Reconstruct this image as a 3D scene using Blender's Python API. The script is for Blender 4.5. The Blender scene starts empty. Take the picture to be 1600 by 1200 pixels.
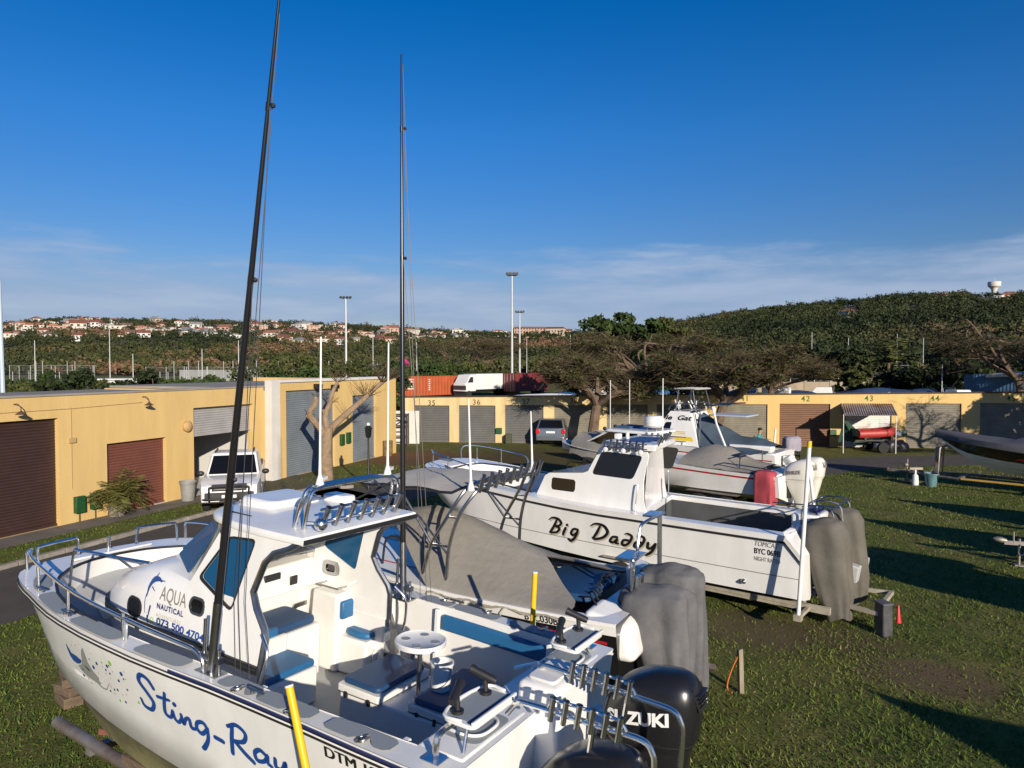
import bpy, bmesh, math, random
import numpy as np
from mathutils.bvhtree import BVHTree
from mathutils import Vector as V, Matrix, Euler, geometry, noise
R = math.radians
rnd = random.Random(7)
S = bpy.context.scene
COL = S.collection
# ---------------------------------------------------------------- camera, sky, sun, exposure
H, F = 4.6, 1110.0
PIT = math.atan(31 / F)
cam = bpy.data.cameras.new("camera"); cam.sensor_width = 36; cam.lens = 36 * F / 1600
cam.clip_start = 0.1; cam.clip_end = 9000
co = bpy.data.objects.new("camera", cam); COL.objects.link(co)
co.location = (0, 0, H); co.rotation_euler = (math.pi / 2 - PIT, 0, 0)
S.camera = co
SUN_EL, SUN_D = R(16.5), V((0.37, -0.93, 0)).normalized()
W = bpy.data.worlds.new("World"); S.world = W; W.use_nodes = True
nt = W.node_tree; nt.nodes.clear()
def wn(t, **k):
    n = nt.nodes.new(t)
    for a, b in k.items(): setattr(n, a, b)
    return n
def wl(a, b): nt.links.new(a, b)
sky = wn('ShaderNodeTexSky', sky_type='NISHITA', sun_disc=False, sun_elevation=SUN_EL, air_density=1.0, dust_density=0.1, ozone_density=3.0, altitude=20)
sky.sun_rotation = math.atan2(SUN_D.x, SUN_D.y)
hs = wn('ShaderNodeHueSaturation'); hs.inputs['Saturation'].default_value = 1.4; hs.inputs['Value'].default_value = 1.0
tn = wn('ShaderNodeMix', data_type='RGBA', blend_type='MULTIPLY'); tn.inputs[0].default_value = 1; tn.inputs[7].default_value = (1.0, 0.89, 1.0, 1)
wl(sky.outputs[0], tn.inputs[6]); wl(tn.outputs[2], hs.inputs['Color'])
tc = wn('ShaderNodeTexCoord'); sx = wn('ShaderNodeSeparateXYZ'); wl(tc.outputs['Generated'], sx.inputs[0])
mp = wn('ShaderNodeMapping'); mp.inputs['Scale'].default_value = (2.2, 2.2, 15); mp.inputs['Rotation'].default_value = (0.02, 0.05, 0.4)
wl(tc.outputs['Generated'], mp.inputs[0])
gr = wn('ShaderNodeMapRange'); gr.inputs['From Min'].default_value = -0.02; gr.inputs['From Max'].default_value = 0.30; gr.inputs['To Min'].default_value = 0.50; gr.inputs['To Max'].default_value = 1.0; wl(sx.outputs['Z'], gr.inputs['Value'])
gm = wn('ShaderNodeVectorMath', operation='SCALE'); wl(hs.outputs[0], gm.inputs[0]); wl(gr.outputs[0], gm.inputs['Scale'])
cn = wn('ShaderNodeTexNoise'); cn.inputs['Scale'].default_value = 1.9; cn.inputs['Detail'].default_value = 9; cn.inputs['Roughness'].default_value = 0.58
wl(mp.outputs[0], cn.inputs['Vector'])
band = wn('ShaderNodeFloatCurve'); bc = band.mapping.curves[0]        # cloud amount against elevation (z of the direction)
bc.points[0].location = (0.0, 0.66); bc.points[1].location = (1.0, 0.0)
for p in ((0.06, 0.60), (0.105, 0.50), (0.14, 0.36), (0.175, 0.12), (0.22, 0.0)): bc.points.new(*p)
band.mapping.update()
wl(sx.outputs['Z'], band.inputs['Value'])
ad = wn('ShaderNodeMath', operation='ADD'); wl(cn.outputs['Fac'], ad.inputs[0]); wl(band.outputs[0], ad.inputs[1])
mr = wn('ShaderNodeMapRange', interpolation_type='SMOOTHSTEP'); mr.inputs['From Min'].default_value = 0.72; mr.inputs['From Max'].default_value = 1.06; mr.inputs['To Max'].default_value = 0.8
wl(ad.outputs[0], mr.inputs['Value'])
mx = wn('ShaderNodeMix', data_type='RGBA'); wl(mr.outputs[0], mx.inputs[0]); wl(gm.outputs[0], mx.inputs[6])
cm_ = wn('ShaderNodeMapRange'); cm_.inputs['From Min'].default_value = 0.40; cm_.inputs['From Max'].default_value = 0.66; wl(cn.outputs['Fac'], cm_.inputs['Value'])
cc = wn('ShaderNodeMix', data_type='RGBA'); wl(cm_.outputs[0], cc.inputs[0]); cc.inputs[6].default_value = (2.5, 3.4, 5.2, 1); cc.inputs[7].default_value = (3.5, 4.3, 5.7, 1); wl(cc.outputs[2], mx.inputs[7])
bg = wn('ShaderNodeBackground'); bg.inputs['Strength'].default_value = 0.091
wl(mx.outputs[2], bg.inputs[0])
wo = wn('ShaderNodeOutputWorld'); wl(bg.outputs[0], wo.inputs[0])
sl = bpy.data.lights.new("sun", 'SUN'); sl.energy = 4.8; sl.angle = R(0.55); sl.color = (1.0, 0.89, 0.73)
so = bpy.data.objects.new("sun", sl); COL.objects.link(so)
sd = V((SUN_D.x * math.cos(SUN_EL), SUN_D.y * math.cos(SUN_EL), math.sin(SUN_EL)))
so.rotation_euler = sd.to_track_quat('Z', 'Y').to_euler(); so.location = sd * 60
S.view_settings.view_transform = 'Standard'; S.view_settings.look = 'None'; S.view_settings.gamma = 1
S.view_settings.exposure = 0.38
S.cycles.max_bounces = 6; S.cycles.transparent_max_bounces = 8
# ---------------------------------------------------------------- survey: photo bearing -> ground / plane
def ray(px, py):
    c, s = math.cos(PIT), math.sin(PIT)
    return V((0, c, -s)) + V((1, 0, 0)) * ((px - 800) / F) + V((0, s, c)) * ((600 - py) / F)
def atz(px, py, z=0.0):
    r = ray(px, py); return V((0, 0, H)) + r * ((z - H) / r.z)
def atd(px, py, y):
    r = ray(px, py); return V((0, 0, H)) + r * (y / r.y)
# ---------------------------------------------------------------- materials
MATS = {}
def mat(name, col, rough=0.5, metal=0.0, var=0.0, vs=3.0, bump=0.0, bs=40.0, col2=None, coat=0.0, spec=0.5, stretch=None, emit=None):
    if name in MATS: return MATS[name]
    m = bpy.data.materials.new(name); m.use_nodes = True; MATS[name] = m
    t = m.node_tree; b = t.nodes['Principled BSDF']
    b.inputs['Base Color'].default_value = (*col, 1); b.inputs['Roughness'].default_value = rough; b.inputs['Metallic'].default_value = metal
    b.inputs['Coat Weight'].default_value = coat; b.inputs['Specular IOR Level'].default_value = spec
    tc = None
    def tcn():
        g = t.nodes.new('ShaderNodeTexCoord'); o = g.outputs['Object']
        if stretch:
            mm = t.nodes.new('ShaderNodeMapping'); mm.inputs['Scale'].default_value = stretch; t.links.new(o, mm.inputs[0]); o = mm.outputs[0]
        return o
    if var or col2 is not None:
        n = t.nodes.new('ShaderNodeTexNoise'); n.inputs['Scale'].default_value = vs; n.inputs['Detail'].default_value = 6; n.inputs['Roughness'].default_value = 0.65
        t.links.new(tcn(), n.inputs['Vector'])
        r = t.nodes.new('ShaderNodeMapRange'); r.inputs[1].default_value = 0.34; r.inputs[2].default_value = 0.68
        t.links.new(n.outputs['Fac'], r.inputs[0])
        x = t.nodes.new('ShaderNodeMix'); x.data_type = 'RGBA'; t.links.new(r.outputs[0], x.inputs[0])
        x.inputs[6].default_value = (*col, 1)
        x.inputs[7].default_value = (*(col2 if col2 is not None else [c * (1 - var) for c in col]), 1)
        t.links.new(x.outputs[2], b.inputs['Base Color'])
    if bump:
        n = t.nodes.new('ShaderNodeTexNoise'); n.inputs['Scale'].default_value = bs; n.inputs['Detail'].default_value = 4
        t.links.new(tcn(), n.inputs['Vector'])
        u = t.nodes.new('ShaderNodeBump'); u.inputs['Strength'].default_value = bump; u.inputs['Distance'].default_value = 0.02
        t.links.new(n.outputs['Fac'], u.inputs['Height']); t.links.new(u.outputs[0], b.inputs['Normal'])
    if emit: b.inputs['Emission Color'].default_value = (*emit, 1); b.inputs['Emission Strength'].default_value = 1
    return m
def leafmat(name, c1, c2, c3=None, rough=0.7):
    """foliage: each leaf or blade carries its own random value in the attribute 'tint'"""
    if name in MATS: return MATS[name]
    m = bpy.data.materials.new(name); m.use_nodes = True; MATS[name] = m
    t = m.node_tree; b = t.nodes['Principled BSDF']; b.inputs['Roughness'].default_value = rough; b.inputs['Specular IOR Level'].default_value = 0.2
    a = t.nodes.new('ShaderNodeAttribute'); a.attribute_name = 'tint'
    r = t.nodes.new('ShaderNodeValToRGB'); e = r.color_ramp.elements
    e[0].color = (*c1, 1); e[1].color = (*c2, 1)
    if c3: e.new(0.88).color = (*c2, 1); e[-1].color = (*c3, 1)
    t.links.new(a.outputs['Fac'], r.inputs[0]); t.links.new(r.outputs[0], b.inputs['Base Color'])
    return m
# ---------------------------------------------------------------- mesh builder
class MB:
    def __init__(s): s.bm = bmesh.new(); s.mi = 0
    def face(s, vs):
        try:
            f = s.bm.faces.new(vs); f.material_index = s.mi; return f
        except ValueError: return None
    def poly(s, pts): return s.face([s.bm.verts.new(p) for p in pts])
    def hexa(s, lo, hi):
        a = [s.bm.verts.new(p) for p in lo]; b = [s.bm.verts.new(p) for p in hi]; n = len(a)
        s.face(a[::-1]); s.face(b)
        for i in range(n): s.face([a[i], a[(i + 1) % n], b[(i + 1) % n], b[i]])
        return s
    def box(s, c, d, rot=None, taper=1.0):
        c = V(c); M_ = rot if rot is not None else Matrix.Identity(3)
        if isinstance(M_, (int, float)): M_ = Matrix.Rotation(M_, 3, 'Z')
        x, y, z = d[0] / 2, d[1] / 2, d[2] / 2
        q = [(-x, -y), (x, -y), (x, y), (-x, y)]
        return s.hexa([c + M_ @ V((a, b, -z)) for a, b in q], [c + M_ @ V((a * taper, b * taper, z)) for a, b in q])
    def prism(s, pts, vec):
        vec = V(vec); return s.hexa([V(p) for p in pts], [V(p) + vec for p in pts])
    def grid(s, rows, closed=False, caps=False):
        g = [[s.bm.verts.new(p) for p in r] for r in rows]; n = len(g[0])
        for i in range(len(g) - 1):
            for j in range(n if closed else n - 1):
                k = (j + 1) % n; s.face([g[i][j], g[i][k], g[i + 1][k], g[i + 1][j]])
        if caps: s.face(g[0][::-1]); s.face(g[-1])
        return g
    def tube(s, pts, r, n=7, closed=False, smooth=0):
        pts = [V(p) for p in pts]
        if smooth: pts = spline(pts, smooth, closed)
        N = len(pts); rows = []; up = V((0, 0, 1)); prev = None
        for i, p in enumerate(pts):
            a = pts[i - 1] if (i > 0 or closed) else p; b = pts[(i + 1) % N] if (i < N - 1 or closed) else p
            t = (b - a); t = t.normalized() if t.length > 1e-9 else V((0, 0, 1))
            if prev is None:
                u = t.cross(up if abs(t.z) < 0.95 else V((1, 0, 0))).normalized()
            else:
                u = prev - t * prev.dot(t); u = u.normalized() if u.length > 1e-6 else t.orthogonal().normalized()
            prev = u; w = t.cross(u); rr = r[i] if isinstance(r, (list, tuple)) and len(r) == N else (r if not isinstance(r, (list, tuple)) else r[0] + (r[1] - r[0]) * i / (N - 1))
            rows.append([p + (u * math.cos(6.28318 * k / n) + w * math.sin(6.28318 * k / n)) * rr for k in range(n)])
        if closed: rows.append(rows[0])
        s.grid(rows, closed=True, caps=not closed); return s
    def cyl(s, a, b, r0, r1=None, n=12): return s.tube([a, b], [r0, r0 if r1 is None else r1], n)
    def lathe(s, prof, o=(0, 0, 0), n=16, axis=None):
        o = V(o); M_ = Matrix.Identity(3) if axis is None else V((0, 0, 1)).rotation_difference(V(axis)).to_matrix()
        rows = [[o + M_ @ V((r * math.cos(6.28318 * k / n), r * math.sin(6.28318 * k / n), z)) for k in range(n)] for r, z in prof]
        s.grid(rows, closed=True, caps=True); return s
    def ball(s, c, r, n=10, m=7):
        c = V(c); r = V((r, r, r)) if isinstance(r, (int, float)) else V(r)
        prof = [(max(0.02, math.sin(math.pi * i / m)), -math.cos(math.pi * i / m)) for i in range(m + 1)]
        rows = [[c + V((q * math.cos(6.28318 * k / n) * r.x, q * math.sin(6.28318 * k / n) * r.y, z * r.z)) for k in range(n)] for q, z in prof]
        s.grid(rows, closed=True, caps=True); return s
    def plate(s, outer, holes, fmap, thick=None, step=0.0):
        """flat outline with holes, triangulated, mapped through fmap(u,v) -> point; thick(u,v) -> offset vector"""
        vs, es = [], []
        for lp in [outer] + list(holes):
            b = len(vs); n = len(lp); vs += [V(p[:2]) for p in lp]; es += [(b + i, b + (i + 1) % n) for i in range(n)]
        nb = len(vs)
        if step:
            x0, x1 = min(p[0] for p in outer), max(p[0] for p in outer); y0, y1 = min(p[1] for p in outer), max(p[1] for p in outer)
            x = x0 + step / 2
            while x < x1:
                y = y0 + step / 2
                while y < y1:
                    if inside((x, y), outer) and not any(inside((x, y), h) for h in holes): vs.append(V((x, y)))
                    y += step
                x += step
        ov, oe, of, _, _, _ = geometry.delaunay_2d_cdt(vs, es, [], 4 if holes else 1, 1e-5)
        if holes: of = [f for f in of if not any(inside(sum((ov[i] for i in f), V((0, 0))) / len(f), h) for h in holes)]
        A = [s.bm.verts.new(fmap(p.x, p.y)) for p in ov]
        for f in of: s.face([A[i] for i in f])
        if thick:
            B = [s.bm.verts.new(V(fmap(p.x, p.y)) + V(thick(p.x, p.y))) for p in ov]
            cnt = {}
            for f in of:
                s.face([B[i] for i in f[::-1]])
                for i in range(len(f)):
                    k = (f[i], f[(i + 1) % len(f)]); cnt[k] = 1
            for a, b in cnt:
                if (b, a) not in cnt: s.face([A[b], A[a], B[a], B[b]])
        return s
    def build(s, name, m, parent=None, bevel=0.0, smooth=38, seg=2, merge=False, normals=True):
        if merge: bmesh.ops.remove_doubles(s.bm, verts=s.bm.verts, dist=1e-4)
        if normals: bmesh.ops.recalc_face_normals(s.bm, faces=s.bm.faces)
        me = bpy.data.meshes.new(name); s.bm.to_mesh(me); s.bm.free()
        for x in (m if isinstance(m, (list, tuple)) else [m]): me.materials.append(x)
        if smooth:
            me.polygons.foreach_set('use_smooth', [True] * len(me.polygons)); me.set_sharp_from_angle(angle=R(smooth))
        o = bpy.data.objects.new(name, me); COL.objects.link(o)
        if parent: o.parent = parent
        if bevel:
            d = o.modifiers.new('bevel', 'BEVEL'); d.width = bevel; d.segments = seg; d.limit_method = 'ANGLE'; d.angle_limit = R(35)
        return o
def inside(p, lp):
    r = False; x, y = p[0], p[1]; n = len(lp)
    for i in range(n):
        x0, y0 = lp[i][:2]; x1, y1 = lp[i - 1][:2]
        if (y0 > y) != (y1 > y) and x < (x1 - x0) * (y - y0) / (y1 - y0) + x0: r = not r
    return r
def spline(pts, k=6, closed=False):
    pts = [V(p) for p in pts]; n = len(pts); out = []
    for i in range(n if closed else n - 1):
        p0 = pts[i - 1] if (i > 0 or closed) else pts[0] * 2 - pts[1]; p1 = pts[i]; p2 = pts[(i + 1) % n]
        p3 = pts[(i + 2) % n] if (i + 2 < n or closed) else p2 * 2 - p1
        for j in range(k):
            t = j / k; out.append(0.5 * ((2 * p1) + (p2 - p0) * t + (2 * p0 - 5 * p1 + 4 * p2 - p3) * t * t + (3 * p1 - p0 - 3 * p2 + p3) * t ** 3))
    if not closed: out.append(pts[-1])
    return out
def rrect(x0, y0, x1, y1, r, n=4):
    out = []
    for cx, cy, a in ((x1 - r, y1 - r, 0), (x0 + r, y1 - r, 90), (x0 + r, y0 + r, 180), (x1 - r, y0 + r, 270)):
        out += [(cx + r * math.cos(R(a + 90 * i / n)), cy + r * math.sin(R(a + 90 * i / n))) for i in range(n + 1)]
    return out
def rpoly(pts, r, n=3):
    out = []
    N = len(pts)
    for i in range(N):
        p = V(pts[i]); a = (V(pts[i - 1]) - p); b = (V(pts[(i + 1) % N]) - p)
        q = min(r, a.length * 0.45, b.length * 0.45); a = p + a.normalized() * q; b = p + b.normalized() * q
        for j in range(n + 1):
            t = j / n; out.append(a * (1 - t) ** 2 + p * 2 * t * (1 - t) + b * t * t)
    return out
def interp(tab, x):
    if x <= tab[0][0]: return tab[0][1]
    for (a, p), (b, q) in zip(tab, tab[1:]):
        if x <= b:
            t = (x - a) / (b - a); return p + (q - p) * t
    return tab[-1][1]
def sinterp(tab, x):
    """smooth (monotone cubic) table lookup"""
    n = len(tab)
    if x <= tab[0][0]: return tab[0][1]
    if x >= tab[-1][0]: return tab[-1][1]
    sl = [(tab[i + 1][1] - tab[i][1]) / (tab[i + 1][0] - tab[i][0]) for i in range(n - 1)]
    mm = [sl[0]] + [0 if sl[i - 1] * sl[i] <= 0 else (sl[i - 1] + sl[i]) / 2 for i in range(1, n - 1)] + [sl[-1]]
    for i in range(n - 1):
        a, p = tab[i]; b, q = tab[i + 1]
        if x <= b:
            h = b - a; t = (x - a) / h
            return p * (1 + 2 * t) * (1 - t) ** 2 + mm[i] * h * t * (1 - t) ** 2 + q * t * t * (3 - 2 * t) + mm[i + 1] * h * t * t * (t - 1)
def tag(o, label=None, cat=None, group=None, kind=None):
    if label: o['label'] = label
    if cat: o['category'] = cat
    if group: o['group'] = group
    if kind: o['kind'] = kind
    return o
def thing(name, label, cat, loc=(0, 0, 0), rz=0.0, group=None, rot=None):
    o = bpy.data.objects.new(name, None); COL.objects.link(o); o.empty_display_size = 0.3
    o.location = loc; o.rotation_euler = rot if rot is not None else (0, 0, rz)
    return tag(o, label, cat, group)
def copy_tree(o, parent=None):
    c = o.copy(); COL.objects.link(c)
    if parent: c.parent = parent
    for ch in list(o.children): copy_tree(ch, c)
    return c
def raw(name, verts, faces, m, parent=None, tint=None, smooth=False):
    """big mesh from numpy arrays: faces (n,3) or (n,4); tint per face"""
    verts = np.asarray(verts, np.float32).reshape(-1, 3); faces = np.asarray(faces, np.int32); k = faces.shape[1]
    me = bpy.data.meshes.new(name); me.vertices.add(len(verts)); me.vertices.foreach_set('co', verts.ravel())
    me.loops.add(faces.size); me.loops.foreach_set('vertex_index', faces.ravel())
    me.polygons.add(len(faces)); me.polygons.foreach_set('loop_start', np.arange(0, faces.size, k, dtype=np.int32))
    if tint is not None:
        a = me.attributes.new('tint', 'FLOAT', 'FACE'); a.data.foreach_set('value', np.asarray(tint, np.float32))
    if smooth: me.polygons.foreach_set('use_smooth', [True] * len(faces))
    me.update(); me.validate()
    for x in (m if isinstance(m, (list, tuple)) else [m]): me.materials.append(x)
    o = bpy.data.objects.new(name, me); COL.objects.link(o)
    if parent: o.parent = parent
    return o
# ---------------------------------------------------------------- lettering
def text_tris(txt, size, bold=0.0, shear=0.0, spacing=1.0):
    cu = bpy.data.curves.new('letters', 'FONT'); cu.body = txt; cu.size = size; cu.offset = bold; cu.shear = shear; cu.space_character = spacing; cu.resolution_u = 4
    o = bpy.data.objects.new('letters', cu); COL.objects.link(o)
    dg = bpy.context.evaluated_depsgraph_get(); dg.update()
    me = o.evaluated_get(dg).to_mesh()
    me.calc_loop_triangles(); vs = [v.co.copy() for v in me.vertices]; fs = [list(p.vertices) for p in me.loop_triangles]
    o.evaluated_get(dg).to_mesh_clear(); bpy.data.objects.remove(o); bpy.data.curves.remove(cu)
    return vs, fs
def letters(name, txt, size, fmap, m, parent, bold=0.0, shear=0.0, spacing=1.0, width=None, fat=0.0):
    vs, fs = text_tris(txt, size, bold, shear, spacing)
    w = max(v.x for v in vs); k = 1.0 if width is None else width / w
    b = MB()
    for j in range(3 if fat else 1):
        q = [b.bm.verts.new(fmap(v.x * k + fat * j / 2, v.y) + V(fmap.nrm) * .0006 * j) for v in vs]
        for f in fs: b.face([q[i] for i in f])
    return b.build(name, m, parent, smooth=0, normals=False)
def strokes(b, lines, fmap, w, closed=False):
    """brush strokes: each line a list of (u,v[,width factor])"""
    for ln in lines:
        p2 = spline([V((p[0], p[1], (p[2] if len(p) > 2 else 1.0))) for p in ln], 6) if len(ln) > 2 else [V((p[0], p[1], (p[2] if len(p) > 2 else 1.0))) for p in ln]
        n = len(p2); L, Rr = [], []
        for i, p in enumerate(p2):
            t = V((p2[min(i + 1, n - 1)].x - p2[max(i - 1, 0)].x, p2[min(i + 1, n - 1)].y - p2[max(i - 1, 0)].y))
            t = t.normalized() if t.length > 1e-9 else V((1, 0)); nx, ny = -t.y * w * p.z / 2, t.x * w * p.z / 2
            L.append((p.x + nx, p.y + ny)); Rr.append((p.x - nx, p.y - ny))
        e0 = [(p2[0].x + w / 2 * p2[0].z * math.cos(a), p2[0].y + w / 2 * p2[0].z * math.sin(a)) for a in [k * 0.5236 for k in range(12)]]
        e1 = [(p2[-1].x + w / 2 * p2[-1].z * math.cos(a), p2[-1].y + w / 2 * p2[-1].z * math.sin(a)) for a in [k * 0.5236 for k in range(12)]]
        g = [[b.bm.verts.new(fmap(*x)) for x in q] for q in (L, Rr)]
        for i in range(n - 1): b.face([g[0][i], g[1][i], g[1][i + 1], g[0][i + 1]])
        for e, s_ in ((e0, 1), (e1, 2)): b.face([b.bm.verts.new(V(fmap(*x)) + V(fmap.nrm) * 0.0008 * s_) for x in e])
class Surf:
    """callable surface map with a normal"""
    def __init__(s, fn, nrm): s.fn = fn; s.nrm = nrm
    def __call__(s, u, v): return s.fn(u, v)
def cast_map(objs, sgn, off, ymax=4.0):
    """side of a boat found by casting sideways at its own meshes (all share the boat's frame)"""
    vs, fs = [], []
    for o in objs:
        n = len(vs); vs += [v.co.copy() for v in o.data.vertices]; fs += [[n + i for i in p.vertices] for p in o.data.polygons]
    t = BVHTree.FromPolygons(vs, fs)
    def fn(u, v):
        h = t.ray_cast(V((u, sgn * ymax, v)), V((0, -sgn, 0)))
        return V((u, (h[0].y if h[0] is not None else 0) + sgn * off, v))
    return fn
# ================================================================ GROUND
def ground_material():
    m = bpy.data.materials.new("grass_ground"); m.use_nodes = True; t = m.node_tree; b = t.nodes['Principled BSDF']; b.inputs['Roughness'].default_value = 0.95; b.inputs['Specular IOR Level'].default_value = 0.1
    L = t.links.new; N = t.nodes.new
    g = N('ShaderNodeTexCoord').outputs['Object']
    def nz(sc, de=6, ro=0.6):
        n = N('ShaderNodeTexNoise'); n.inputs['Scale'].default_value = sc; n.inputs['Detail'].default_value = de; n.inputs['Roughness'].default_value = ro; L(g, n.inputs['Vector']); return n.outputs['Fac']
    def rng(x, a, c):
        r = N('ShaderNodeMapRange'); r.interpolation_type = 'SMOOTHSTEP'; r.inputs[1].default_value = a; r.inputs[2].default_value = c; L(x, r.inputs[0]); return r.outputs[0]
    def mixc(f, a, c):
        x = N('ShaderNodeMix'); x.data_type = 'RGBA'; L(f, x.inputs[0])
        for i, v in ((6, a), (7, c)):
            if isinstance(v, tuple): x.inputs[i].default_value = (*v, 1)
            else: L(v, x.inputs[i])
        return x.outputs[2]
    c = mixc(rng(nz(0.45), 0.38, 0.66), (0.100, 0.120, 0.025), (0.160, 0.142, 0.047))
    c = mixc(rng(nz(2.3), 0.45, 0.7), c, (0.052, 0.072, 0.016))
    c = mixc(rng(nz(45, 3, 0.7), 0.42, 0.75), c, (0.155, 0.135, 0.060))
    spots = [((1475, 1062), 0.9, (0.13, 0.085, 0.055)), ((1180, 985), 1.3, (0.10, 0.075, 0.045)), ((1000, 945), 1.2, (0.10, 0.07, 0.045)), ((1395, 1050), 0.6, (0.12, 0.09, 0.05)),
             ((655, 716), 3.6, (0.20, 0.085, 0.05)), ((730, 725), 4.5, (0.10, 0.075, 0.035)), ((860, 715), 5.0, (0.085, 0.065, 0.03)), ((470, 770), 3.4, (0.11, 0.075, 0.03)), ((1330, 1000), 1.0, (0.10, 0.075, 0.045)), ((1590, 745), 2.5, (0.12, 0.09, 0.06))]
    dn = nz(1.6)
    for (px, py), r, col in spots:
        p = atz(px, py); d = N('ShaderNodeVectorMath'); d.operation = 'DISTANCE'; L(g, d.inputs[0]); d.inputs[1].default_value = p
        a = N('ShaderNodeMath'); a.operation = 'MULTIPLY_ADD'; L(dn, a.inputs[0]); a.inputs[1].default_value = r * 1.1; L(d.outputs['Value'], a.inputs[2])
        q = N('ShaderNodeMapRange'); q.interpolation_type = 'SMOOTHSTEP'; q.inputs[1].default_value = r * 1.75; q.inputs[2].default_value = r * 0.9; L(a.outputs[0], q.inputs[0])
        k = N('ShaderNodeMath'); k.operation = 'MULTIPLY'; L(q.outputs[0], k.inputs[0]); k.inputs[1].default_value = 0.8
        c = mixc(k.outputs[0], c, col)
    L(c, b.inputs['Base Color'])
    u = N('ShaderNodeBump'); u.inputs['Strength'].default_value = 0.9; u.inputs['Distance'].default_value = 0.03; L(nz(22, 5, 0.7), u.inputs['Height']); L(u.outputs[0], b.inputs['Normal'])
    return m
b = MB(); b.poly([(-4000, -300, 0), (4000, -300, 0), (4000, 6000, 0), (-4000, 6000, 0)])
tag(b.build('ground', ground_material()), kind='structure')
asphalt = mat('asphalt', (0.055, 0.048, 0.043), 0.9, var=0.35, vs=1.2, bump=0.5, bs=120, col2=(0.085, 0.072, 0.062))
concrete = mat('concrete', (0.17, 0.15, 0.13), 0.9, var=0.4, vs=1.5, bump=0.3, bs=60)
kerbm = mat('kerb_stone', (0.30, 0.27, 0.23), 0.9, var=0.45, vs=3, bump=0.3, bs=50)
WL0 = atz(97, 821); WLd = (atz(587, 712) - WL0).normalized(); WLn = V((WLd.y, -WLd.x, 0))      # left building: base line, direction, outward normal
def sheet(name, pts, z, m):
    b = MB(); b.poly([(p[0], p[1], z) for p in pts]); return tag(b.build(name, m), kind='structure')
wl = lambda s, o: WL0 + WLd * s + WLn * o
KERB = [wl(-16, 3.1), wl(-6, 3.0), wl(0, 2.9), wl(4, 2.9), wl(8, 3.3)] + [atz(*q) for q in ((540, 764), (620, 753), (700, 748), (850, 744), (1000, 740), (1150, 730), (1300, 716), (1450, 712), (1700, 712))]
KERB = spline(KERB, 5)
def offset_line(pts, d):
    out = []
    for i, p in enumerate(pts):
        t = (pts[min(i + 1, len(pts) - 1)] - pts[max(i - 1, 0)]).normalized(); out.append(p + V((t.y, -t.x, 0)) * d)
    return out
KIN = offset_line(KERB, 3.4)
b = MB(); b.grid([[(p.x, p.y, 0.004) for p in KERB], [(p.x, p.y, 0.004) for p in KIN]])
tag(b.build('road', asphalt, smooth=0), kind='structure')
b = MB()
for a, c in list(zip(KERB, KERB[1:]))[:26]:
    t = (c - a); L_ = t.length; n = max(1, round(L_ / 0.95)); t.normalize(); nn = V((t.y, -t.x, 0))
    for i in range(n):
        p = a + t * (L_ * i / n + 0.008); q = a + t * (L_ * (i + 1) / n - 0.008)
        b.hexa([p, q, q - nn * 0.16, p - nn * 0.16], [x + V((0, 0, 0.11)) for x in (p, q, q - nn * 0.15, p - nn * 0.15)])
tag(b.build('kerb', kerbm, bevel=0.012), kind='structure')
sheet('apron', [wl(-16, 0.0), wl(-16, 1.15), wl(5.6, 1.0), wl(5.6, 0.02), wl(0, 0.02)][:4], 0.006, concrete)
sheet('driveway', [wl(5.7, 0.02), wl(5.7, 3.0), wl(10.0, 4.2), wl(10.0, 0.02)], 0.0052, mat('driveway_soil', (0.095, 0.07, 0.04), 0.95, var=0.4, vs=1.5, bump=0.5, bs=60, col2=(0.06, 0.065, 0.025)))
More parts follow.
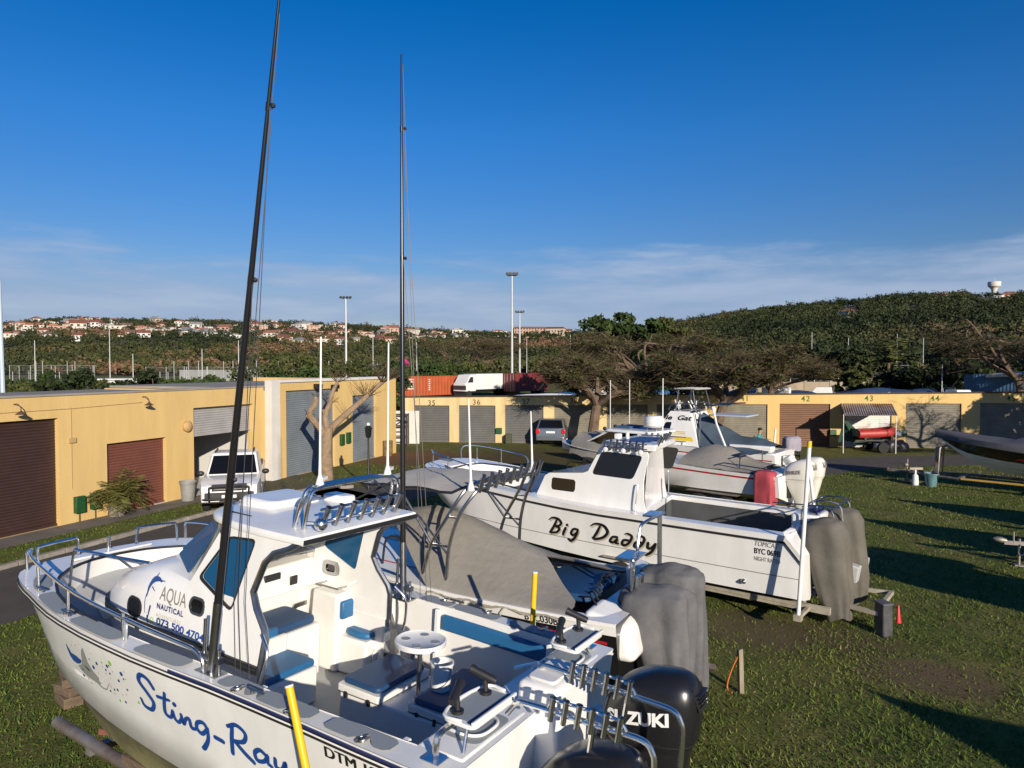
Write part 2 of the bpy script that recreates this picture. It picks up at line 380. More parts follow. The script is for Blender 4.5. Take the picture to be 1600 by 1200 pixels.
# grass blades on the lawn, thinner with distance
def grass():
    rg = np.random.default_rng(3); n = 240000
    v = rg.random(n); y = 5.2 + 27 * v ** 1.55; hx = 0.74 * y + 0.8
    x = (rg.random(n) * 2 - 1) * hx
    road = np.array([(p.x, p.y) for p in KERB] + [(p.x, p.y) for p in reversed(KIN)])
    keep = np.ones(n, bool); inr = np.zeros(n, bool); j = len(road) - 1
    for i in range(len(road)):
        (x0, y0), (x1, y1) = road[i], road[j]
        c = ((y0 > y) != (y1 > y)) & (x < (x1 - x0) * (y - y0) / (y1 - y0 + 1e-12) + x0); inr ^= c; j = i
    keep &= ~inr
    o = (x - WL0.x) * WLn.x + (y - WL0.y) * WLn.y; keep &= o > 1.05
    for (px, py), r in (((1475, 1062), 0.75), ((1180, 985), 0.9), ((1000, 945), 0.8), ((470, 770), 2.2)):
        p = atz(px, py); dd = np.hypot(x - p.x, y - p.y); keep &= (dd > r) | (rg.random(n) < 0.25)
    clump = np.sin(x * 2.1 + 1.3 * np.sin(y * 1.7)) * np.sin(y * 2.7 + np.sin(x * 1.9)); keep &= rg.random(n) < 0.72 + 0.25 * clump
    x, y = x[keep], y[keep]; cl = clump[keep]; n = len(x)
    a = rg.random(n) * 6.283; h = (0.022 + 0.04 * rg.random(n) ** 2.5) * (1 + 0.2 * cl) * np.where(rg.random(n) < .03, 1.9, 1.0); w = (0.0045 + 0.004 * rg.random(n)) * (1 + y / 16); le = rg.normal(0, 0.03, (n, 2))
    P = np.zeros((n, 3, 3)); P[:, 0, 0] = x - np.cos(a) * w; P[:, 0, 1] = y - np.sin(a) * w; P[:, 1, 0] = x + np.cos(a) * w; P[:, 1, 1] = y + np.sin(a) * w
    P[:, 2, 0] = x + le[:, 0]; P[:, 2, 1] = y + le[:, 1]; P[:, 2, 2] = h
    t = np.clip(0.42 + 0.25 * np.sin(x * 0.9 + y * 0.35) * np.sin(y * 0.8 - x * 0.3) + rg.normal(0, 0.22, n), 0, 1)
    tag(raw('grass', P, np.arange(n * 3).reshape(n, 3), leafmat('grass_blades', (0.040, 0.080, 0.011), (0.135, 0.165, 0.028), (0.26, 0.22, 0.085)), tint=t), kind='stuff')
grass()
# ================================================================ HILLS
RID = [(-500, 502), (-120, 506), (0, 505), (60, 500), (110, 497), (150, 499), (200, 499), (300, 501), (400, 503), (450, 503), (520, 506), (600, 511), (680, 516), (760, 519), (850, 520), (930, 517), (1000, 512), (1050, 503), (1110, 494), (1180, 483), (1260, 476), (1340, 469), (1420, 461), (1500, 459), (1600, 459), (1800, 452), (2200, 470)]
def hillD(px): return sinterp([(-500, 850), (700, 850), (1000, 720), (1250, 640), (2200, 600)], px), sinterp([(-500, 330), (700, 330), (1100, 200), (2200, 170)], px)
def hill_h(px, D):
    Dr, D0 = hillD(px); zr = H + (569 - sinterp(RID, px)) * Dr / F - 5.0
    t = (D - D0) / (Dr - D0)
    if t <= 0: return 0.0
    if t < 1: return zr * (0.35 * t + 0.65 * t * t * (3 - 2 * t))
    return zr * max(0.2, 1 - 0.45 * (t - 1))
def hill_p(px, D): return V(((px - 800) / F * D, D, hill_h(px, D)))
b = MB(); rows = []
for i in range(0, 45):
    f_ = i / 44; row = []
    for px in range(-500, 2201, 30):
        Dr, D0 = hillD(px); D = D0 - 12 + (Dr * 1.55 - D0 + 12) * f_; p = hill_p(px, D); p.z += (noise.noise(V((p.x, p.y, 0)) * 0.012) * 3 if p.z > 4 else 0) - (0.3 if i == 0 else 0); row.append(p)
    rows.append(row)
b.grid(rows)
tag(b.build('hills', mat('hill_scrub', (0.035, 0.036, 0.016), 0.95, vs=0.02, col2=(0.075, 0.055, 0.030)), smooth=180), kind='structure')
def tri_cloud(cs, rs, nleaf, size, seed, tint, flat=1.0, lobes=5):
    """leaf triangles filling lumpy crowns; arrays: centres (n,3), radii (n,3), tint (n)"""
    rg = np.random.default_rng(seed); n = len(cs); cs = np.asarray(cs); rs = np.asarray(rs); k = n * nleaf
    lob = rg.normal(0, 1, (n, lobes, 3)); lob /= np.linalg.norm(lob, axis=2, keepdims=True); lob *= rg.uniform(0.35, 0.8, (n, lobes, 1)); lob[:, :, 2] = np.abs(lob[:, :, 2]) * 0.9 - 0.15
    li = rg.integers(0, lobes, (n, nleaf)); ctr = lob[np.arange(n)[:, None], li]
    d = rg.normal(0, 1, (n, nleaf, 3)); d /= np.linalg.norm(d, axis=2, keepdims=True)
    p = cs[:, None, :] + (ctr + d * 0.48 * rg.random((n, nleaf, 1)) ** 0.4) * rs[:, None, :]
    p = p.reshape(k, 3)
    u = rg.normal(0, 1, (k, 3)); u[:, 2] *= flat; u /= np.linalg.norm(u, axis=1, keepdims=True); w = rg.normal(0, 1, (k, 3)); w[:, 2] *= flat; w -= u * (u * w).sum(1, keepdims=True); w /= np.linalg.norm(w, axis=1, keepdims=True)
    sz = size * rg.uniform(0.6, 1.35, (k, 1))
    P = np.stack([p + u * sz, p - u * sz * 0.5 + w * sz * 0.8, p - u * sz * 0.5 - w * sz * 0.8], 1)
    tt = np.clip(np.repeat(np.asarray(tint), nleaf) + rg.normal(0, 0.10, k), 0, 1)
    return P, tt
GAPS = [(1543, 30, .70, .93), (1470, 14, .80, 1.0), (1325, 14, .55, .80), (1575, 14, .78, 1.0)]
def forest(name, count, pxr, tr, seed, m, dens, rad=(2.2, 4.6), nleaf=46, size=0.9, tintf=None):
    rg = random.Random(seed); C, Rr, T = [], [], []
    while len(C) < count:
        px = rg.uniform(*pxr) if name != 'wooded_hillside' else rg.choice([rg.uniform(*pxr)]); Dr, D0 = hillD(px); t = rg.uniform(*tr) ; D = D0 + (Dr - D0) * t
        if rg.random() > dens(px, t) or any(abs(px - a) < w and c < t < e for a, w, c, e in GAPS): continue
        p = hill_p(px, D); r = rg.uniform(*rad) * (1.25 if rg.random() < 0.12 else 1)
        C.append((p.x, p.y, p.z + r * 0.75)); Rr.append((r, r, r * rg.uniform(0.75, 1.15)))
        T.append(tintf(px, t, p, rg))
    P, tt = tri_cloud(C, Rr, nleaf, size, seed, T)
    return tag(raw(name, P, np.arange(P.size // 3).reshape(-1, 3), m, tint=tt), kind='stuff')
nz2 = lambda p, s, o=0: noise.noise(V((p.x * s + o, p.y * s, o)))
fm_l = leafmat('hill_foliage_left', (0.022, 0.032, 0.012), (0.070, 0.075, 0.026), (0.17, 0.10, 0.058))
fm_r = leafmat('hill_foliage_right', (0.016, 0.026, 0.010), (0.055, 0.064, 0.021), (0.11, 0.080, 0.042))
forest('hill_forest', 3300, (-160, 1010), (-0.10, 0.56), 11, fm_l, lambda px, t: 1.0, tintf=lambda px, t, p, g: 0.60 + 1.1 * nz2(p, 0.010) + g.uniform(-0.2, 0.2))
forest('ridge_trees', 1700, (-160, 1010), (0.5, 1.03), 12, fm_l, lambda px, t: 0.35 + 0.65 * max(0, t - 0.75) / 0.28, rad=(2.5, 5.0), tintf=lambda px, t, p, g: 0.22 + g.uniform(-0.2, 0.25))
forest('wooded_hillside', 4600, (960, 1760), (-0.08, 1.04), 13, fm_r, lambda px, t: 1.0, rad=(1.6, 4.8), nleaf=64, size=0.66, tintf=lambda px, t, p, g: 0.42 + 0.9 * nz2(p, 0.012, 5) + g.uniform(-0.18, 0.18))
# ---- houses on the hill
HW = [mat('house_wall_%d' % i, c, 0.9, var=0.2, vs=0.4) for i, c in enumerate([(0.62, 0.57, 0.48), (0.55, 0.44, 0.33), (0.66, 0.64, 0.60), (0.48, 0.33, 0.25)])]
HR = [mat('house_roof_%d' % i, c, 0.85, var=0.3, vs=0.6) for i, c in enumerate([(0.27, 0.10, 0.06), (0.22, 0.13, 0.09), (0.32, 0.31, 0.30), (0.36, 0.15, 0.09)])]
HG = mat('house_glass', (0.03, 0.035, 0.045), 0.15)
def house(kind, wm, rm, loc, rz, label, group=None, sc=1.0):
    t = thing('house', label, 'house', loc, rz, group); t.scale = (sc, sc, sc)
    w, d, h = ((13, 9, 3.2), (10, 9, 5.8), (17, 9, 6.0), (12, 10, 3.4))[kind]
    b = MB(); b.box((0, 0, h / 2 - 1.5), (w, d, h + 3))
    if kind == 2: b.box((w * 0.3, -d * 0.55, h * 0.35), (w * 0.35, d * 0.5, h * 0.7))
    if kind == 0: b.box((-w * 0.32, -d * 0.5, h * 0.4), (w * 0.3, d * 0.4, h * 0.8))
    b.build('wall', wm, t)
    b = MB(); e = 0.6; x, y = w / 2 + e, d / 2 + e
    if kind == 2:
        b.box((0, 0, h + 0.25), (w + 0.6, d + 0.6, 0.45)); b.box((-w * 0.2, 1, h + 1.1), (w * 0.35, d * 0.5, 1.4))
    elif kind == 1:
        b.hexa([(-x, -y, h), (x, -y, h), (x, y, h), (-x, y, h)], [(-x, -0.05, h + 2.6), (x, -0.05, h + 2.6), (x, 0.05, h + 2.6), (-x, 0.05, h + 2.6)])
    else:
        b.hexa([(-x, -y, h), (x, -y, h), (x, y, h), (-x, y, h)], [(-x + y * 0.9, -0.05, h + 2.4), (x - y * 0.9, -0.05, h + 2.4), (x - y * 0.9, 0.05, h + 2.4), (-x + y * 0.9, 0.05, h + 2.4)])
        if kind == 0: b.hexa([(-w * 0.49, -d * 0.75, h * 0.8), (-w * 0.14, -d * 0.75, h * 0.8), (-w * 0.14, 0, h * 0.8), (-w * 0.49, 0, h * 0.8)], [(-w * 0.33, -d * 0.75, h + 1.2), (-w * 0.30, -d * 0.75, h + 1.2), (-w * 0.30, 0, h + 1.2), (-w * 0.33, 0, h + 1.2)])
    b.build('roof', rm, t)
    for st in range(1 if h < 4 else 2):
        for i in range(4 if w > 11 else 3):
            cx = -w * 0.38 + w * 0.76 * i / (3 if w > 11 else 2)
            b = MB(); b.box((cx, -d / 2 - 0.04, 1.6 + st * 2.9), (1.7, 0.12, 1.3)); b.build('window', HG, t)
    return t
hp = random.Random(5); protos = {}
HL = {0: 'low {w} house with a hipped {r} roof on the far hillside', 1: 'tall {w} house with a gabled {r} roof on the far hillside', 2: 'flat roofed {w} block of two storeys on the far hillside', 3: 'square {w} bungalow with a pyramid {r} roof on the far hillside'}
WN, RN = ['cream', 'tan', 'white', 'brick'], ['terracotta', 'brown', 'grey', 'orange']
def put_house(px, py, sc=1.0, k=None, wi=None, ri=None, label=None):
    Dr, D0 = hillD(px); best = None                     # walk the slope to the spot seen at that bearing
    for i in range(200):
        D = D0 + (Dr * 1.02 - D0) * i / 199; z = hill_h(px, D); y = 569 - (z - H) * F / D
        if y <= py: best = D; break
    if best is None: best = Dr
    p = hill_p(px, best); k = hp.randrange(4) if k is None else k; wi = hp.choice([0, 0, 1, 2, 2, 3]) if wi is None else wi; ri = hp.choice([0, 0, 1, 2, 3]) if ri is None else ri
    rz = hp.uniform(-0.7, 0.7); key = (k, wi, ri)
    if key not in protos:
        t = house(k, HW[wi], HR[ri], p, rz, HL[k].format(w=WN[wi], r=RN[ri]), 'houses on the far hillside', sc); protos[key] = t
    else:
        t = copy_tree(protos[key]); t.location = p; t.rotation_euler.z = rz; t.scale = (sc, sc, sc)
    if label:
        t['label'] = label
        if 'group' in t: del t['group']
        if protos[key] is t: del protos[key]
for (x0, x1, y0, y1, n) in ((2, 140, 504, 516, 14), (10, 360, 510, 523, 24), (190, 360, 520, 530, 10), (120, 430, 503, 510, 13), (380, 620, 504, 516, 22), (400, 660, 513, 528, 14), (420, 720, 520, 545, 12), (600, 900, 514, 527, 24), (640, 760, 520, 532, 8), (5, 380, 519, 533, 22), (380, 700, 517, 540, 22), (60, 500, 500, 506, 10)):
    for i in range(n): put_house(x0 + (x1 - x0) * (i + hp.random()) / n, hp.uniform(y0, y1), hp.uniform(0.6, 1.05))
put_house(470, 517, 1.0, 2, 2, 2, 'white flat roofed block standing alone below the ridge right of the tall black pole')
put_house(293, 526, 1.35, 3, 2, 2, 'long white house at the foot of the built up slope beside a grey roof')
put_house(322, 527, 1.3, 0, 2, 2, 'wide grey roofed white house lowest on the left hillside')
put_house(124, 519, 1.3, 1, 0, 0, 'gabled cream house facing the yard at the lower left of the hillside')
def block(label, px, py, w, d, h, rm, wm, rz):
    Dr, D0 = hillD(px); D = Dr * 0.93; p = hill_p(px, D); p.z = H + (569 - py) * D / F
    t = thing('apartment_block', label, 'apartment block', p, rz)
    b = MB(); b.box((0, 0, h / 2 - 3), (w, d, h + 6)); b.build('wall', wm, t)
    b = MB(); b.hexa([(-w / 2 - .5, -d / 2 - .5, h), (w / 2 + .5, -d / 2 - .5, h), (w / 2 + .5, d / 2 + .5, h), (-w / 2 - .5, d / 2 + .5, h)], [(-w / 2 + 2, -.2, h + 2), (w / 2 - 2, -.2, h + 2), (w / 2 - 2, .2, h + 2), (-w / 2 + 2, .2, h + 2)]); b.build('roof', rm, t)
    for s_ in range(3):
        b = MB(); b.box((0, -d / 2 - 0.35, 1.2 + s_ * 3.0), (w * 0.92, 0.7, 0.9)); b.build('balcony', wm, t)
        for i in range(int(w / 3)): b = MB(); b.box((-w / 2 + 1.6 + i * 3, -d / 2 - 0.03, 2.4 + s_ * 3.0), (1.7, 0.1, 1.3)); b.build('window', HG, t)
block('long terracotta apartment block with three balcony rows behind the thin lamp masts', 836, 527, 46, 12, 9, HR[3], HW[3], 0.12)
block('shorter terracotta apartment block at the right end of the ridge houses', 868, 526, 20, 12, 8, HR[0], HW[1], -0.2)
put_house(1470, 464, 1.1, 0, 0, 3, 'cream house with an orange roof below the top of the wooded hill')
put_house(1325, 496, 0.9, 3, 2, 0, 'small white house with a terracotta roof hidden halfway up the wooded hill')
put_house(1575, 461, 1.2, 0, 1, 3, 'tan house with an orange roof right of the white water tower')
def hilltop():
    p = hill_p(1551, 600); p.z = H + (569 - 452) * 600 / F
    t = thing('water_tower', 'white concrete water tower with a drum tank on top of the wooded hill', 'water tower', p)
    b = MB(); b.lathe([(2.2, -9), (2.0, -1), (3.2, 1.2)], n=20); b.build('shaft', mat('tower_concrete', (0.62, 0.58, 0.52), 0.9, var=0.15, vs=0.5), t)
    b = MB(); b.lathe([(3.2, 1.0), (4.7, 2.2), (4.9, 5.5), (4.7, 6.0), (1.5, 6.6)], n=24); b.build('tank', MATS['tower_concrete'], t)
    b = MB(); b.cyl((0.5, 0, 6.5), (0.5, 0, 9.0), 0.12); b.build('mast', MATS['tower_concrete'], t)
    p = hill_p(1543, 560); p.z = H + (569 - 476) * 560 / F
    t = thing('sloping_hall', 'long white building with a steep single pitch roof below the water tower', 'building', p, 0.25)
    b = MB(); b.hexa([(-12, -4, -4), (10, -4, -4), (10, 4, -4), (-12, 4, -4)], [(-12, -4, 1), (10, -4, 7), (10, 4, 7), (-12, 4, 1)]); b.build('wall', HW[2], t)
    b = MB(); b.hexa([(-12.4, -4.5, 1.05), (10.4, -4.5, 7.1), (10.4, 4.5, 7.1), (-12.4, 4.5, 1.05)], [(-12.4, -4.5, 1.4), (10.4, -4.5, 7.5), (10.4, 4.5, 7.5), (-12.4, 4.5, 1.4)]); b.build('roof', HW[2], t)
hilltop()
# ================================================================ BUILDINGS
class Wall:
    def __init__(s, p0, p1):
        s.p0 = V(p0); d = V(p1) - s.p0; s.L = d.length; s.d = d.normalized(); s.n = V((s.d.y, -s.d.x, 0))
    def at(s, px, py):
        r = ray(px, py); o = V((0, 0, H)); t = (s.p0 - o).dot(s.n) / r.dot(s.n); p = o + r * t - s.p0
        return p.dot(s.d), p.z
    def pt(s, u, z, o=0.0): return s.p0 + s.d * u + s.n * o + V((0, 0, z))
def roller(parent, W_, s0, s1, z0, z1, m, rec=0.14, pitch=0.085, label=None):
    b = MB(); n = max(4, int((z1 - z0) / pitch)); rows = []
    for i in range(n + 1):
        z = z0 + (z1 - z0) * i / n
        rows += [[W_.pt(s0, z, -rec), W_.pt(s1, z, -rec)], [W_.pt(s0, z + pitch * 0.55, -rec + 0.018), W_.pt(s1, z + pitch * 0.55, -rec + 0.018)]] if i < n else [[W_.pt(s0, z, -rec), W_.pt(s1, z, -rec)]]
    b.grid(rows)
    b.prism([W_.pt(s0, z0, -rec - 0.03), W_.pt(s1, z0, -rec - 0.03), W_.pt(s1, z0, -rec + 0.045), W_.pt(s0, z0, -rec + 0.045)], (0, 0, 0.07))
    o = b.build('roller_door', m, parent, smooth=0)
    if label: o['label'] = label
    return o
def wbox(b, W_, s0, s1, z0, z1, o0, o1):
    b.prism([W_.pt(s0, z0, o0), W_.pt(s1, z0, o0), W_.pt(s1, z0, o1), W_.pt(s0, z0, o1)], (0, 0, z1 - z0))
ochre = mat('ochre_plaster', (0.60, 0.42, 0.17), 0.9, vs=1.6, bump=0.2, bs=22, col2=(0.53, 0.36, 0.14), stretch=(1.3, 1.3, .22))
cream = mat('cream_plaster', (0.64, 0.50, 0.26), 0.9, vs=1.6, bump=0.2, bs=22, col2=(0.48, 0.36, 0.18), stretch=(1.3, 1.3, .22))
whitep = mat('white_plaster', (0.62, 0.60, 0.56), 0.9, var=0.15, vs=0.9, bump=0.1, bs=30)
roofm = mat('flat_roof', (0.30, 0.27, 0.23), 0.9, var=0.3, vs=0.5)
room = mat('room_wall', (0.55, 0.54, 0.52), 0.9)
dbrown = mat('dark_brown_door', (0.045, 0.022, 0.018), 0.55, var=0.25, vs=2)
rbrown = mat('red_brown_door', (0.15, 0.052, 0.035), 0.6, var=0.2, vs=2)
gdoor = mat('pale_grey_door', (0.34, 0.33, 0.33), 0.55, var=0.2, vs=1.5)
bdoor = mat('blue_grey_door', (0.175, 0.20, 0.225), 0.55, var=0.25, vs=1.2)
greenbox = mat('green_box', (0.012, 0.075, 0.022), 0.5, var=0.3, vs=5)
black = mat('black_trim', (0.012, 0.012, 0.013), 0.45)
steel = mat('galvanised', (0.42, 0.43, 0.44), 0.45, metal=0.6, var=0.3, vs=6)
WA = Wall(WL0, atz(587, 712))
def left_building():
    zt = 3.70
    sA = WA.at(412, 620)[0]
    t = thing('workshop_building', 'long ochre workshop building with brown roller doors along the left of the yard', 'building', WL0)
    T = lambda o: setattr(o, 'location', (-WL0.x, -WL0.y, 0)) or o          # built in yard coordinates
    d1 = (WA.at(-40, 700)[0] - 1.2, WA.at(92, 700)[0], 0.0, WA.at(92, 653)[1]); d1 = (WA.at(92, 700)[0] - 4.2,) + d1[1:]
    d2 = (WA.at(167, 700)[0], WA.at(260, 700)[0], 0.0, WA.at(215, 688)[1])
    d3 = (WA.at(303, 700)[0], WA.at(396, 700)[0], 0.0, WA.at(350, 634)[1])
    q = lambda d: [(d[0], d[2] + 0.001), (d[1], d[2] + 0.001), (d[1], d[3]), (d[0], d[3])]
    out = [(-14, -0.2)] + [(sA, -0.2), (sA, zt), (-14, zt)]
    b = MB(); b.plate(out, [q(d1), q(d2), q(d3)], lambda u, v: WA.pt(u, v), lambda u, v: WA.n * -0.26)
    for s_, o in ((-14, 0.13), ):
        wbox(b, WA, s_, s_ + 0.25, -0.2, zt - .33, -9, -0.262)
    wbox(b, WA, -14, sA, -0.2, zt - 0.34, -9.25, -9.0)
    T(b.build('wall', ochre, t, smooth=0))
    b = MB(); wbox(b, WA, -13.7, sA, zt - 0.32, zt - 0.2, -8.99, -0.265); wbox(b, WA, -14.03, sA + 0.0, zt + 0.002, zt + 0.06, -0.29, 0.035); T(b.build('roof', roofm, t, smooth=0))
    T(roller(t, WA, d1[0], d1[1], 0.0, d1[3], dbrown, 0.16)); T(roller(t, WA, d2[0], d2[1], 0.0, d2[3], rbrown, 0.16))
    zc = WA.at(305, 683)[1]; T(roller(t, WA, d3[0], d3[1], zc, d3[3], gdoor, 0.2, label='pale grey roller door half raised'))
    b = MB()                                                                   # room behind the raised door
    a0, a1 = d3[0] - 1.6, d3[1] + 0.25
    wbox(b, WA, a0 - .1, a0, 0, 3.3, -7, -0.27); wbox(b, WA, a1, a1 + .1, 0, 3.3, -7, -0.27); wbox(b, WA, a0, a1, 0, 3.3, -7.1, -7.0); wbox(b, WA, a0, a1, -0.1, 0.012, -7, -0.0)
    T(b.build('inner_room', room, t, smooth=0))
    b = MB(); wbox(b, WA, d3[1] - 0.9, d3[1] - 0.55, 1.55, 2.0, -3.2, -3.1); wbox(b, WA, d3[0] + .3, d3[0] + .9, 0.9, 1.0, -6.8, -6.2); T(b.build('wall_cabinet', black, t))
    for px, py in ((122, 788), (147, 782)):
        s_, z = WA.at(px, py); b = MB(); wbox(b, WA, s_ - .15, s_ + .15, z - .24, z + .24, 0.001, .14); o = T(b.build('meter_box', greenbox, t, bevel=.01))
        b = MB(); wbox(b, WA, s_ - .13, s_ + .13, z - .22, z + .22, .141, .15); b.cyl(WA.pt(s_, z - .24, .05), WA.pt(s_, z - .7, .05), .015, n=6); T(b.build('box_lid', greenbox, t))
    for px, py in ((21, 645), (222, 631)):
        s_, z = WA.at(px, py); b = MB(); b.tube([WA.pt(s_, z + .22, .01), WA.pt(s_, z + .24, .15), WA.pt(s_, z + .16, .28), WA.pt(s_, z + .05, .3)], .012, smooth=3); b.lathe([(.02, .06), (.05, .03), (.14, -.03), (.13, -.04)], WA.pt(s_, z, .3), 14); T(b.build('wall_lamp', mat('lamp_rust', (0.10, 0.06, 0.035), .6, var=.4, vs=9), t))
    s_, z = WA.at(291, 666); b = MB(); b.lathe([(.19, 0), (.19, .1), (.12, .16), (.03, .18)], WA.pt(s_, z, 0.0), 18, axis=WA.n); T(b.build('alarm_bell', mat('bell', (.42, .27, .11), .6), t))
    s_, z = WA.at(112, 688); b = MB(); wbox(b, WA, s_ - .02, s_ - .005, 1.0, 3.35, .001, .018); wbox(b, WA, s_ - .1, s_ + .1, z - .07, z + .07, .001, .06)
    s2, z2 = WA.at(222, 626); b.tube([WA.pt(-9, 3.3, .012), WA.pt(s_, 3.32, .012), WA.pt(s2, 3.38, .012)], .011, n=5); T(b.build('conduit', mat('conduit', (.40, .28, .13), .7), t))
    # the taller block at its end, standing proud
    t2 = thing('store_block', 'tall ochre store with two high grey roller doors and a white front column', 'building', WL0)
    pr = 0.35; z2t = 3.86; s1 = WA.at(604, 650)[0] + 0.35; WB = Wall(WA.pt(sA, 0, pr), WA.pt(s1, 0, pr)); LB = WB.L
    e1 = (WB.at(447, 650)[0], WB.at(523, 650)[0], 0, WB.at(480, 609)[1]); e2 = (WB.at(551, 650)[0], WB.at(587, 650)[0], 0, WB.at(570, 617)[1])
    sc = WB.at(436, 650)[0]
    b = MB(); b.plate([(sc, -.2), (LB, -.2), (LB, z2t), (sc, z2t)], [q(e1), q(e2)], lambda u, v: WB.pt(u, v), lambda u, v: WB.n * -.28)
    wbox(b, WB, LB - .25, LB, -.2, z2t, -9, -.282); wbox(b, WB, 0, .24, -.2, z2t - .31, -9, -.285); wbox(b, WB, 0.245, LB - .255, -.2, z2t - .32, -9.2, -9); T(b.build('wall', ochre, t2, smooth=0))
    b = MB(); wbox(b, WB, -.02, sc - .002, -.2, z2t + .1, -.28, .06); T(b.build('front_column', whitep, t2, smooth=0))
    b = MB(); wbox(b, WB, sc, LB - 1.2, z2t + .002, z2t + .12, -.5, .07); T(b.build('coping', whitep, t2, smooth=0))
    b = MB(); wbox(b, WB, .25, LB - .26, z2t - .3, z2t - .2, -9, -.285); T(b.build('roof', roofm, t2, smooth=0))
    T(roller(t2, WB, e1[0], e1[1], 0, e1[3], bdoor, .12)); T(roller(t2, WB, e2[0], e2[1], 0, e2[3], bdoor, .12))
    for px, py in ((533, 687), (543, 684)):
        s_, z = WB.at(px, py); b = MB(); wbox(b, WB, s_ - .13, s_ + .13, z - .25, z + .25, .001, .13); T(b.build('meter_box', greenbox, t2, bevel=.01))
    for px, py in ((491, 603), (518, 604)):
        s_, z = WB.at(px, py); b = MB(); b.box(WB.pt(s_, z, .2), (.22, .3, .18), math.atan2(WB.d.y, WB.d.x)); b.cyl(WB.pt(s_, z + .05, .0), WB.pt(s_, z + .05, .15), .03); T(b.build('flood_lamp', black, t2))
    return WB, LB
WB, LB = left_building()
# ---- garage rows along the back
WG = Wall(atz(632, 690), atz(1640, 702.5))
ZTOP = lambda s: 2.64 + (3.0 - 2.64) * s / WG.at(1420, 660)[0]
greyd = mat('grey_roller', (0.115, 0.115, 0.11), 0.6, var=0.25, vs=1.2)
brownd = mat('wood_brown_roller', (0.155, 0.068, 0.03), 0.55, var=0.3, vs=1.2, stretch=(1, 1, 6))
lightd = mat('light_roller', (0.62, 0.61, 0.58), 0.5, var=0.1, vs=2)
oldd = mat('weathered_roller', (0.20, 0.18, 0.14), 0.7, var=0.35, vs=1.4)
numd = mat('number_olive', (0.06, 0.05, 0.015), 0.8); numg = mat('number_green', (0.04, 0.10, 0.01), 0.8)
def garage_row(label, px0, px1, wallm, doors, nums, numm):
    s0, s1 = WG.at(px0, 660)[0], WG.at(px1, 660)[0]
    t = thing('garage_row', label, 'garages', WG.pt(s0, 0))
    T = lambda o: setattr(o, 'location', tuple(-x for x in WG.pt(s0, 0))) or o
    holes = []; D = []
    for pa, pb, pyt, m in doors:
        a, c = WG.at(pa, 660)[0], WG.at(pb, 660)[0]; z = WG.at((pa + pb) / 2, pyt)[1]; holes.append([(a, .001), (c, .001), (c, z), (a, z)]); D.append((a, c, z, m))
    b = MB(); b.plate([(s0, -.2), (s1, -.2), (s1, ZTOP(s1)), (s0, ZTOP(s0))], holes, lambda u, v: WG.pt(u, v), lambda u, v: WG.n * -.24)
    wbox(b, WG, s0, s0 + .2, -.2, 2.3, -6, -.242); wbox(b, WG, s1 - .2, s1, -.2, 2.3, -6, -.242); wbox(b, WG, s0 + .2, s1 - .2, -.2, 2.2, -6.2, -6); T(b.build('wall', wallm, t, smooth=0))
    b = MB(); z0, z1 = ZTOP(s0), ZTOP(s1)
    b.hexa([WG.pt(s0, z0 + .003, .12), WG.pt(s1, z1 + .003, .12), WG.pt(s1, 2.25, -6.3), WG.pt(s0, 2.2, -6.3)], [WG.pt(s0, z0 + .06, .12), WG.pt(s1, z1 + .06, .12), WG.pt(s1, 2.32, -6.3), WG.pt(s0, 2.27, -6.3)]); T(b.build('roof', mat('sheet_roof', (.06, .045, .035), .8, var=.4, vs=2), t, smooth=0))
    for a, c, z, m in D: T(roller(t, WG, a, c, 0, z, m, .1, .1))
    for txt, px, py, h in nums:
        s_, z = WG.at(px, py)
        o = letters('door_number', txt, h * 1.35, Surf(lambda u, v, s_=s_, z=z: WG.pt(s_ - h * .55 + u, z - h / 2 + v, .006), WG.n), numm, t, bold=0.004, spacing=1.15); T(o)
    return t, T, D
g1, T1, D1 = garage_row('row of cream lock up garages with grey roller doors numbered from 35', 632, 1096, cream,
    [(647, 702, 633.5, greyd), (717, 774, 633.5, greyd), (789, 849, 633, greyd), (866, 932, 632.5, oldd), (948, 1012, 632, oldd), (1026, 1086, 632, oldd)],
    [('35', 673, 629, .32), ('36', 743, 628, .32), ('37', 820, 627, .32), ('38', 895, 626, .32)], numd)
g2, T2, D2 = garage_row('row of yellow lock up garages numbered 41 to 45 at the right', 1096, 1640, ochre,
    [(1124, 1199, 631.5, oldd), (1218, 1297, 631, brownd), (1316, 1393, 631, lightd), (1415, 1502, 630.5, oldd), (1531, 1622, 630, oldd)],
    [('41', 1162, 622, .33), ('42', 1257, 622.5, .33), ('43', 1356, 622, .33), ('44', 1459, 622, .33), ('45', 1578, 622, .33)], numg)
for t, T, px, py in ((g1, T1, 780, 673), (g2, T2, 1301, 676), (g2, T2, 1411, 677), (g2, T2, 1403, 677)):
    s_, z = WG.at(px, py); b = MB(); wbox(b, WG, s_ - .17, s_ + .17, z - .17, z + .17, .001, .13); o = T(b.build('meter_box', greenbox if px != 1403 else lightd, t, bevel=.01))
b = MB(); p = atz(782, 692); wbox(b, WG, WG.at(757 + 34, 690)[0], WG.at(800, 690)[0], 0, .55, .1, .5)
tag(b.build('bin', mat('dark_bin', (.05, .055, .03), .6), bevel=.03), 'dark square bin between doors 36 and 37', 'bin')
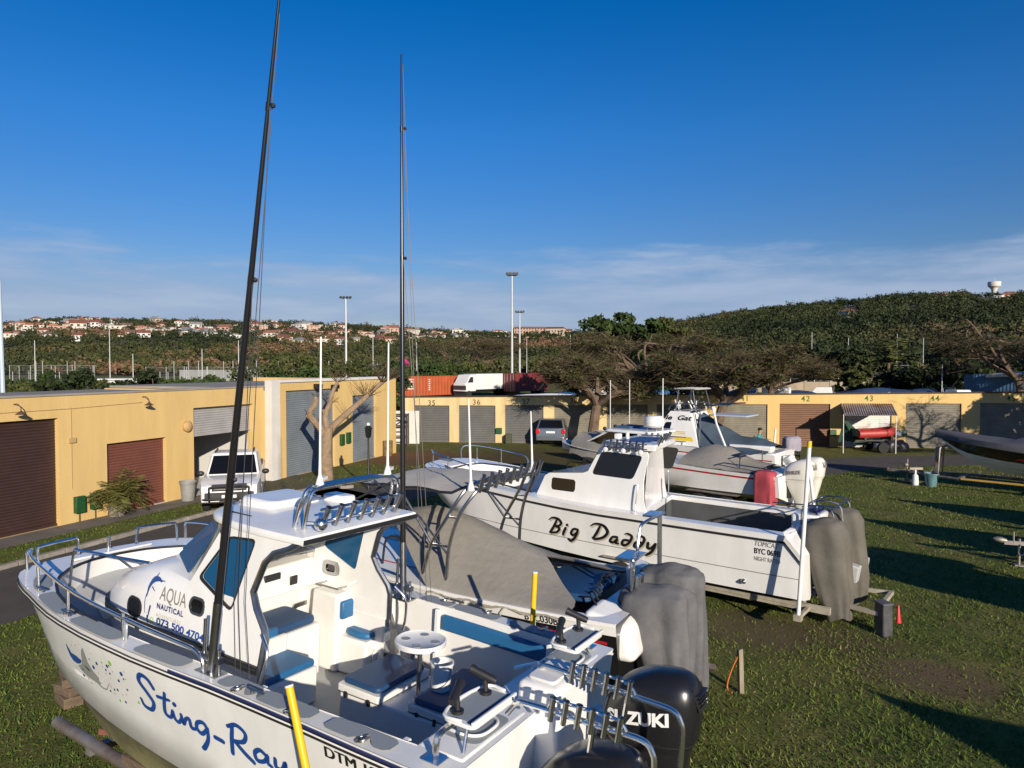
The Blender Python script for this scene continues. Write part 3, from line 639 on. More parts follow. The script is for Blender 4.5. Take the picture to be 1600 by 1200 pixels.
# ---- awning with rusty sheets and the red inflatable under it
def awning():
    dep = 2.9; WF = Wall(WG.p0 + WG.n * dep, WG.p0 + WG.n * dep + WG.d * 10); a, c = WG.at(1313, 640)[0], WG.at(1394, 640)[0]; fa, fc = WF.at(1318, 648)[0], WF.at(1403, 648)[0]; z = WG.at(1355, 630)[1]
    t = thing('awning', 'lean-to awning of rusty corrugated sheets over door 43', 'awning', WG.pt(a, 0)); T = lambda o: setattr(o, 'location', tuple(-x for x in WG.pt(a, 0))) or o
    rows = []; n = 46; lo = 2.02
    for k in range(5):
        f_ = k / 4; rows.append([WG.pt((a + (fa - a) * f_) + ((c - a) * (1 - f_) + (fc - fa) * f_) * i / n, z - .02 + (lo - z) * f_ + (.022 if i % 2 else -.022), .02 + dep * f_) for i in range(n + 1)])
    b = MB(); b.grid(rows); T(b.build('roof_sheet', mat('rusty_sheet', (.42, .40, .37), .6, metal=.3, vs=1.1, col2=(.19, .075, .035)), t, smooth=0))
    b = MB()
    for s_ in (fa + .03, fc - .05): b.cyl(WG.pt(s_, 0, dep - .08), WG.pt(s_, lo, dep - .08), .022, n=8)
    b.cyl(WG.pt(fa, lo - .04, dep - .08), WG.pt(fc, lo - .04, dep - .08), .02, n=8); T(b.build('post', mat('white_post', (.7, .7, .68), .5), t))
    rows = []
    for k in range(9):
        f_ = k / 8; rows.append([WG.pt(fa + .25 + (1.5 * f_ ** 1.3) * j / 5 * 1.0 + .05 * math.sin(5 * f_ + j), 2.15 - 1.75 * f_ + .12 * math.sin(j * 1.3), 1.9 - .3 * f_ + .12 * math.sin(j * 2 + 4 * f_)) for j in range(6)])
    b = MB(); b.grid(rows); b.grid([[p - WG.n * .015 for p in r] for r in rows]); T(b.build('side_tarp', mat('green_tarp', (.012, .05, .03), .7, var=.3, vs=3), t, smooth=60))
    s_ = Wall(WG.p0 + WG.n * 1.9, WG.p0 + WG.n * 1.9 + WG.d).at(1362, 690)[0]; base = WG.pt(s_, 0, 1.9)
    q = thing('inflatable_boat', 'red inflatable dinghy resting under the rusty awning', 'dinghy', base, math.atan2(WG.d.y, WG.d.x) + .15); q.scale = (.62, .8, 1)
    b = MB()
    for y in (-.55, .55): b.tube([(-1.5, y, .95), (.7, y, 1.0), (1.4, y * .75, 1.06), (1.75, 0, 1.14)], [.2, .21], n=12, smooth=6)
    b.build('tube', mat('red_rubber', (.42, .035, .03), .5, var=.3, vs=4), q)
    b = MB(); b.box((0, 0, .86), (2.6, 1.0, .08)); b.box((-1.45, 0, 1.0), (.06, 1.0, .4)); b.build('floor', mat('grey_rubber', (.15, .15, .15), .6), q)
    q = thing('dinghy_trolley', 'low dark trolley of steel bars under the red dinghy', 'trolley', base, math.atan2(WG.d.y, WG.d.x) + .15)
    b = MB(); b.box((0, .4, .62), (2.2, .07, .07)); b.box((0, -.4, .62), (2.2, .07, .07)); b.box((.2, 0, .5), (.08, 1.4, .08)); b.cyl((.2, -.7, .5), (.2, -.7, .3), .04); b.cyl((.2, .7, .5), (.2, .7, .3), .04); b.box((-.6, 0, .74), (.1, 1, .2)); b.box((.8, 0, .74), (.1, 1, .2)); b.build('frame', mat('dark_steel', (.04, .04, .04), .6, metal=.4), q)
    for y in (-.72, .72):
        b = MB(); b.cyl((.2, y - .08, .27), (.2, y + .08, .27), .27, n=18); b.build('wheel', mat('tyre', (.02, .02, .02), .9), q)
    b = MB(); cs = [WG.pt(s_ + x, .28, 1.5 + y) for x, y in ((1.1, .5), (1.5, .3), (1.25, -.1), (.75, .7))]
    for i, p in enumerate(cs): b.ball(p, (.42, .34, .30 + .06 * (i % 2)), 12, 8)
    for v in b.bm.verts: v.co += V((noise.noise(v.co * 3), noise.noise(v.co * 3 + V((7, 0, 0))), noise.noise(v.co * 3 + V((0, 9, 0))))) * .12
    tag(b.build('rubbish_heap', mat('black_plastic', (.03, .03, .035), .45, var=.5, vs=5), smooth=60), 'heap of dark plastic covers lying beside the red dinghy', 'heap')
awning()
# ---- containers, truck and sheds beyond the garages
rust_o = mat('orange_container', (.42, .085, .025), .6, var=.22, vs=.7); rust_r = mat('dark_red_container', (.17, .022, .022), .6, var=.25, vs=.7)
def container(label, px0, px1, pyt, D0, D1, m, logo=False):
    p, q = atd(px0, 590, D0), atd(px1, 590, D1); z1 = H + (569 - pyt) * (D0 + D1) / 2 / F; z0 = z1 - 2.6
    W_ = Wall((p.x, p.y, 0), (q.x, q.y, 0)); t = thing('shipping_container', label, 'container', (p.x, p.y, 0)); T = lambda o: setattr(o, 'location', (-p.x, -p.y, 0)) or o
    L_ = W_.L; b = MB(); n = int(L_ / .14); rows = [[W_.pt(L_ * i / n, z, -.04 if (i // 2) % 2 else 0) for i in range(n + 1)] for z in (z0 + .12, z1 - .12)]
    b.grid(rows); wbox(b, W_, 0, L_, z0, z0 + .12, -2.4, .03); wbox(b, W_, 0, L_, z1 - .12, z1, -2.4, .03); wbox(b, W_, 0, L_, z0 + .12, z1 - .12, -2.4, -.06)
    for s_ in (0, L_ - .16): wbox(b, W_, s_, s_ + .16, z0 + .12, z1 - .12, -.05, .03)
    T(b.build('body', m, t, smooth=0))
    b = MB()
    for o in (-.6, -1.8):
        for d in (-.25, .25): b.cyl(W_.pt(-.04, z0 + .1, o + d), W_.pt(-.04, z1 - .1, o + d), .025, n=5)
    T(b.build('door_bar', steel, t))
    for s0_ in (.4, L_ - 1.4): b = MB(); wbox(b, W_, s0_, s0_ + .8, 0, z0, -2.2, -.2); T(b.build('support', black, t))
    if logo:
        b = MB()
        for r in range(5): wbox(b, W_, .9 + .0, 2.0, z1 - .5 - r * .3, z1 - .36 - r * .3, .035, .04)
        b2 = MB()
        for r in range(6): wbox(b, W_, L_ * .42, L_ * .42 + .28, z1 - .55 - r * .27, z1 - .42 - r * .27, .035, .04)
        T(b.build('marking', mat('container_white', (.7, .6, .55), .7), t))
container('orange shipping container on supports behind garage 35', 628, 722, 587.5, 92, 100, rust_o, True)
container('dark red shipping container right of the white box truck', 805, 856, 583, 100, 105, rust_r)
def box_truck():
    p, q = atd(740, 590, 97), atd(805, 590, 104); z1 = H + (569 - 584) * 100 / F; W_ = Wall((p.x, p.y, 0), (q.x, q.y, 0)); white = mat('van_white', (.72, .72, .70), .45, var=.12, vs=.6)
    t = thing('box_truck', 'white box truck parked behind garages 36 and 37', 'truck', (p.x, p.y, 0)); T = lambda o: setattr(o, 'location', (-p.x, -p.y, 0)) or o
    b = MB(); wbox(b, W_, 0.6, W_.L, 1.1, z1, -2.4, 0); T(b.build('cargo_box', white, t, bevel=.04))
    b = MB(); b.prism([W_.pt(-1.6, .9, 0), W_.pt(.5, .9, 0), W_.pt(.5, z1 - .05, 0), W_.pt(-.6, z1 - .1, 0), W_.pt(-1.35, 2.1, 0), W_.pt(-1.6, 2.0, 0)], W_.n * -2.3); T(b.build('cab', white, t, bevel=.06))
    b = MB(); b.prism([W_.pt(-1.2, 2.1, .02), W_.pt(-.1, 2.1, .02), W_.pt(-.1, z1 - .4, .02), W_.pt(-.62, z1 - .4, .02)], W_.n * -2.34); b.prism([W_.pt(-1.63, 1.1, 0), W_.pt(-1.5, 1.1, 0), W_.pt(-1.5, 1.7, 0), W_.pt(-1.63, 1.7, 0)], W_.n * -2.3); T(b.build('window', HG, t))
    for s_ in (-.9, W_.L - 1.6):
        b = MB(); b.cyl(W_.pt(s_, .5, .02), W_.pt(s_, .5, -2.42), .5, n=18); T(b.build('wheel', mat('tyre', (.02, .02, .02), .9), t))
    b = MB(); wbox(b, W_, -1.5, W_.L, .7, 1.08, -1.8, -.5); T(b.build('chassis', black, t))
box_truck()
def boundary_wall():
    p, q = atd(985, 600, 118), atd(1420, 600, 114); W_ = Wall((p.x, p.y, 0), (q.x, q.y, 0))
    t = thing('boundary_wall', 'long beige boundary wall beyond the parked boats', 'wall', (p.x, p.y, 0)); T = lambda o: setattr(o, 'location', (-p.x, -p.y, 0)) or o
    b = MB(); wbox(b, W_, 0, W_.L, 0, 1.75, -.2, 0)
    T(b.build('wall_panel', mat('beige_wall', (.36, .29, .20), .9, var=.25, vs=.5), t, smooth=0))
    for i in range(12):
        b = MB(); s_ = W_.L * i / 11; wbox(b, W_, s_ - .2, s_ + .2, 0, 1.9, -.25, .08); T(b.build('pier', MATS['beige_wall'], t, smooth=0))
boundary_wall()
def shed():
    p, q = atd(1506, 600, 62), atd(1680, 600, 56); W_ = Wall((p.x, p.y, 0), (q.x, q.y, 0)); z1 = H + (569 - 585) * 61 / F
    t = thing('boat_shed', 'blue sheet metal shed with a white sloping roof edge at the right', 'shed', (p.x, p.y, 0)); T = lambda o: setattr(o, 'location', (-p.x, -p.y, 0)) or o
    n = 60; b = MB(); b.grid([[W_.pt(W_.L * i / n, z, .03 if i % 2 else 0) for i in range(n + 1)] for z in (0, z1)]); wbox(b, W_, 0, W_.L, 0, z1 - .02, -5, -.05); T(b.build('wall', mat('blue_sheet', (.05, .13, .25), .6, var=.25, vs=.8), t, smooth=0))
    b = MB(); b.hexa([W_.pt(1.8, z1 - .25, .5), W_.pt(W_.L + .3, z1 + .1, .5), W_.pt(W_.L + .3, z1 + .15, -5.2), W_.pt(1.8, z1, -5.2)], [W_.pt(1.8, z1 + .0, .5), W_.pt(W_.L + .3, z1 + .35, .5), W_.pt(W_.L + .3, z1 + .4, -5.2), W_.pt(1.8, z1 + .2, -5.2)]); T(b.build('roof', mat('white_sheet', (.6, .6, .58), .6, var=.2, vs=1), t, smooth=0))
shed()
def low_house(label, px0, px1, py, D):
    p, q = atd(px0, 600, D), atd(px1, 600, D + 2); W_ = Wall((p.x, p.y, 0), (q.x, q.y, 0)); z1 = H + (569 - py) * D / F
    t = thing('low_building', label, 'building', (p.x, p.y, 0)); T = lambda o: setattr(o, 'location', (-p.x, -p.y, 0)) or o
    b = MB(); wbox(b, W_, 0, W_.L, 0, z1, -4, 0); T(b.build('wall', whitep, t, smooth=0))
    b = MB(); wbox(b, W_, -.2, W_.L + .2, z1 + .002, z1 + .12, -4.2, .2); T(b.build('roof', mat('white_sheet', (.6, .6, .58), .6, var=.2, vs=1), t, smooth=0))
low_house('low white building behind the hedge above the left workshop', 150, 226, 594, 66)
# ================================================================ BOATS
class Frame:
    """pose of a boat on its trailer: x forward, y port, z up"""
    def __init__(s, o, yaw, pitch=0.0, roll=0.0):
        s.e = (roll, -pitch, yaw); s.o = V(o); s.R = Euler(s.e).to_matrix(); s.Ri = s.R.transposed()
    def on(s, px, py, ax, val):
        o = s.Ri @ (V((0, 0, H)) - s.o); d = s.Ri @ ray(px, py); t = (val - o[ax]) / d[ax]; return o + d * t
    def w(s, p): return s.o + s.R @ V(p)
gel = mat('white_gelcoat', (0.80, 0.80, 0.785), 0.26, coat=0.4, vs=2.2, col2=(0.71, 0.705, 0.68), stretch=(1, 1, .35))
gel_in = mat('white_liner', (0.76, 0.75, 0.72), 0.42, var=0.08, vs=2.5)
gelg = mat('grey_nonskid', (0.26, 0.29, 0.31), 0.75, bump=0.25, bs=220)
gelf = mat('floor_nonskid', (0.40, 0.41, 0.41), 0.75, bump=0.2, bs=200, var=0.2, vs=2)
chrome = mat('chrome', (0.74, 0.74, 0.73), 0.24, metal=1.0)
chrome_d = mat('dull_stainless', (0.42, 0.42, 0.42), 0.32, metal=1.0, var=0.3, vs=9)
rubber = mat('black_rubber', (0.016, 0.016, 0.018), 0.5)
navy = mat('navy_stripe', (0.018, 0.028, 0.11), 0.35)
blue_v = mat('blue_vinyl', (0.020, 0.125, 0.29), 0.45, var=0.15, vs=5)
blue_d = mat('dark_blue_vinyl', (0.017, 0.060, 0.150), 0.5, var=0.2, vs=4)
glass_b = mat('blue_glass', (0.012, 0.075, 0.17), 0.12, spec=0.10)
glass_k = mat('black_glass', (0.006, 0.006, 0.007), 0.07)
anti = mat('antifoul', (0.22, 0.20, 0.085), 0.85, vs=1.15, col2=(0.022, 0.018, 0.014), bump=0.2, bs=25)
carbon = mat('carbon_black', (0.012, 0.012, 0.014), 0.25)
inkb = mat('letter_blue', (0.010, 0.060, 0.26), 0.35); inkk = mat('letter_black', (0.012, 0.012, 0.012), 0.4); inkg = mat('letter_grey', (0.20, 0.19, 0.17), 0.4); inkn = mat('letter_navy', (0.02, 0.03, 0.16), 0.4); inkl = mat('letter_pale', (0.46, 0.42, 0.33), 0.4)
lime = mat('lime', (0.22, 0.55, 0.04), 0.4); raygrey = mat('ray_grey', (0.27, 0.28, 0.27), 0.35)
white_e = mat('white_plastic', (0.72, 0.72, 0.70), 0.35)
yellow = mat('yellow_pipe', (0.80, 0.48, 0.01), 0.45, var=0.12, vs=6)
galv = mat('galvanised_frame', (0.34, 0.33, 0.31), 0.55, metal=0.7, vs=3, col2=(0.20, 0.13, 0.09))
wood = mat('old_timber', (0.17, 0.12, 0.08), 0.9, var=0.5, vs=4, bump=0.5, bs=30, stretch=(1, 1, 5))
tyre = mat('tyre', (0.02, 0.02, 0.02), 0.9)
def cat_hull(st, name, t, mats, Yg, Zg, ych, zch, yk, zk, ytun, ztun, flare=0.0):
    """catamaran shell lofted along stations; mats = (topsides, bottom)"""
    b = MB(); rows = []
    for x in st:
        g, zg = sinterp(Yg, x), Zg(x); c, zc = sinterp(ych, x), sinterp(zch, x); k, zk_ = sinterp(yk, x), sinterp(zk, x); yt, zt = sinterp(ytun, x), sinterp(ztun, x)
        c = min(c, g * 0.97); k = min(k, c * 0.95); yt = min(yt, k * 0.8); zc = min(zc, zg - .03); zk_ = min(zk_, zc - .005); zt = min(zt, zg - .1)
        half = [(g, zg), (g - .012, zg - .07)] + [(g - .012 + (c - g + .012) * q - flare * math.sin(math.pi * q) * .5, zg - .07 + (zc - zg + .07) * q) for q in (.3, .65)] + [(c, zc), (c - .03, zc - .015), (k, zk_), (k - .04, zk_), (yt, zt), (0, zt + .02)]
        rows.append([(x, y, z) for y, z in half] + [(x, -y, z) for y, z in half[-2::-1]])
    g = b.grid(rows)
    nh = 10
    for f in b.bm.faces:
        pass
    m = len(rows[0]) - 1
    for i, f in enumerate(b.bm.faces):
        j = i % m; j = j if j < m / 2 else m - 1 - j
        f.material_index = 1 if j >= 4 else 0
    b.face(g[0])
    return b.build(name, list(mats), t, smooth=50)
def side_map(Yg, Zg, ych, zch, flare=0.0, sgn=1, off=0.004):
    def fn(x, z):
        g, zg = sinterp(Yg, x) - .012, Zg(x) - .13; c, zc = sinterp(ych, x), sinterp(zch, x); q = min(1, max(-.3, (zg - z) / max(.01, zg - zc)))
        return V((x, sgn * (g + (c - g) * q - flare * math.sin(math.pi * max(0, q)) * .5 + off), z))
    return fn
def outline_band(b, Y, Z, xs, ins, z0, z1, tip=True):
    """band following both gunwales round the bow: cross-section is a small box from ins[0] to ins[1] inboard"""
    pts = [(x, sinterp(Y, x)) for x in xs]; loop = pts + [(x, -y) for x, y in reversed(pts) if y > 1e-6]
    n = len(loop); rows = []
    for i, (x, y) in enumerate(loop):
        a, c = loop[max(i - 1, 0)], loop[min(i + 1, n - 1)]; tx, ty = c[0] - a[0], c[1] - a[1]; l = math.hypot(tx, ty); nx, ny = ty / l, -tx / l   # inward is -n
        zz = Z(x); q = [(-ins[0], z0), (-ins[1], z0), (-ins[1], z1), (-ins[0], z1)]
        rows.append([(x - nx * -o if False else x + nx * o, y + ny * o, zz + h) for o, h in [(o_ * (1 if ny * y >= 0 or abs(y) < 1e-6 else 1), h_) for o_, h_ in q]])
    b.grid(rows, closed=True, caps=True)
def outboard(parent, loc, tilt, cm, name='outboard_motor', txt=None, hp=None, sc=1.0, yawr=0.0, stripes=None, inv=False):
    """cowling is the part; leg, propeller, bracket, lettering are its pieces (x forward)"""
    M_ = Matrix.Translation(loc) @ Matrix.Rotation(yawr, 4, 'Z') @ Matrix.Rotation(tilt, 4, 'Y') @ Matrix.Diagonal((sc, sc, sc, 1))
    def ring(z, x0, x1, w, p=3.3, n=28):
        c, a = (x0 + x1) / 2, (x1 - x0) / 2; out = []
        for k in range(n):
            t = 6.28318 * k / n; cc, ss = math.cos(t), math.sin(t)
            ww = w * (1 - .16 * (-cc if cc < 0 else 0)); out.append(V((c + a * abs(cc) ** (2 / p) * (1 if cc > 0 else -1), ww * abs(ss) ** (2 / p) * (1 if ss > 0 else -1), z)))
        return out
    b = MB()
    b.grid([ring(*q) for q in ((-.02, -.36, .34, .23), (.05, -.40, .37, .255), (.22, -.43, .36, .262), (.36, -.445, .31, .25), (.46, -.43, .20, .225), (.53, -.39, .06, .18), (.565, -.34, -.06, .11), (.575, -.28, -.12, .04))], closed=True, caps=True)
    o = b.build(name, cm, parent, smooth=42); o.matrix_local = M_
    def sub(n, bb, m, **k): q = bb.build(n, m, o, **k); return q
    b = MB(); b.grid([ring(*q) for q in ((-.72, -.12, .10, .09), (-.5, -.20, .16, .13), (-.2, -.30, .27, .19), (-.02, -.35, .33, .225))], closed=True, caps=True)
    b.grid([ring(*q, 2.2) for q in ((-1.15, -.13, .02, .03), (-.95, -.14, .06, .045), (-.70, -.12, .09, .085))], closed=True, caps=True); b.box((-.06, 0, -.93), (.42, .26, .015))
    b.lathe([(.02, -.28), (.07, -.18), (.075, .1), (.05, .26), (.01, .33)], (-.05, 0, -1.1), 14, axis=(1, 0, 0)); b.prism([(-.02, -.006, -1.15), (-.2, -.006, -1.12), (-.17, -.006, -1.36), (-.05, -.006, -1.36)], (0, .012, 0))
    sub('leg', b, cm)
    b = MB()
    for k in range(3):
        a = k * 2.0944; u = V((0, math.cos(a), math.sin(a))); w = V((0, -math.sin(a), math.cos(a)))
        b.grid([[V((-.36, 0, -1.1)) + u * r + w * c + V((.5 * c, 0, 0)) for c in (-wd, 0, wd)] for r, wd in ((.05, .04), (.11, .08), (.16, .07), (.19, .03))])
    sub('propeller', b, chrome_d)
    b = MB(); b.box((.30, .1, -.22), (.22, .05, .5)); b.box((.30, -.1, -.22), (.22, .05, .5)); b.box((.36, 0, -.08), (.12, .34, .12)); b.cyl((.3, -.2, -.02), (.3, .2, -.02), .035); sub('bracket', b, rubber)
    b = MB(); b.grid([[V(p) * 1.006 for p in ring(.04, -.395, .365, .252)], [V(p) * 1.008 + V((0, 0, .02)) for p in ring(.04, -.395, .365, .254)]], closed=True); sub('cowl_seam', b, rubber if not inv else inkg)
    def side(sg):
        def fn(u, v):
            z = v; # width of cowl at that height
            w = interp([(.05, .255), (.22, .262), (.36, .25), (.46, .225)], z); c, a = interp([(.05, -.015), (.22, -.035), (.36, -.067)], z), interp([(.05, .385), (.22, .395), (.36, .378)], z)
            cc = max(-.98, min(.98, (u - c) / a)); ct = (abs(cc) ** 1.65); ss = math.sqrt(max(0, 1 - ct * ct)) ** (2 / 3.3); ww = w * (1 - .16 * (ct if cc < 0 else 0))
            return V((u, sg * (ww * ss + .006), z))
        return Surf(fn, (0, sg, 0))
    if txt:
        for sg in (1, -1):
            f_ = side(sg); q = letters('lettering', txt, .135, Surf(lambda u, v: f_((.27 - u) if sg > 0 else (-.33 + u), .17 + v + (.10 * u)), (0, sg, 0)), white_e if not inv else inkg, o, bold=.006, width=.52 if not inv else .42)
    if hp:
        letters('lettering', hp, .10, Surf(lambda u, v: V((-.452 + .02 * v, .02 - u, .30 + v * .7)), (-1, 0, 0)), white_e, o, bold=.004)
    b = MB(); b.hexa([(-.455, -.10, .30 - .0), (-.455, .10, .30), (-.40, .12, .47), (-.40, -.12, .47)], [(-.46, -.10, .31), (-.46, .10, .31), (-.41, .12, .48), (-.41, -.12, .48)])
    for i in range(4): b.box((-.43, 0, .345 + .03 * i), (.07, .19 + .01 * i, .008))
    sub('air_intake', b, rubber if not inv else inkg)
    return o
FS = Frame((0.517, 5.426, 0.0), 2.603, 0.05, 0.03)
def sting():
    t = thing('catamaran_fishing_boat', 'white and blue fishing catamaran with blue cushions and tall black outriggers in the foreground', 'boat', FS.o, rot=FS.e)
    Yg = [(0.38, 1.36), (0.76, 1.38), (1.7, 1.385), (2.7, 1.41), (3.7, 1.465), (4.5, 1.46), (5.2, 1.40), (5.8, 1.28), (6.2, 1.19), (6.48, 1.06), (6.60, .92), (6.68, .66), (6.72, .3), (6.73, 0.0)]
    Zg = lambda x: 1.87 + .065 * (max(0, x) / 6.7) ** 2
    ych = [(0, 1.14), (4, 1.17), (5, 1.15), (5.6, 1.12), (6.05, 1.05), (6.3, .98), (6.5, .86), (6.72, .6)]
    zch = [(0, .78), (3, .83), (4, .88), (4.7, .95), (5.3, 1.08), (5.6, 1.20), (5.83, 1.37), (6.08, 1.56), (6.3, 1.72), (6.5, 1.80), (6.72, 1.86)]
    yk = [(0, .98), (4, 1.0), (5.2, .98), (5.8, 1.02), (6.1, .98), (6.4, .86), (6.72, .5)]
    zk = [(0, .50), (3.5, .50), (4.6, .57), (5.1, .73), (5.35, .90), (5.6, 1.10), (5.83, 1.30), (6.08, 1.51), (6.3, 1.69), (6.5, 1.78), (6.72, 1.84)]
    yt = [(0, .42), (5, .42), (6.4, .3), (6.72, .2)]; zt = [(0, .92), (4.5, .98), (5.6, 1.12), (6.3, 1.62), (6.72, 1.82)]
    xs = [.40, .76, 1.2, 1.7, 2.2, 2.7, 3.2, 3.7, 4.1, 4.5, 4.9, 5.2, 5.5, 5.8, 6.0, 6.2, 6.35, 6.48, 6.60, 6.66, 6.70, 6.725]
    hull_o = cat_hull(xs, 'hull', t, (gel, anti), Yg, Zg, ych, zch, yk, zk, yt, zt, flare=.02)
    b = MB(); outline_band(b, Yg, Zg, xs, (-.02, .012), -.078, -.060); outline_band(b, Yg, Zg, xs, (-.014, .012), -.044, -.040); b.build('rub_rail', rubber, t, smooth=60)
    b = MB(); outline_band(b, Yg, Zg, xs, (-.028, .010), -.059, -.041); b.build('rub_strake', gel, t, smooth=60)
    for s in (1, -1):
        b = MB(); b.grid([[(x, s * (sinterp(Yg, x) + o), Zg(x) + h) for o, h in ((.006, -.034), (.006, -.016), (-.01, -.016), (-.01, -.034))] for x in xs if x < 3.5], closed=True, caps=True); b.build('gunwale_stripe', navy, t, smooth=60)
    # deck ring, inner opening
    Yi = [(.82, 1.14), (2.0, 1.21), (3.0, 1.23), (3.8, 1.28), (4.5, 1.29), (5.15, 1.24), (5.6, 1.11), (5.95, .92), (6.2, .68), (6.33, .42), (6.385, .2), (6.40, 0.0)]
    ou = [(.40, 1.36)] + [(x, sinterp(Yg, x)) for x in xs[1:-1]] + [(6.73, 0)]
    xi = [.82, 1.2, 1.7, 2.2, 2.7, 3.2, 3.7, 4.1, 4.5, 4.9, 5.2, 5.5, 5.8, 6.0, 6.2, 6.3, 6.36, 6.39]
    inn = [(x, sinterp(Yi, x)) for x in xi] + [(6.40, 0)]
    out_l = ou + [(x, -y) for x, y in ou[-2::-1]]; in_l = inn + [(x, -y) for x, y in inn[-2::-1]]
    b = MB(); b.plate(out_l, [in_l], lambda x, y: V((x, y, Zg(x) + .003 + .012 * (1 - abs(y) / 1.5))))
    for f in list(b.bm.faces):
        pass
    b.build('side_deck', gel, t, smooth=50)
    b = MB(); b.grid([[(x, y, Zg(x) + .012) for x, y in in_l], [(x, y * .995, Zg(x) - .03) for x, y in in_l], [(x, y * .985, (1.30 + .26 * max(0, x - 4.9)) if x > 2.68 else 1.08) for x, y in in_l]]); b.prism([(.80, -1.13, 1.08), (.82, -1.13, 1.08), (.82, 1.13, 1.08), (.80, 1.13, 1.08)], (0, 0, .77)); b.build('cockpit_liner', gel_in, t, smooth=50)
    b = MB(); z = lambda x: Zg(x) + .018
    outline_band(b, Yi, lambda x: Zg(x) + .018, [x for x in xi if x > 4.4] + [6.40], (-.01, .018), -.012, .012); b.build('coaming_trim', rubber, t, smooth=60)
    b = MB(); b.poly([(.7, -1.15, 1.1), (3.95, -1.15, 1.1), (3.95, 1.15, 1.1), (.7, 1.15, 1.1)]); b.poly([(5.1, -1.14, 1.38), (5.8, -.98, 1.52), (5.8, .98, 1.52), (5.1, 1.14, 1.38)]); b.poly([(5.8, -.98, 1.52), (6.43, -.6, 1.76), (6.43, .6, 1.76), (5.8, .98, 1.52)])
    for s in (1, -1): b.poly([(2.72, s * .8, 1.40), (5.15, s * .8, 1.34), (5.15, s * 1.17, 1.38), (2.72, s * 1.21, 1.40)]); b.poly([(2.72, s * .8, 1.40), (2.72, s * 1.22, 1.40), (2.72, s * 1.22, 1.1), (2.72, s * .8, 1.1)])
    b.build('cockpit_floor', gelf, t)
    b = MB(); b.hexa([(5.6, .6, 1.34), (6.0, .55, 1.34), (6.0, -.55, 1.34), (5.6, -.6, 1.34)], [(5.6, .6, 1.60), (6.0, .5, 1.60), (6.0, -.5, 1.60), (5.6, -.6, 1.60)]); b.box((5.5, -.82, 1.52), (.9, .4, .35), -.25); b.build('bow_seat', gel_in, t, bevel=.03)
    # anchor locker lids, deck pads, rod holders, cleats
    b = MB(); b.prism([(6.44, .55, 1.945), (6.60, .35, 1.945), (6.62, -.25, 1.945), (6.48, -.5, 1.945)], (0, 0, .03)); b.build('anchor_lid', gel, t, bevel=.012)
    def pad(x0, x1, s, notch=None):
        n = 16; A = [(x0 + (x1 - x0) * i / n) for i in range(n + 1)]
        lo, hi = [], []
        for x in A:
            e = min(1, math.sqrt(max(0, 1 - ((abs(x - (x0 + x1) / 2) / ((x1 - x0) / 2)) ** 8)))); ym = (sinterp(Yg, x) + sinterp(Yi, x)) / 2 + .0; w = (.088) * (.55 + .45 * e)
            h = w
            if notch and abs(x - notch) < .1: h = w - .085 * math.cos((x - notch) / .1 * 1.57)
            lo.append((x, s * (ym - w))); hi.append((x, s * (ym + h)))
        bb = MB(); bb.grid([[(x, y, Zg(x) + .0195 - .004 * 0) for x, y in lo], [(x, y, Zg(x) + .0195) for x, y in hi]]); bb.build('deck_pad', gelg, t)
    for s in (1, -1):
        for x0, x1, nx in ((.92, 1.52, 1.15), (1.66, 2.22, 1.84), (2.24 + .02, 2.66, 2.42), (3.1, 3.72, None), (4.0, 4.75, None), (4.9, 5.6, None), (5.75, 6.2, None)):
            pad(x0, x1, s, nx)
        for x in (1.15, 1.84, 2.42):
            y = s * ((sinterp(Yg, x) + sinterp(Yi, x)) / 2 + .055); b = MB(); b.lathe([(.032, .014), (.055, .016), (.055, .026), (.035, .03), (.03, .004)], (x, y, Zg(x) + .005), 14, axis=(.35, 0, 1)); b.build('rod_holder', chrome_d, t)
    for x, s in ((2.24, 1), (2.24, -1), (5.68, 1), (5.68, -1), (4.85, 1), (4.85, -1)):
        y = s * ((sinterp(Yg, x) + sinterp(Yi, x)) / 2 + .04); z_ = Zg(x) + .02; b = MB(); b.tube([(x - .09, y, z_ + .035), (x + .09, y, z_ + .035)], .012, 6); b.cyl((x - .04, y, z_), (x - .04, y, z_ + .035), .012); b.cyl((x + .04, y, z_), (x + .04, y, z_ + .035), .012); b.build('cleat', chrome_d, t)
    # stern quarters and livewell
    for s in (1, -1):
        b = MB(); y0, y1 = (.26, 1.13) if s > 0 else (-1.13, -.48)
        b.hexa([(.40, y0, 1.0), (.83, y0, 1.0), (.83, y1, 1.0), (.40, y1, 1.0)], [(.44, y0, 1.885), (.83, y0, 1.885), (.83, y1, 1.885), (.44, y1, 1.885)]); b.build('stern_quarter', gel, t, bevel=.025)
        yc = .68 if s > 0 else -.82; b = MB(); b.prism([(p[0], p[1], 1.887) for p in rrect(.47, yc - .24, .79, yc + .24, .07)], (0, 0, .004)); q = b.build('hatch_pad', gelg, t, smooth=0)
        b = MB(); b.tube([(.78, yc - .17, 1.895), (.62, yc - .18, 1.9), (.52, yc - .12, 1.9), (.50, yc, 1.9), (.52, yc + .12, 1.9), (.62, yc + .18, 1.9), (.78, yc + .17, 1.895)], .012, 7, smooth=4); b.build('hatch_ring', white_e, t)
    b = MB(); b.hexa([(.12, -.46, 1.0), (.62, -.46, 1.0), (.62, .20, 1.0), (.12, .20, 1.0)], [(.24, -.42, 2.06), (.60, -.42, 2.06), (.60, .16, 2.06), (.24, .16, 2.06)]); b.build('livewell', gel, t, bevel=.05, seg=3)
    b = MB(); b.prism([(p[0], p[1], 2.061) for p in rrect(.30, -.36, .55, .10, .05)], (0, 0, .025)); b.build('livewell_lid', gel_in, t, bevel=.012)
    b = MB()
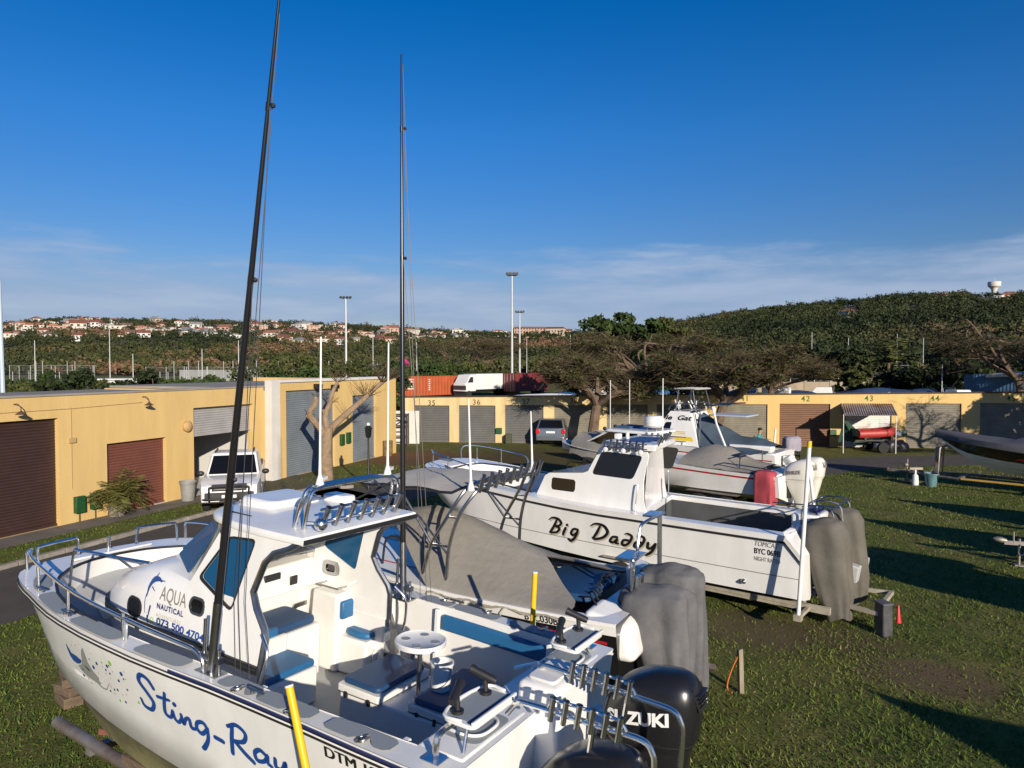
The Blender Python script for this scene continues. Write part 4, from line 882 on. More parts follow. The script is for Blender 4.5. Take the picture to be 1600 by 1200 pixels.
    for s in (1, -1): b.hexa([(-.30, s * .30, .75), (.42, s * .30, .60), (.42, s * 1.10, .60), (-.30, s * 1.0, .75)], [(-.28, s * .34, 1.28), (.42, s * .30, 1.45), (.42, s * 1.12, 1.45), (-.28, s * .96, 1.28)])
    b.build('engine_pod', gel, t, bevel=.03)
    # cabin --------------------------------------------------------------
    fo = [(4.0, .87), (4.6, .87), (4.9, .85), (5.2, .79), (5.45, .66), (5.62, .46), (5.71, .14), (5.72, 0.0)]
    def ywall(x, z): return .87 - .106 * (z - 1.77)
    sides = []
    for s in (1, -1):
        out = [(2.79, 1.74), (4.0, 1.74), (3.84, 2.33), (3.48, 2.905), (2.50, 2.925), (2.62, 2.85), (2.80, 2.78), (2.90, 2.68), (3.0, 2.40), (2.93, 2.27), (2.80, 2.12), (2.77, 2.03)]
        B_ = rpoly([(3.72, 2.39, 0), (3.38, 2.82, 0), (3.03, 2.85, 0), (3.23, 2.19, 0)], .06)
        b = MB(); b.plate(out, [[(p.x, p.y) for p in B_]], lambda x, z: V((x, s * ywall(x, z), z)), lambda x, z: V((0, -s * .045, 0))); cs_ = b.build('cabin_side', gel, t, smooth=30); sides.append(cs_)
        b = MB(); b.prism([(p.x, s * (ywall(p.x, p.y) - .028), p.y) for p in rpoly([(3.73, 2.38, 0), (3.38, 2.83, 0), (3.02, 2.86, 0), (3.225, 2.18, 0)], .06)], (0, s * .006, 0)); o = b.build('side_window', glass_b, t, smooth=0)
        cB = sum((p for p in B_), V((0, 0, 0))) / len(B_); b = MB(); b.plate([(cB.x + (p.x - cB.x) * 1.05, cB.y + (p.y - cB.y) * 1.05) for p in B_], [[(cB.x + (p.x - cB.x) * .985, cB.y + (p.y - cB.y) * .985) for p in B_]], lambda x, z: V((x, s * (ywall(x, z) + .005), z)), lambda x, z: V((0, -s * .02, 0))); b.build('window_seal', rubber, o, smooth=0)
        b = MB(); ed = [V((x, s * (ywall(x, z) - .02), z)) for x, z in out[4:] + [out[0]]]; b.tube([p + V((-.012, 0, 0)) for p in ed], .032, 8); b.grid([[(2.76, s * .89, 1.80), (2.76, s * .83, 1.80)], [(2.72, s * .93, 1.6), (2.72, s * .82, 1.6)], [(2.70, s * .96, 1.36), (2.70, s * .82, 1.36)]]); b.build('entry_trim', chrome_d, t)
        b = MB(); b.tube([(2.74, s * .88, 2.1), (2.62, s * .92, 1.98), (2.64, s * .96, 1.75), (2.68, s * .97, 1.62)], .016, smooth=4); b.build('grab_rail', chrome, t)
    st = [(3.80, .855, 2.30, .80, 2.34), (4.3, .87, 2.34, .76, 2.38), (4.6, .87, 2.31, .70, 2.35), (4.9, .85, 2.22, .62, 2.26), (5.2, .79, 2.12, .54, 2.15), (5.45, .66, 2.01, .40, 2.03), (5.62, .46, 1.90, .26, 1.92), (5.70, .12, 1.79, .06, 1.795)]
    b = MB(); rows = []
    for x, w, zs, ws, zt_ in st:
        zm = 1.74 + (zs - 1.74) * .5; k = 1.0 if x < 4 else .35
        half = [(w - .05, 1.36), (w - .05, 1.72), (w, 1.74), (w - (w - ws) * .10, zm), (ws + (w - ws) * .45, zs - (zs - 1.74) * .10), (ws, zs + .012), (ws * .55, zt_), (0, zt_ + .01)]
        rows.append([(x, y, z) for y, z in half] + [(x, -y, z) for y, z in half[-2::-1]])
    b.grid(rows)
    trunk = b.build('cabin_trunk', gel, t, smooth=55)
    for s in (1, -1): b = MB(); b.poly([(2.80, s * .82, 1.12), (4.0, s * .82, 1.12), (4.0, s * .82, 1.75), (2.80, s * .82, 1.75)]); b.poly([(2.80, s * .80, 1.742), (4.0, s * .80, 1.742), (4.0, s * .87, 1.742), (2.80, s * .87, 1.742)]); b.build('cabin_sill', gel, t)
    # wrap-round windscreen frame and panes
    Bo = [(3.84, .812, 2.325), (4.62, .44, 2.345), (4.72, 0, 2.37)]; To = [(3.48, .752, 2.905), (3.95, .42, 2.89), (4.03, 0, 2.90)]
    b = MB()
    for s in (1, -1):
        q = [V((p[0], s * p[1], p[2])) for p in Bo]; r = [V((p[0], s * p[1], p[2])) for p in To]
        for i in (0, 1):
            b.poly([q[i], q[i + 1], r[i + 1], r[i]])
    b.build('windscreen_frame', gel, t, smooth=0)
    for s in (1, -1):
        for i, (ea, eb) in ((0, (.12, .10)), (1, (.10, .02))):
            q0, q1, r0, r1 = [V((p[0], s * p[1], p[2])) for p in (Bo[i], Bo[i + 1], To[i], To[i + 1])]
            nn = (q1 - q0).cross(r0 - q0).normalized(); nn = nn if nn.x > 0 else -nn
            def bl(u, v): return (q0 * (1 - u) + q1 * u) * (1 - v) + (r0 * (1 - u) + r1 * u) * v + nn * .004
            nn_ = nn * .016; cs = [bl(u, v) + nn_ for u, v in ((ea, .07), (1 - eb, .10), (1 - eb, .93), (ea, .93))]
            b = MB(); b.prism([p for p in rpoly(cs, .05)], nn * .008); b.build('windscreen_pane', mat('front_glass', (.018, .105, .25), .3, spec=.05), t, smooth=0)
    # cabin rub band with black trim
    b = MB(); band = [(2.78, .87)] + fo
    loop = [V((x, y, 0)) for x, y in band] + [V((x, -y, 0)) for x, y in band[-2::-1]]; loop = spline(loop, 3)
    for z0, z1, o, m in ((1.735, 1.758, .022, 0), (1.782, 1.806, .022, 0), (1.758, 1.782, .014, 1)):
        b.mi = m; rows = []
        for i, p in enumerate(loop):
            tt = (loop[min(i + 1, len(loop) - 1)] - loop[max(i - 1, 0)]).normalized(); n_ = V((-tt.y, tt.x, 0)); n_ = n_ if n_.dot(p - V((3.5, 0, 0))) > 0 else -n_
            rows.append([p + n_ * o + V((0, 0, z0)), p + n_ * o + V((0, 0, z1)), p - n_ * .03 + V((0, 0, z1)), p - n_ * .03 + V((0, 0, z0))])
        b.grid(rows, closed=True, caps=True)
    b.build('cabin_band', [rubber, chrome_d], t, smooth=60)
    # roof
    ro = [(2.42, .77), (2.9, .79), (3.4, .765), (3.75, .66), (3.95, .45), (4.02, .2), (4.03, 0)]; rl = spline([V((x, y, 0)) for x, y in ro] + [V((x, -y, 0)) for x, y in ro[-2::-1]], 3)
    b = MB(); rows = []
    cr = lambda p: .05 * (1 - (p.y / .8) ** 2) - .02 * max(0, (p.x - 3.5)) 
    for sc_, dz in ((.955, 2.895), (1.0, 2.915), (1.005, 2.95), (.985, 2.975), (.9, 2.985)):
        rows.append([V((3.2 + (p.x - 3.2) * sc_, p.y * sc_, dz + (cr(p) if sc_ < .96 and dz > 2.95 else 0) * .6 - .02 * max(0, p.x - 3.6))) for p in rl])
    rows.append([V((3.2 + (p.x - 3.2) * .4, p.y * .4, 3.02 - .02 * max(0, p.x - 3.6))) for p in rl]); rows.append([V((3.2 + (p.x - 3.2) * .02, p.y * .02, 3.025)) for p in rl])
    for r in rows: r.append(V((r[0].x, -r[0].y * 0 + r[0].y * 0, r[0].z)))
    for r in rows: r[-1] = V((r[0].x, 0, r[0].z))
    b.grid(rows, closed=True, caps=True); b.build('cabin_roof', gel, t, smooth=45)
    b = MB(); b.prism([(2.405, -.765, 2.915), (2.422, -.765, 2.915), (2.422, .765, 2.915), (2.405, .765, 2.915)], (0, 0, .042)); b.build('roof_edge_trim', rubber, t)
    b = MB(); q = rrect(3.30, -.36, 3.86, .36, .10, 5); b.hexa([(x, y, 2.97) for x, y in q], [(3.58 + (x - 3.58) * .86, y * .86, 3.085) for x, y in q]); b.build('roof_hatch', gel, t, smooth=50, bevel=.02)
    b = MB(); b.box((3.25, -.5, 3.03), (.3, .2, .1)); b.build('roof_vent', gel, t, bevel=.03)
    for y in (.58, -.58):
        b = MB(); b.box((3.45, y, 2.992), (.28, .02, .018)); b.build('roof_grip', rubber, t)
    # hoop rail, launcher rod holders, lamp, aerials
    b = MB()
    for dx in (0, .12): b.tube([(2.60 + dx, .60, 2.97), (2.555 + dx * .7, .60, 3.22), (2.55 + dx * .6, .55, 3.34), (2.55 + dx * .6, .40, 3.37), (2.55 + dx * .6, 0, 3.375), (2.55 + dx * .6, -.40, 3.37), (2.55 + dx * .6, -.56, 3.33), (2.555 + dx * .7, -.62, 3.2), (2.60 + dx, -.62, 2.97)], .019, 9, smooth=4)
    b.build('hoop_rail', chrome, t)
    b = MB(); b.tube([(2.50, .50, 3.06), (2.50, -.55, 3.06)], .014); b.tube([(2.50, .50, 3.17), (2.50, -.55, 3.17)], .014); b.build('launcher_bar', chrome, t)
    for i in range(7):
        y = .47 - i * .165; b = MB(); b.lathe([(.024, -.11), (.025, .085), (.031, .10), (.02, .10), (.018, 0)], (2.47, y, 3.11), 10, axis=(-.45, 0, 1)); b.build('launcher_tube', chrome_d, t)
    b = MB(); b.ball((2.44, .55, 3.06), .062, 14, 9); b.cyl((2.5, .55, 3.06), (2.56, .6, 3.06), .015); b.build('spot_lamp', chrome, t)
    for y, zt_ in ((.45, 4.70), (-.47, 4.72)):
        b = MB(); b.lathe([(.040, 0), (.034, .03), (.015, .09), (.011, .25), (.008, 1.33)], (2.58, y, 3.38), 10, axis=(.06, 0, 1)); b.box((2.60, y - .05, 3.43), (.05, .12, .03), .4); b.build('aerial', white_e, t)
    # cabin interior
    b = MB(); b.poly([(4.0, -.82, 1.1), (4.0, .82, 1.1), (4.0, .82, 2.05), (4.0, -.82, 2.05)]); b.hexa([(3.75, -.80, 1.95), (4.4, -.7, 1.95), (4.4, .7, 1.95), (3.75, .80, 1.95)], [(3.85, -.76, 2.24), (4.4, -.6, 2.26), (4.4, .6, 2.26), (3.85, .76, 2.24)]); b.build('dashboard', gel_in, t, bevel=.02)
    for s in (1, -1):
        b = MB(); b.poly([(2.82, s * .815, 1.1), (4.0, s * .815, 1.1), (4.0, s * .80, 2.30), (2.95, s * .80, 2.30), (2.82, s * .81, 2.1)]); b.build('cabin_lining', gel_in, t)
    b = MB(); b.box((3.83, .28, 2.30), (.04, .34, .16)); b.box((3.82, -.15, 2.12), (.03, .22, .12)); b.box((3.74, -.38, 2.08), (.02, .1, .1)); b.build('instrument', rubber, t, bevel=.01)
    b = MB(); b.tube([(3.70, .45 + .16 * math.cos(a), 1.98 + .16 * math.sin(a)) for a in [k * .5236 for k in range(12)]], .015, closed=True); b.cyl((3.70, .45, 1.98), (3.82, .45, 1.98), .03); b.build('steering_wheel', rubber, t)
    p = FS.on(518, 887, 1, -.78); b = MB(); q = rrect(p.x - .12, p.z - .08, p.x + .12, p.z + .08, .05); b.plate(q, [rrect(p.x - .07, p.z - .042, p.x + .07, p.z + .042, .03)], lambda x, z: V((x, -.785, z)), lambda x, z: V((0, .025, 0))); b.build('port_frame', chrome_d, t)
    b = MB(); b.prism([(x, -.781, z) for x, z in rrect(p.x - .07, p.z - .042, p.x + .07, p.z + .042, .03)], (0, .004, 0)); b.build('port_glass', glass_k, t)
    p = FS.on(500, 905, 1, -.795); b = MB(); b.lathe([(.075, 0), (.075, .012), (.06, .02), (.02, .016)], p, 18, axis=(0, 1, 0)); b.build('vent', white_e, t)
    b = MB(); b.hexa([(3.40, -.50, 1.1), (3.98, -.50, 1.1), (3.98, .45, 1.1), (3.40, .45, 1.1)], [(3.42, -.50, 1.66), (3.98, -.50, 1.66), (3.98, .45, 1.66), (3.42, .45, 1.66)]); b.build('helm_seat_box', gel_in, t, bevel=.03)
    b = MB(); b.prism([(p_[0], p_[1], 1.662) for p_ in rrect(3.44, -.46, 3.94, .42, .08)], (0, 0, .085)); b.build('helm_cushion', blue_d, t, bevel=.03)
    b = MB(); b.plate(rrect(-.92, 1.15, -.60, 1.70, .04), [rrect(-.88, 1.20, -.64, 1.65, .03)], lambda y, z: V((3.985, y, z)), lambda y, z: V((-.02, 0, 0))); b.build('cabin_door', chrome_d, t)
    b = MB(); b.box((3.22, .38, 1.28), (.5, .84, .36)); b.build('aft_seat_box', gel_in, t, bevel=.025)
    b = MB(); b.prism([(p_[0], p_[1], 1.462) for p_ in rrect(2.98, -.02, 3.42, .79, .05)], (0, 0, .07)); b.build('aft_seat_cushion', blue_v, t, bevel=.025)
    b = MB(); b.box((3.44, .30, 1.66), (.07, .42, .24)); b.build('aft_seat_back', blue_v, t, bevel=.025)
    b = MB(); b.box((3.40, .40, 1.55), (.06, .80, .3)); b.build('aft_seat_panel', gel_in, t, bevel=.02)
    b = MB(); b.hexa([(2.96, -1.14, 1.1), (3.36, -1.14, 1.1), (3.36, -.64, 1.1), (2.92, -.66, 1.1)], [(2.96, -1.16, 1.5), (3.36, -1.16, 1.5), (3.36, -.64, 1.5), (2.90, -.66, 1.5)]); b.hexa([(3.28, -1.16, 1.1), (3.72, -1.16, 1.1), (3.72, -.60, 1.1), (3.28, -.60, 1.1)], [(3.32, -1.18, 1.94), (3.70, -1.18, 1.94), (3.70, -.62, 1.94), (3.32, -.62, 1.94)]); b.hexa([(2.94, -1.19, 1.5), (3.36, -1.19, 1.5), (3.36, -1.09, 1.5), (2.94, -1.09, 1.5)], [(2.96, -1.19, 1.92), (3.36, -1.19, 1.92), (3.36, -1.12, 1.92), (2.96, -1.12, 1.92)]); b.build('corner_seat_box', gel_in, t, bevel=.03)
    b = MB(); b.prism([(p_.x, p_.y, 1.502) for p_ in rpoly([(2.93, -1.06, 0), (3.26, -1.06, 0), (3.26, -.70, 0), (3.02, -.68, 0), (2.92, -.74, 0)], .06)], (0, 0, .075)); b.build('corner_cushion', blue_v, t, bevel=.03)
    b = MB(); b.box((3.285, -.86, 1.77), (.06, .42, .2)); b.box((3.12, -1.085, 1.77), (.34, .06, .2)); b.build('corner_backrest', blue_v, t, bevel=.025)
    b = MB(); b.tube([(3.36, -.66, 1.99), (3.36, -1.14, 1.99), (3.66, -1.14, 1.99), (3.66, -.66, 1.99), (3.36, -.66, 1.99)], .010, 6); b.build('console_rail', chrome_d, t)
    b = MB(); b.lathe([(.10, 0), (.10, .015), (.075, .022), (.04, .012), (.01, .018)], (2.90, -.85, 1.32), 20, axis=(-1, 0, .02)); b.build('speaker', white_e, t)
    # fish hatches and table
    b = MB(); b.hexa([(1.30, -.80, 1.1), (2.56, -.66, 1.1), (2.56, .08, 1.1), (1.30, .02, 1.1)], [(1.30, -.80, 1.37), (2.56, -.66, 1.37), (2.56, .08, 1.37), (1.30, .02, 1.37)]); b.build('fish_box', gel_in, t, bevel=.02)
    for x0, x1, y0, y1 in ((2.06, 2.58, -.68, .10), (1.36, 1.80, -.86, .02)):
        b = MB(); b.prism([(p_[0], p_[1], 1.38) for p_ in rrect(x0, y0, x1, y1, .03)], (0, 0, .07)); o = b.build('fish_box_lid', gel_in, t, bevel=.012)
        b = MB(); b.prism([(p_[0], p_[1], 1.452) for p_ in rrect(x0 + .03, y0 + .03, x1 - .03, y1 - .03, .06)], (0, 0, .055)); b.build('lid_cushion', blue_d, o, bevel=.02)
        b = MB(); b.box(((x0 + x1) / 2, (y0 + y1) / 2, 1.376), (x1 - x0 - .02, y1 - y0 - .02, .008))
        for yy in (x0 + .12, x1 - .12): b.box((yy, y1 - .0, 1.37), (.03, .022, .06))
        b.build('lid_latch', rubber, o)
    b = MB(); b.lathe([(.20, .0), (.235, .015), (.24, .05), (.225, .06), (.20, .045), (.02, .045)], (1.80, -.14, 1.93), 28); o = b.build('cockpit_table', white_e, t)
    b = MB(); b.cyl((1.80, -.14, 1.45), (1.80, -.14, 1.94), .022); b.cyl((1.80, -.14, 1.40), (1.80, -.14, 1.42), .07); b.build('table_leg', chrome_d, o)
    b = MB()
    for a in (.4, 1.97, 3.54, 5.11): b.lathe([(.04, 0), (.04, .006), (.03, .004)], (1.80 + .14 * math.cos(a), -.14 + .14 * math.sin(a), 1.976), 12)
    b.build('cup_holder', gelg, o)
    for s in (1, -1):                                  # padded coaming along the cockpit sides
        b = MB(); n = 10; rows = []
        for i in range(n + 1):
            x = .95 + 1.35 * i / n; y = sinterp(Yi, x) * .99; rows.append([(x, s * (y - .005), 1.82), (x, s * (y - .05), 1.80), (x, s * (y - .05), 1.66), (x, s * (y - .005), 1.64)])
        b.grid(rows, closed=True, caps=True); b.build('coaming_pad', blue_v, t, bevel=.012)
        for x_, y_ in ((2.36, 1.165), (.95, 1.09)): b = MB(); b.box((x_, s * y_, 1.5), (.055, .05, .73)); b.build('liner_rib', gel_in, t, bevel=.01)
        # bait board
        yc = s * .80; b = MB(); b.prism([(p_.x, p_.y, 2.085) for p_ in rpoly([(.395, yc - .29, 0), (.395, yc + .29, 0), (.66, yc + .29, 0), (.72, yc, 0), (.66, yc - .29, 0)], .06)], (0, 0, .03)); b.box((.41, yc, 2.128), (.022, .58, .026))
        b.tube([(.50, yc - .285, 2.125), (.65, yc - .28, 2.125), (.70, yc, 2.125), (.65, yc + .28, 2.125), (.50, yc + .285, 2.125)], .014, smooth=3); o = b.build('bait_board', white_e, t, bevel=.006)
        b = MB(); b.box((.445, yc, 2.119), (.03, .54, .006)); b.build('ruler_strip', navy, o)
        b = MB(); b.box((.57, yc, 2.1165), (.22, .5, .003)); b.build('board_pad', gelg, o)
        for y in (yc - .17, yc + .19):
            b = MB(); b.cyl((.60, y, 2.118), (.60, y, 2.14), .045); b.cyl((.60, y, 2.14), (.61, y, 2.22), .02); b.lathe([(.026, -.10), (.032, -.06), (.030, .05), (.036, .11), (.03, .115)], (.62, y, 2.25), 10, axis=(.3 if y > yc else .8, -.9 if y > yc else .2, .25)); b.build('board_rod_holder', rubber, o)
        b = MB(); b.tube([(.60, s * 1.22, 1.87), (.60, s * 1.22, 2.02), (.60, s * 1.14, 2.06), (.58, yc + s * .1, 2.075)], .024, smooth=3); b.tube([(.50, s * 1.04, 1.88), (.56, yc + s * .1, 2.08)], .013); b.box((.60, s * 1.22, 1.895), (.13, .13, .008)); b.build('board_bracket', chrome, o)
    # engine guard rails with rod holders
    for (a, c, e), yy in ((((855, 1040), (1010, 1095), (1058, 1113)), 0), (((816, 1097), (960, 1142), (1013, 1160)), 1)):
        zr = 2.12; A, C_, E_ = FS.on(*a, 2, zr), FS.on(*c, 2, zr), FS.on(*e, 2, zr); dn = (C_ - A).normalized()
        b = MB(); b.tube([A + V((.12, 0, -.12)), A + V((.04, 0, -.02)), A + dn * .06, A + dn * .5, C_, E_ - dn * .04, E_ + V((-.03, 0, -.06)), E_ + V((-.05, 0, -.2)), E_ + V((-.03, 0, -.8)), E_ + V((.05, 0, -1.2))], .021, 9, smooth=4)
        b.tube([A + V((.30, 0, -.10)), A + V((.08, 0, .0))], .016)
        m0 = A + dn * .20; m1 = A + dn * .80; b.tube([m0, m0 + dn * .04 + V((0, 0, .07)), m0 + dn * .12 + V((0, 0, .085)), m1 - dn * .12 + V((0, 0, .085)), m1 - dn * .04 + V((0, 0, .06)), m1], .013, 7, smooth=3)
        b.tube([C_ - dn * .15, C_ + V((.2, 0, -.5)), V((.1, C_.y, 1.1))], .02, 8); o = b.build('guard_rail', chrome, t)
        for i in range(6):
            p = A + dn * (.25 + .10 * i) + V((0, .03, .03)); b = MB(); b.lathe([(.020, -.085), (.021, .075), (.026, .09), (.016, .09), (.014, 0)], p, 10, axis=(-.10, 0, 1)); b.build('rail_rod_holder', chrome_d, o)
    outboard(t, (-.28, -.55, 1.58), .10, carbon, txt='SUZUKI', hp='200', sc=1.0)
    outboard(t, (-.20, .46, 1.36), .10, carbon, txt='SUZUKI', hp='200', sc=1.0)
    # outriggers
    for s, b0, top in ((1, FS.on(330, 1050, 2, 1.885), FS.on(436, -2, 1, 1.62)), (-1, FS.on(630, 934, 2, 1.885), FS.on(627, 85, 1, -1.23))):
        b = MB(); d = (top - b0); L_ = d.length; d.normalize(); b.tube([b0 + d * q * L_ for q in (.02, .25, .5, .75, 1.0)], [.033, .032, .026, .018, .010], 10)
        for q in (.32, .62, .86): b.cyl(b0 + d * (q * L_ - .03), b0 + d * (q * L_ + .03), .036 - .02 * q)
        o = b.build('outrigger', carbon, t)
        b = MB(); b.cyl(b0, b0 + d * .62, .037); b.box(b0 + V((0, 0, .0)), (.26, .13, .016)); b.cyl(b0 + V((.10, 0, 0)), b0 + V((.10, 0, .42)), .016); b.cyl(b0 + V((-.10, 0, 0)), b0 + V((-.08, 0, .2)), .016); b.box(b0 + V((0, 0, .12)), (.24, .05, .05)); b.build('outrigger_base', chrome_d, o)
        b = MB()
        for i, (q, e) in enumerate(((.62, V((-.34, -s * .02, .05))), (.86, V((-.42, -s * .04, .05))), (.98, V((-.26, -s * .03, .05))))): b.tube([b0 + e, b0 + e * .8 + V((0, 0, .6)), b0 + d * q * L_ + V((-.02, 0, 0))], .004, 4)
        for q in (.32, .62, .86): b.ball(b0 + d * q * L_ + V((-.05, 0, 0)), .02, 6, 4)
        b.build('halyard', rubber, o)
        b = MB(); p = b0 + d * .22 * L_; b.tube([p, V((3.50, s * .76, 2.86))], .012, 6); b.build('outrigger_stay', rubber, o)
    # bow rails
    for s in (1, -1):
        zf = lambda x: Zg(x) + .01; yr = lambda x: s * (sinterp(Yg, x) - .10)
        b = MB(); b.tube([(6.50, s * .98, zf(6.5)), (6.52, s * .98, 2.12), (6.47, s * .95, 2.17), (6.2, yr(6.2) , 2.17), (5.6, yr(5.6), 2.15), (4.8, yr(4.8), 2.12), (3.9, yr(3.9), 2.09), (3.2, yr(3.2), 2.06), (3.02, yr(3.0), 2.04), (2.93, yr(2.93), 1.98), (2.91, yr(2.9), zf(2.9))], .017, 8, smooth=4)
        for x in (5.9, 5.0, 4.0): b.cyl((x, yr(x), 2.13), (x - .03, yr(x), zf(x)), .015)
        b.tube([(4.02, yr(4.0), 2.09), (3.97, yr(4.0) - s * .015, 2.04), (3.94, yr(3.95), zf(3.95))], .015, smooth=3)
        b.build('bow_rail', chrome, t)
        b = MB(); b.tube([(5.62, s * .98, zf(5.6)), (5.60, s * .96, 2.30), (5.5, s * .95, 2.34), (5.0, s * .84, 2.34), (4.6, s * .74, 2.34)], .014, smooth=4); b.tube([(5.0, s * .84, 2.34), (4.95, s * .66, 2.16)], .013); b.build('inner_rail', chrome, t)
    b = MB(); b.tube([(6.50, .86, 1.93), (6.54, .86, 2.13), (6.55, .80, 2.17), (6.62, .45, 2.17), (6.63, .38, 2.15), (6.62, .36, 1.93)], .017, smooth=4); b.build('pulpit', chrome, t); b = MB(); b.tube([(6.62, -.36, 1.93), (6.63, -.38, 2.15), (6.62, -.45, 2.17), (6.55, -.80, 2.17), (6.54, -.86, 2.13), (6.50, -.86, 1.93)], .017, smooth=4); b.build('pulpit', chrome, t); b = MB(); b.cyl((6.58, .02, 1.93), (6.58, .02, 2.12), .02); b.build('bow_post', chrome, t)
    # portlights and lettering on the cabin
    wallm = lambda off: cast_map([trunk, sides[0]], 1, off)
    for (px, py), w, h, rr in (((211, 947), .105, .075, .07), ((306, 948), .085, .06, .045)):
        p = FS.on(px, py, 1, .85); f_ = wallm(.008); b = MB(); b.plate(rrect(p.x - w - .025, p.z - h - .025, p.x + w + .025, p.z + h + .025, rr + .02), [rrect(p.x - w, p.z - h, p.x + w, p.z + h, rr)], f_, lambda u, v: V((0, -.03, 0))); b.build('portlight_rim', chrome_d if px > 250 else rubber, t)
        b = MB(); b.plate(rrect(p.x - w, p.z - h, p.x + w, p.z + h, rr), [], wallm(.006)); b.build('portlight', glass_k, t)
    wm = wallm(.006)
    def wtext(txt, px, py, size, m, **k):
        p = FS.on(px, py, 1, .85); letters('cabin_lettering', txt, size, Surf(lambda u, v: wm(p.x - u, p.z + v), (0, 1, 0)), m, t, **k)
    wtext('AQUA', 250, 936, .19, inkg, width=.40); wtext('NAUTICAL', 247, 949, .072, inkn, bold=.003, width=.40, spacing=1.2); wtext('ADVENTURES', 246, 962, .052, inkl, width=.38, spacing=1.2); wtext('073 500 4704', 247, 974, .095, inkb, bold=.003, width=.72)
    b = MB(); p = FS.on(238, 914, 1, .84); fm = Surf(lambda u, v: wm(p.x - u, p.z + v), (0, 1, 0))
    strokes(b, [[(-.06, -.12, .3), (-.05, -.02, 1), (0, .05, 1.6), (.08, .07, 1.2), (.13, .055, .4)], [(.10, .06, .5), (.18, .07, .2)], [(.02, .07, .8), (.04, .12, .2)]], fm, .035); b.build('marlin_emblem', inkb, t, smooth=0, normals=False)
    b = MB(); strokes(b, [[(-.07, -.10, .4), (-.075, -.2, .5), (-.06, -.28, .3)], [(.0, -.02, .6), (.05, -.05, .3)], [(.02, -.20, 1.2), (.0, -.28, .8), (-.01, -.35, .2)]], fm, .02); b.build('marlin_line', inkn, t, smooth=0, normals=False)
    b = MB(); p2 = FS.on(231, 966, 1, .86); fm2 = Surf(lambda u, v: wm(p2.x - u, p2.z + v), (0, 1, 0)); strokes(b, [[(0, .03), (.0, 0), (.02, -.03)]], fm2, .014); b.build('phone_sign', inkn, t, smooth=0, normals=False)
    b = MB(); strokes(b, [[(.08 + .025 * math.cos(a), .005 + .025 * math.sin(a)) for a in [k * .7 for k in range(10)]]], fm2, .008); b.build('chat_sign', lime, t, smooth=0, normals=False)
    # lettering on the topsides
    sm = cast_map([hull_o], 1, .005)
    sf = Surf(lambda u, v: sm(3.72 - u * .93, 1.405 + v * .76), (0, 1, 0))
    hs_ = [[(.26, .26, 1), (.2, .36, 1.1), (.1, .38, 1.2), (.05, .28, 1.2), (.13, .16, 1.1), (.2, .05, 1.1), (.14, -.06, 1.1), (.03, -.05, 1), (0, .03, .8)],
           [(.42, .26, .9), (.37, .1, 1), (.36, -.02, 1), (.43, -.04, .9), (.47, .04, .8)], [(.29, .17, .9), (.40, .18, .9), (.47, .19, .7)],
           [(.48, .06, .9), (.49, -.03, 1), (.54, -.06, .9), (.60, .02, .8)], [(.53, .16, 1.2), (.535, .165, 1.2)],
           [(.60, .06, .9), (.61, -.05, 1), (.66, .03, .9), (.71, .05, .9), (.72, -.05, 1), (.77, -.05, .8)],
           [(.95, .02, .9), (.90, .08, 1), (.82, .05, 1), (.80, -.03, 1), (.86, -.07, 1), (.93, .0, .9), (.95, .03, .8), (.93, -.12, 1), (.86, -.24, 1.2), (.84, -.26, 1.1)],
           [(1.04, -.04, 1.1), (1.14, -.05, 1.1)],
           [(1.30, .20, 1), (1.27, .05, 1.1), (1.25, -.12, 1.1), (1.25, -.14, 1)], [(1.24, .18, .9), (1.36, .24, 1), (1.46, .18, 1), (1.42, .07, 1), (1.28, .02, .9)], [(1.30, .03, 1), (1.42, -.07, 1.1), (1.52, -.13, 1)],
           [(1.70, .02, .9), (1.62, .06, 1), (1.55, .0, 1), (1.57, -.08, 1), (1.66, -.05, .9), (1.71, .04, .8), (1.70, -.05, 1), (1.75, -.08, .8)],
           [(1.80, .04, .9), (1.80, -.05, 1), (1.87, -.05, .9), (1.92, .05, .9), (1.90, -.08, 1), (1.83, -.22, 1.1), (1.76, -.24, .9)]]
    b = MB(); strokes(b, hs_, sf, .05); b.build('name_lettering', inkb, t, smooth=0, normals=False)
    p = FS.on(505, 1160, 1, 1.36); letters('registration_lettering', 'DTM 1982B', .125, Surf(lambda u, v: sm(p.x - u, 1.672 + v), (0, 1, 0)), inkk, t, fat=.013, width=.74)
    # manta ray and bubbles
    smr = cast_map([hull_o], 1, .006)
    rf = lambda px, py: (lambda q: (q.x, q.z))(FS.on(px, py, 1, 1.30))
    def rpoly2(nm, pts, m, k=.006):
        b = MB(); q = [rf(80 + x / 5, 980 + y / 5) for x, y in pts]; s2 = cast_map([hull_o], 1, k); b.plate(q, [], s2, step=0); b.build(nm, m, t, smooth=0)
    rpoly2('ray_wing', [(150, 112), (158, 150), (175, 195), (215, 215), (262, 255), (240, 280), (205, 285), (170, 262), (150, 220), (144, 160)], inkb)
    rpoly2('ray_body', [(326, 135), (325, 200), (322, 260), (345, 330), (385, 395), (375, 420), (390, 440), (370, 455), (330, 425), (270, 390), (220, 335), (205, 300), (250, 285), (268, 250), (285, 190), (305, 155)], raygrey, .0055)
    rpoly2('ray_eye', [(270, 285), (310, 315), (330, 345), (300, 325)], inkk, .008)
    b = MB(); f3 = Surf(lambda u, v: smr(u, v), (0, 1, 0)); strokes(b, [[(*rf(80 + x / 5, 980 + y / 5), w_) for x, y, w_ in ((365, 445, 1.4), (395, 480, 1), (430, 488, .8), (450, 460, .6), (478, 432, .4))]], f3, .014); b.build('ray_tail', raygrey, t, smooth=0, normals=False)
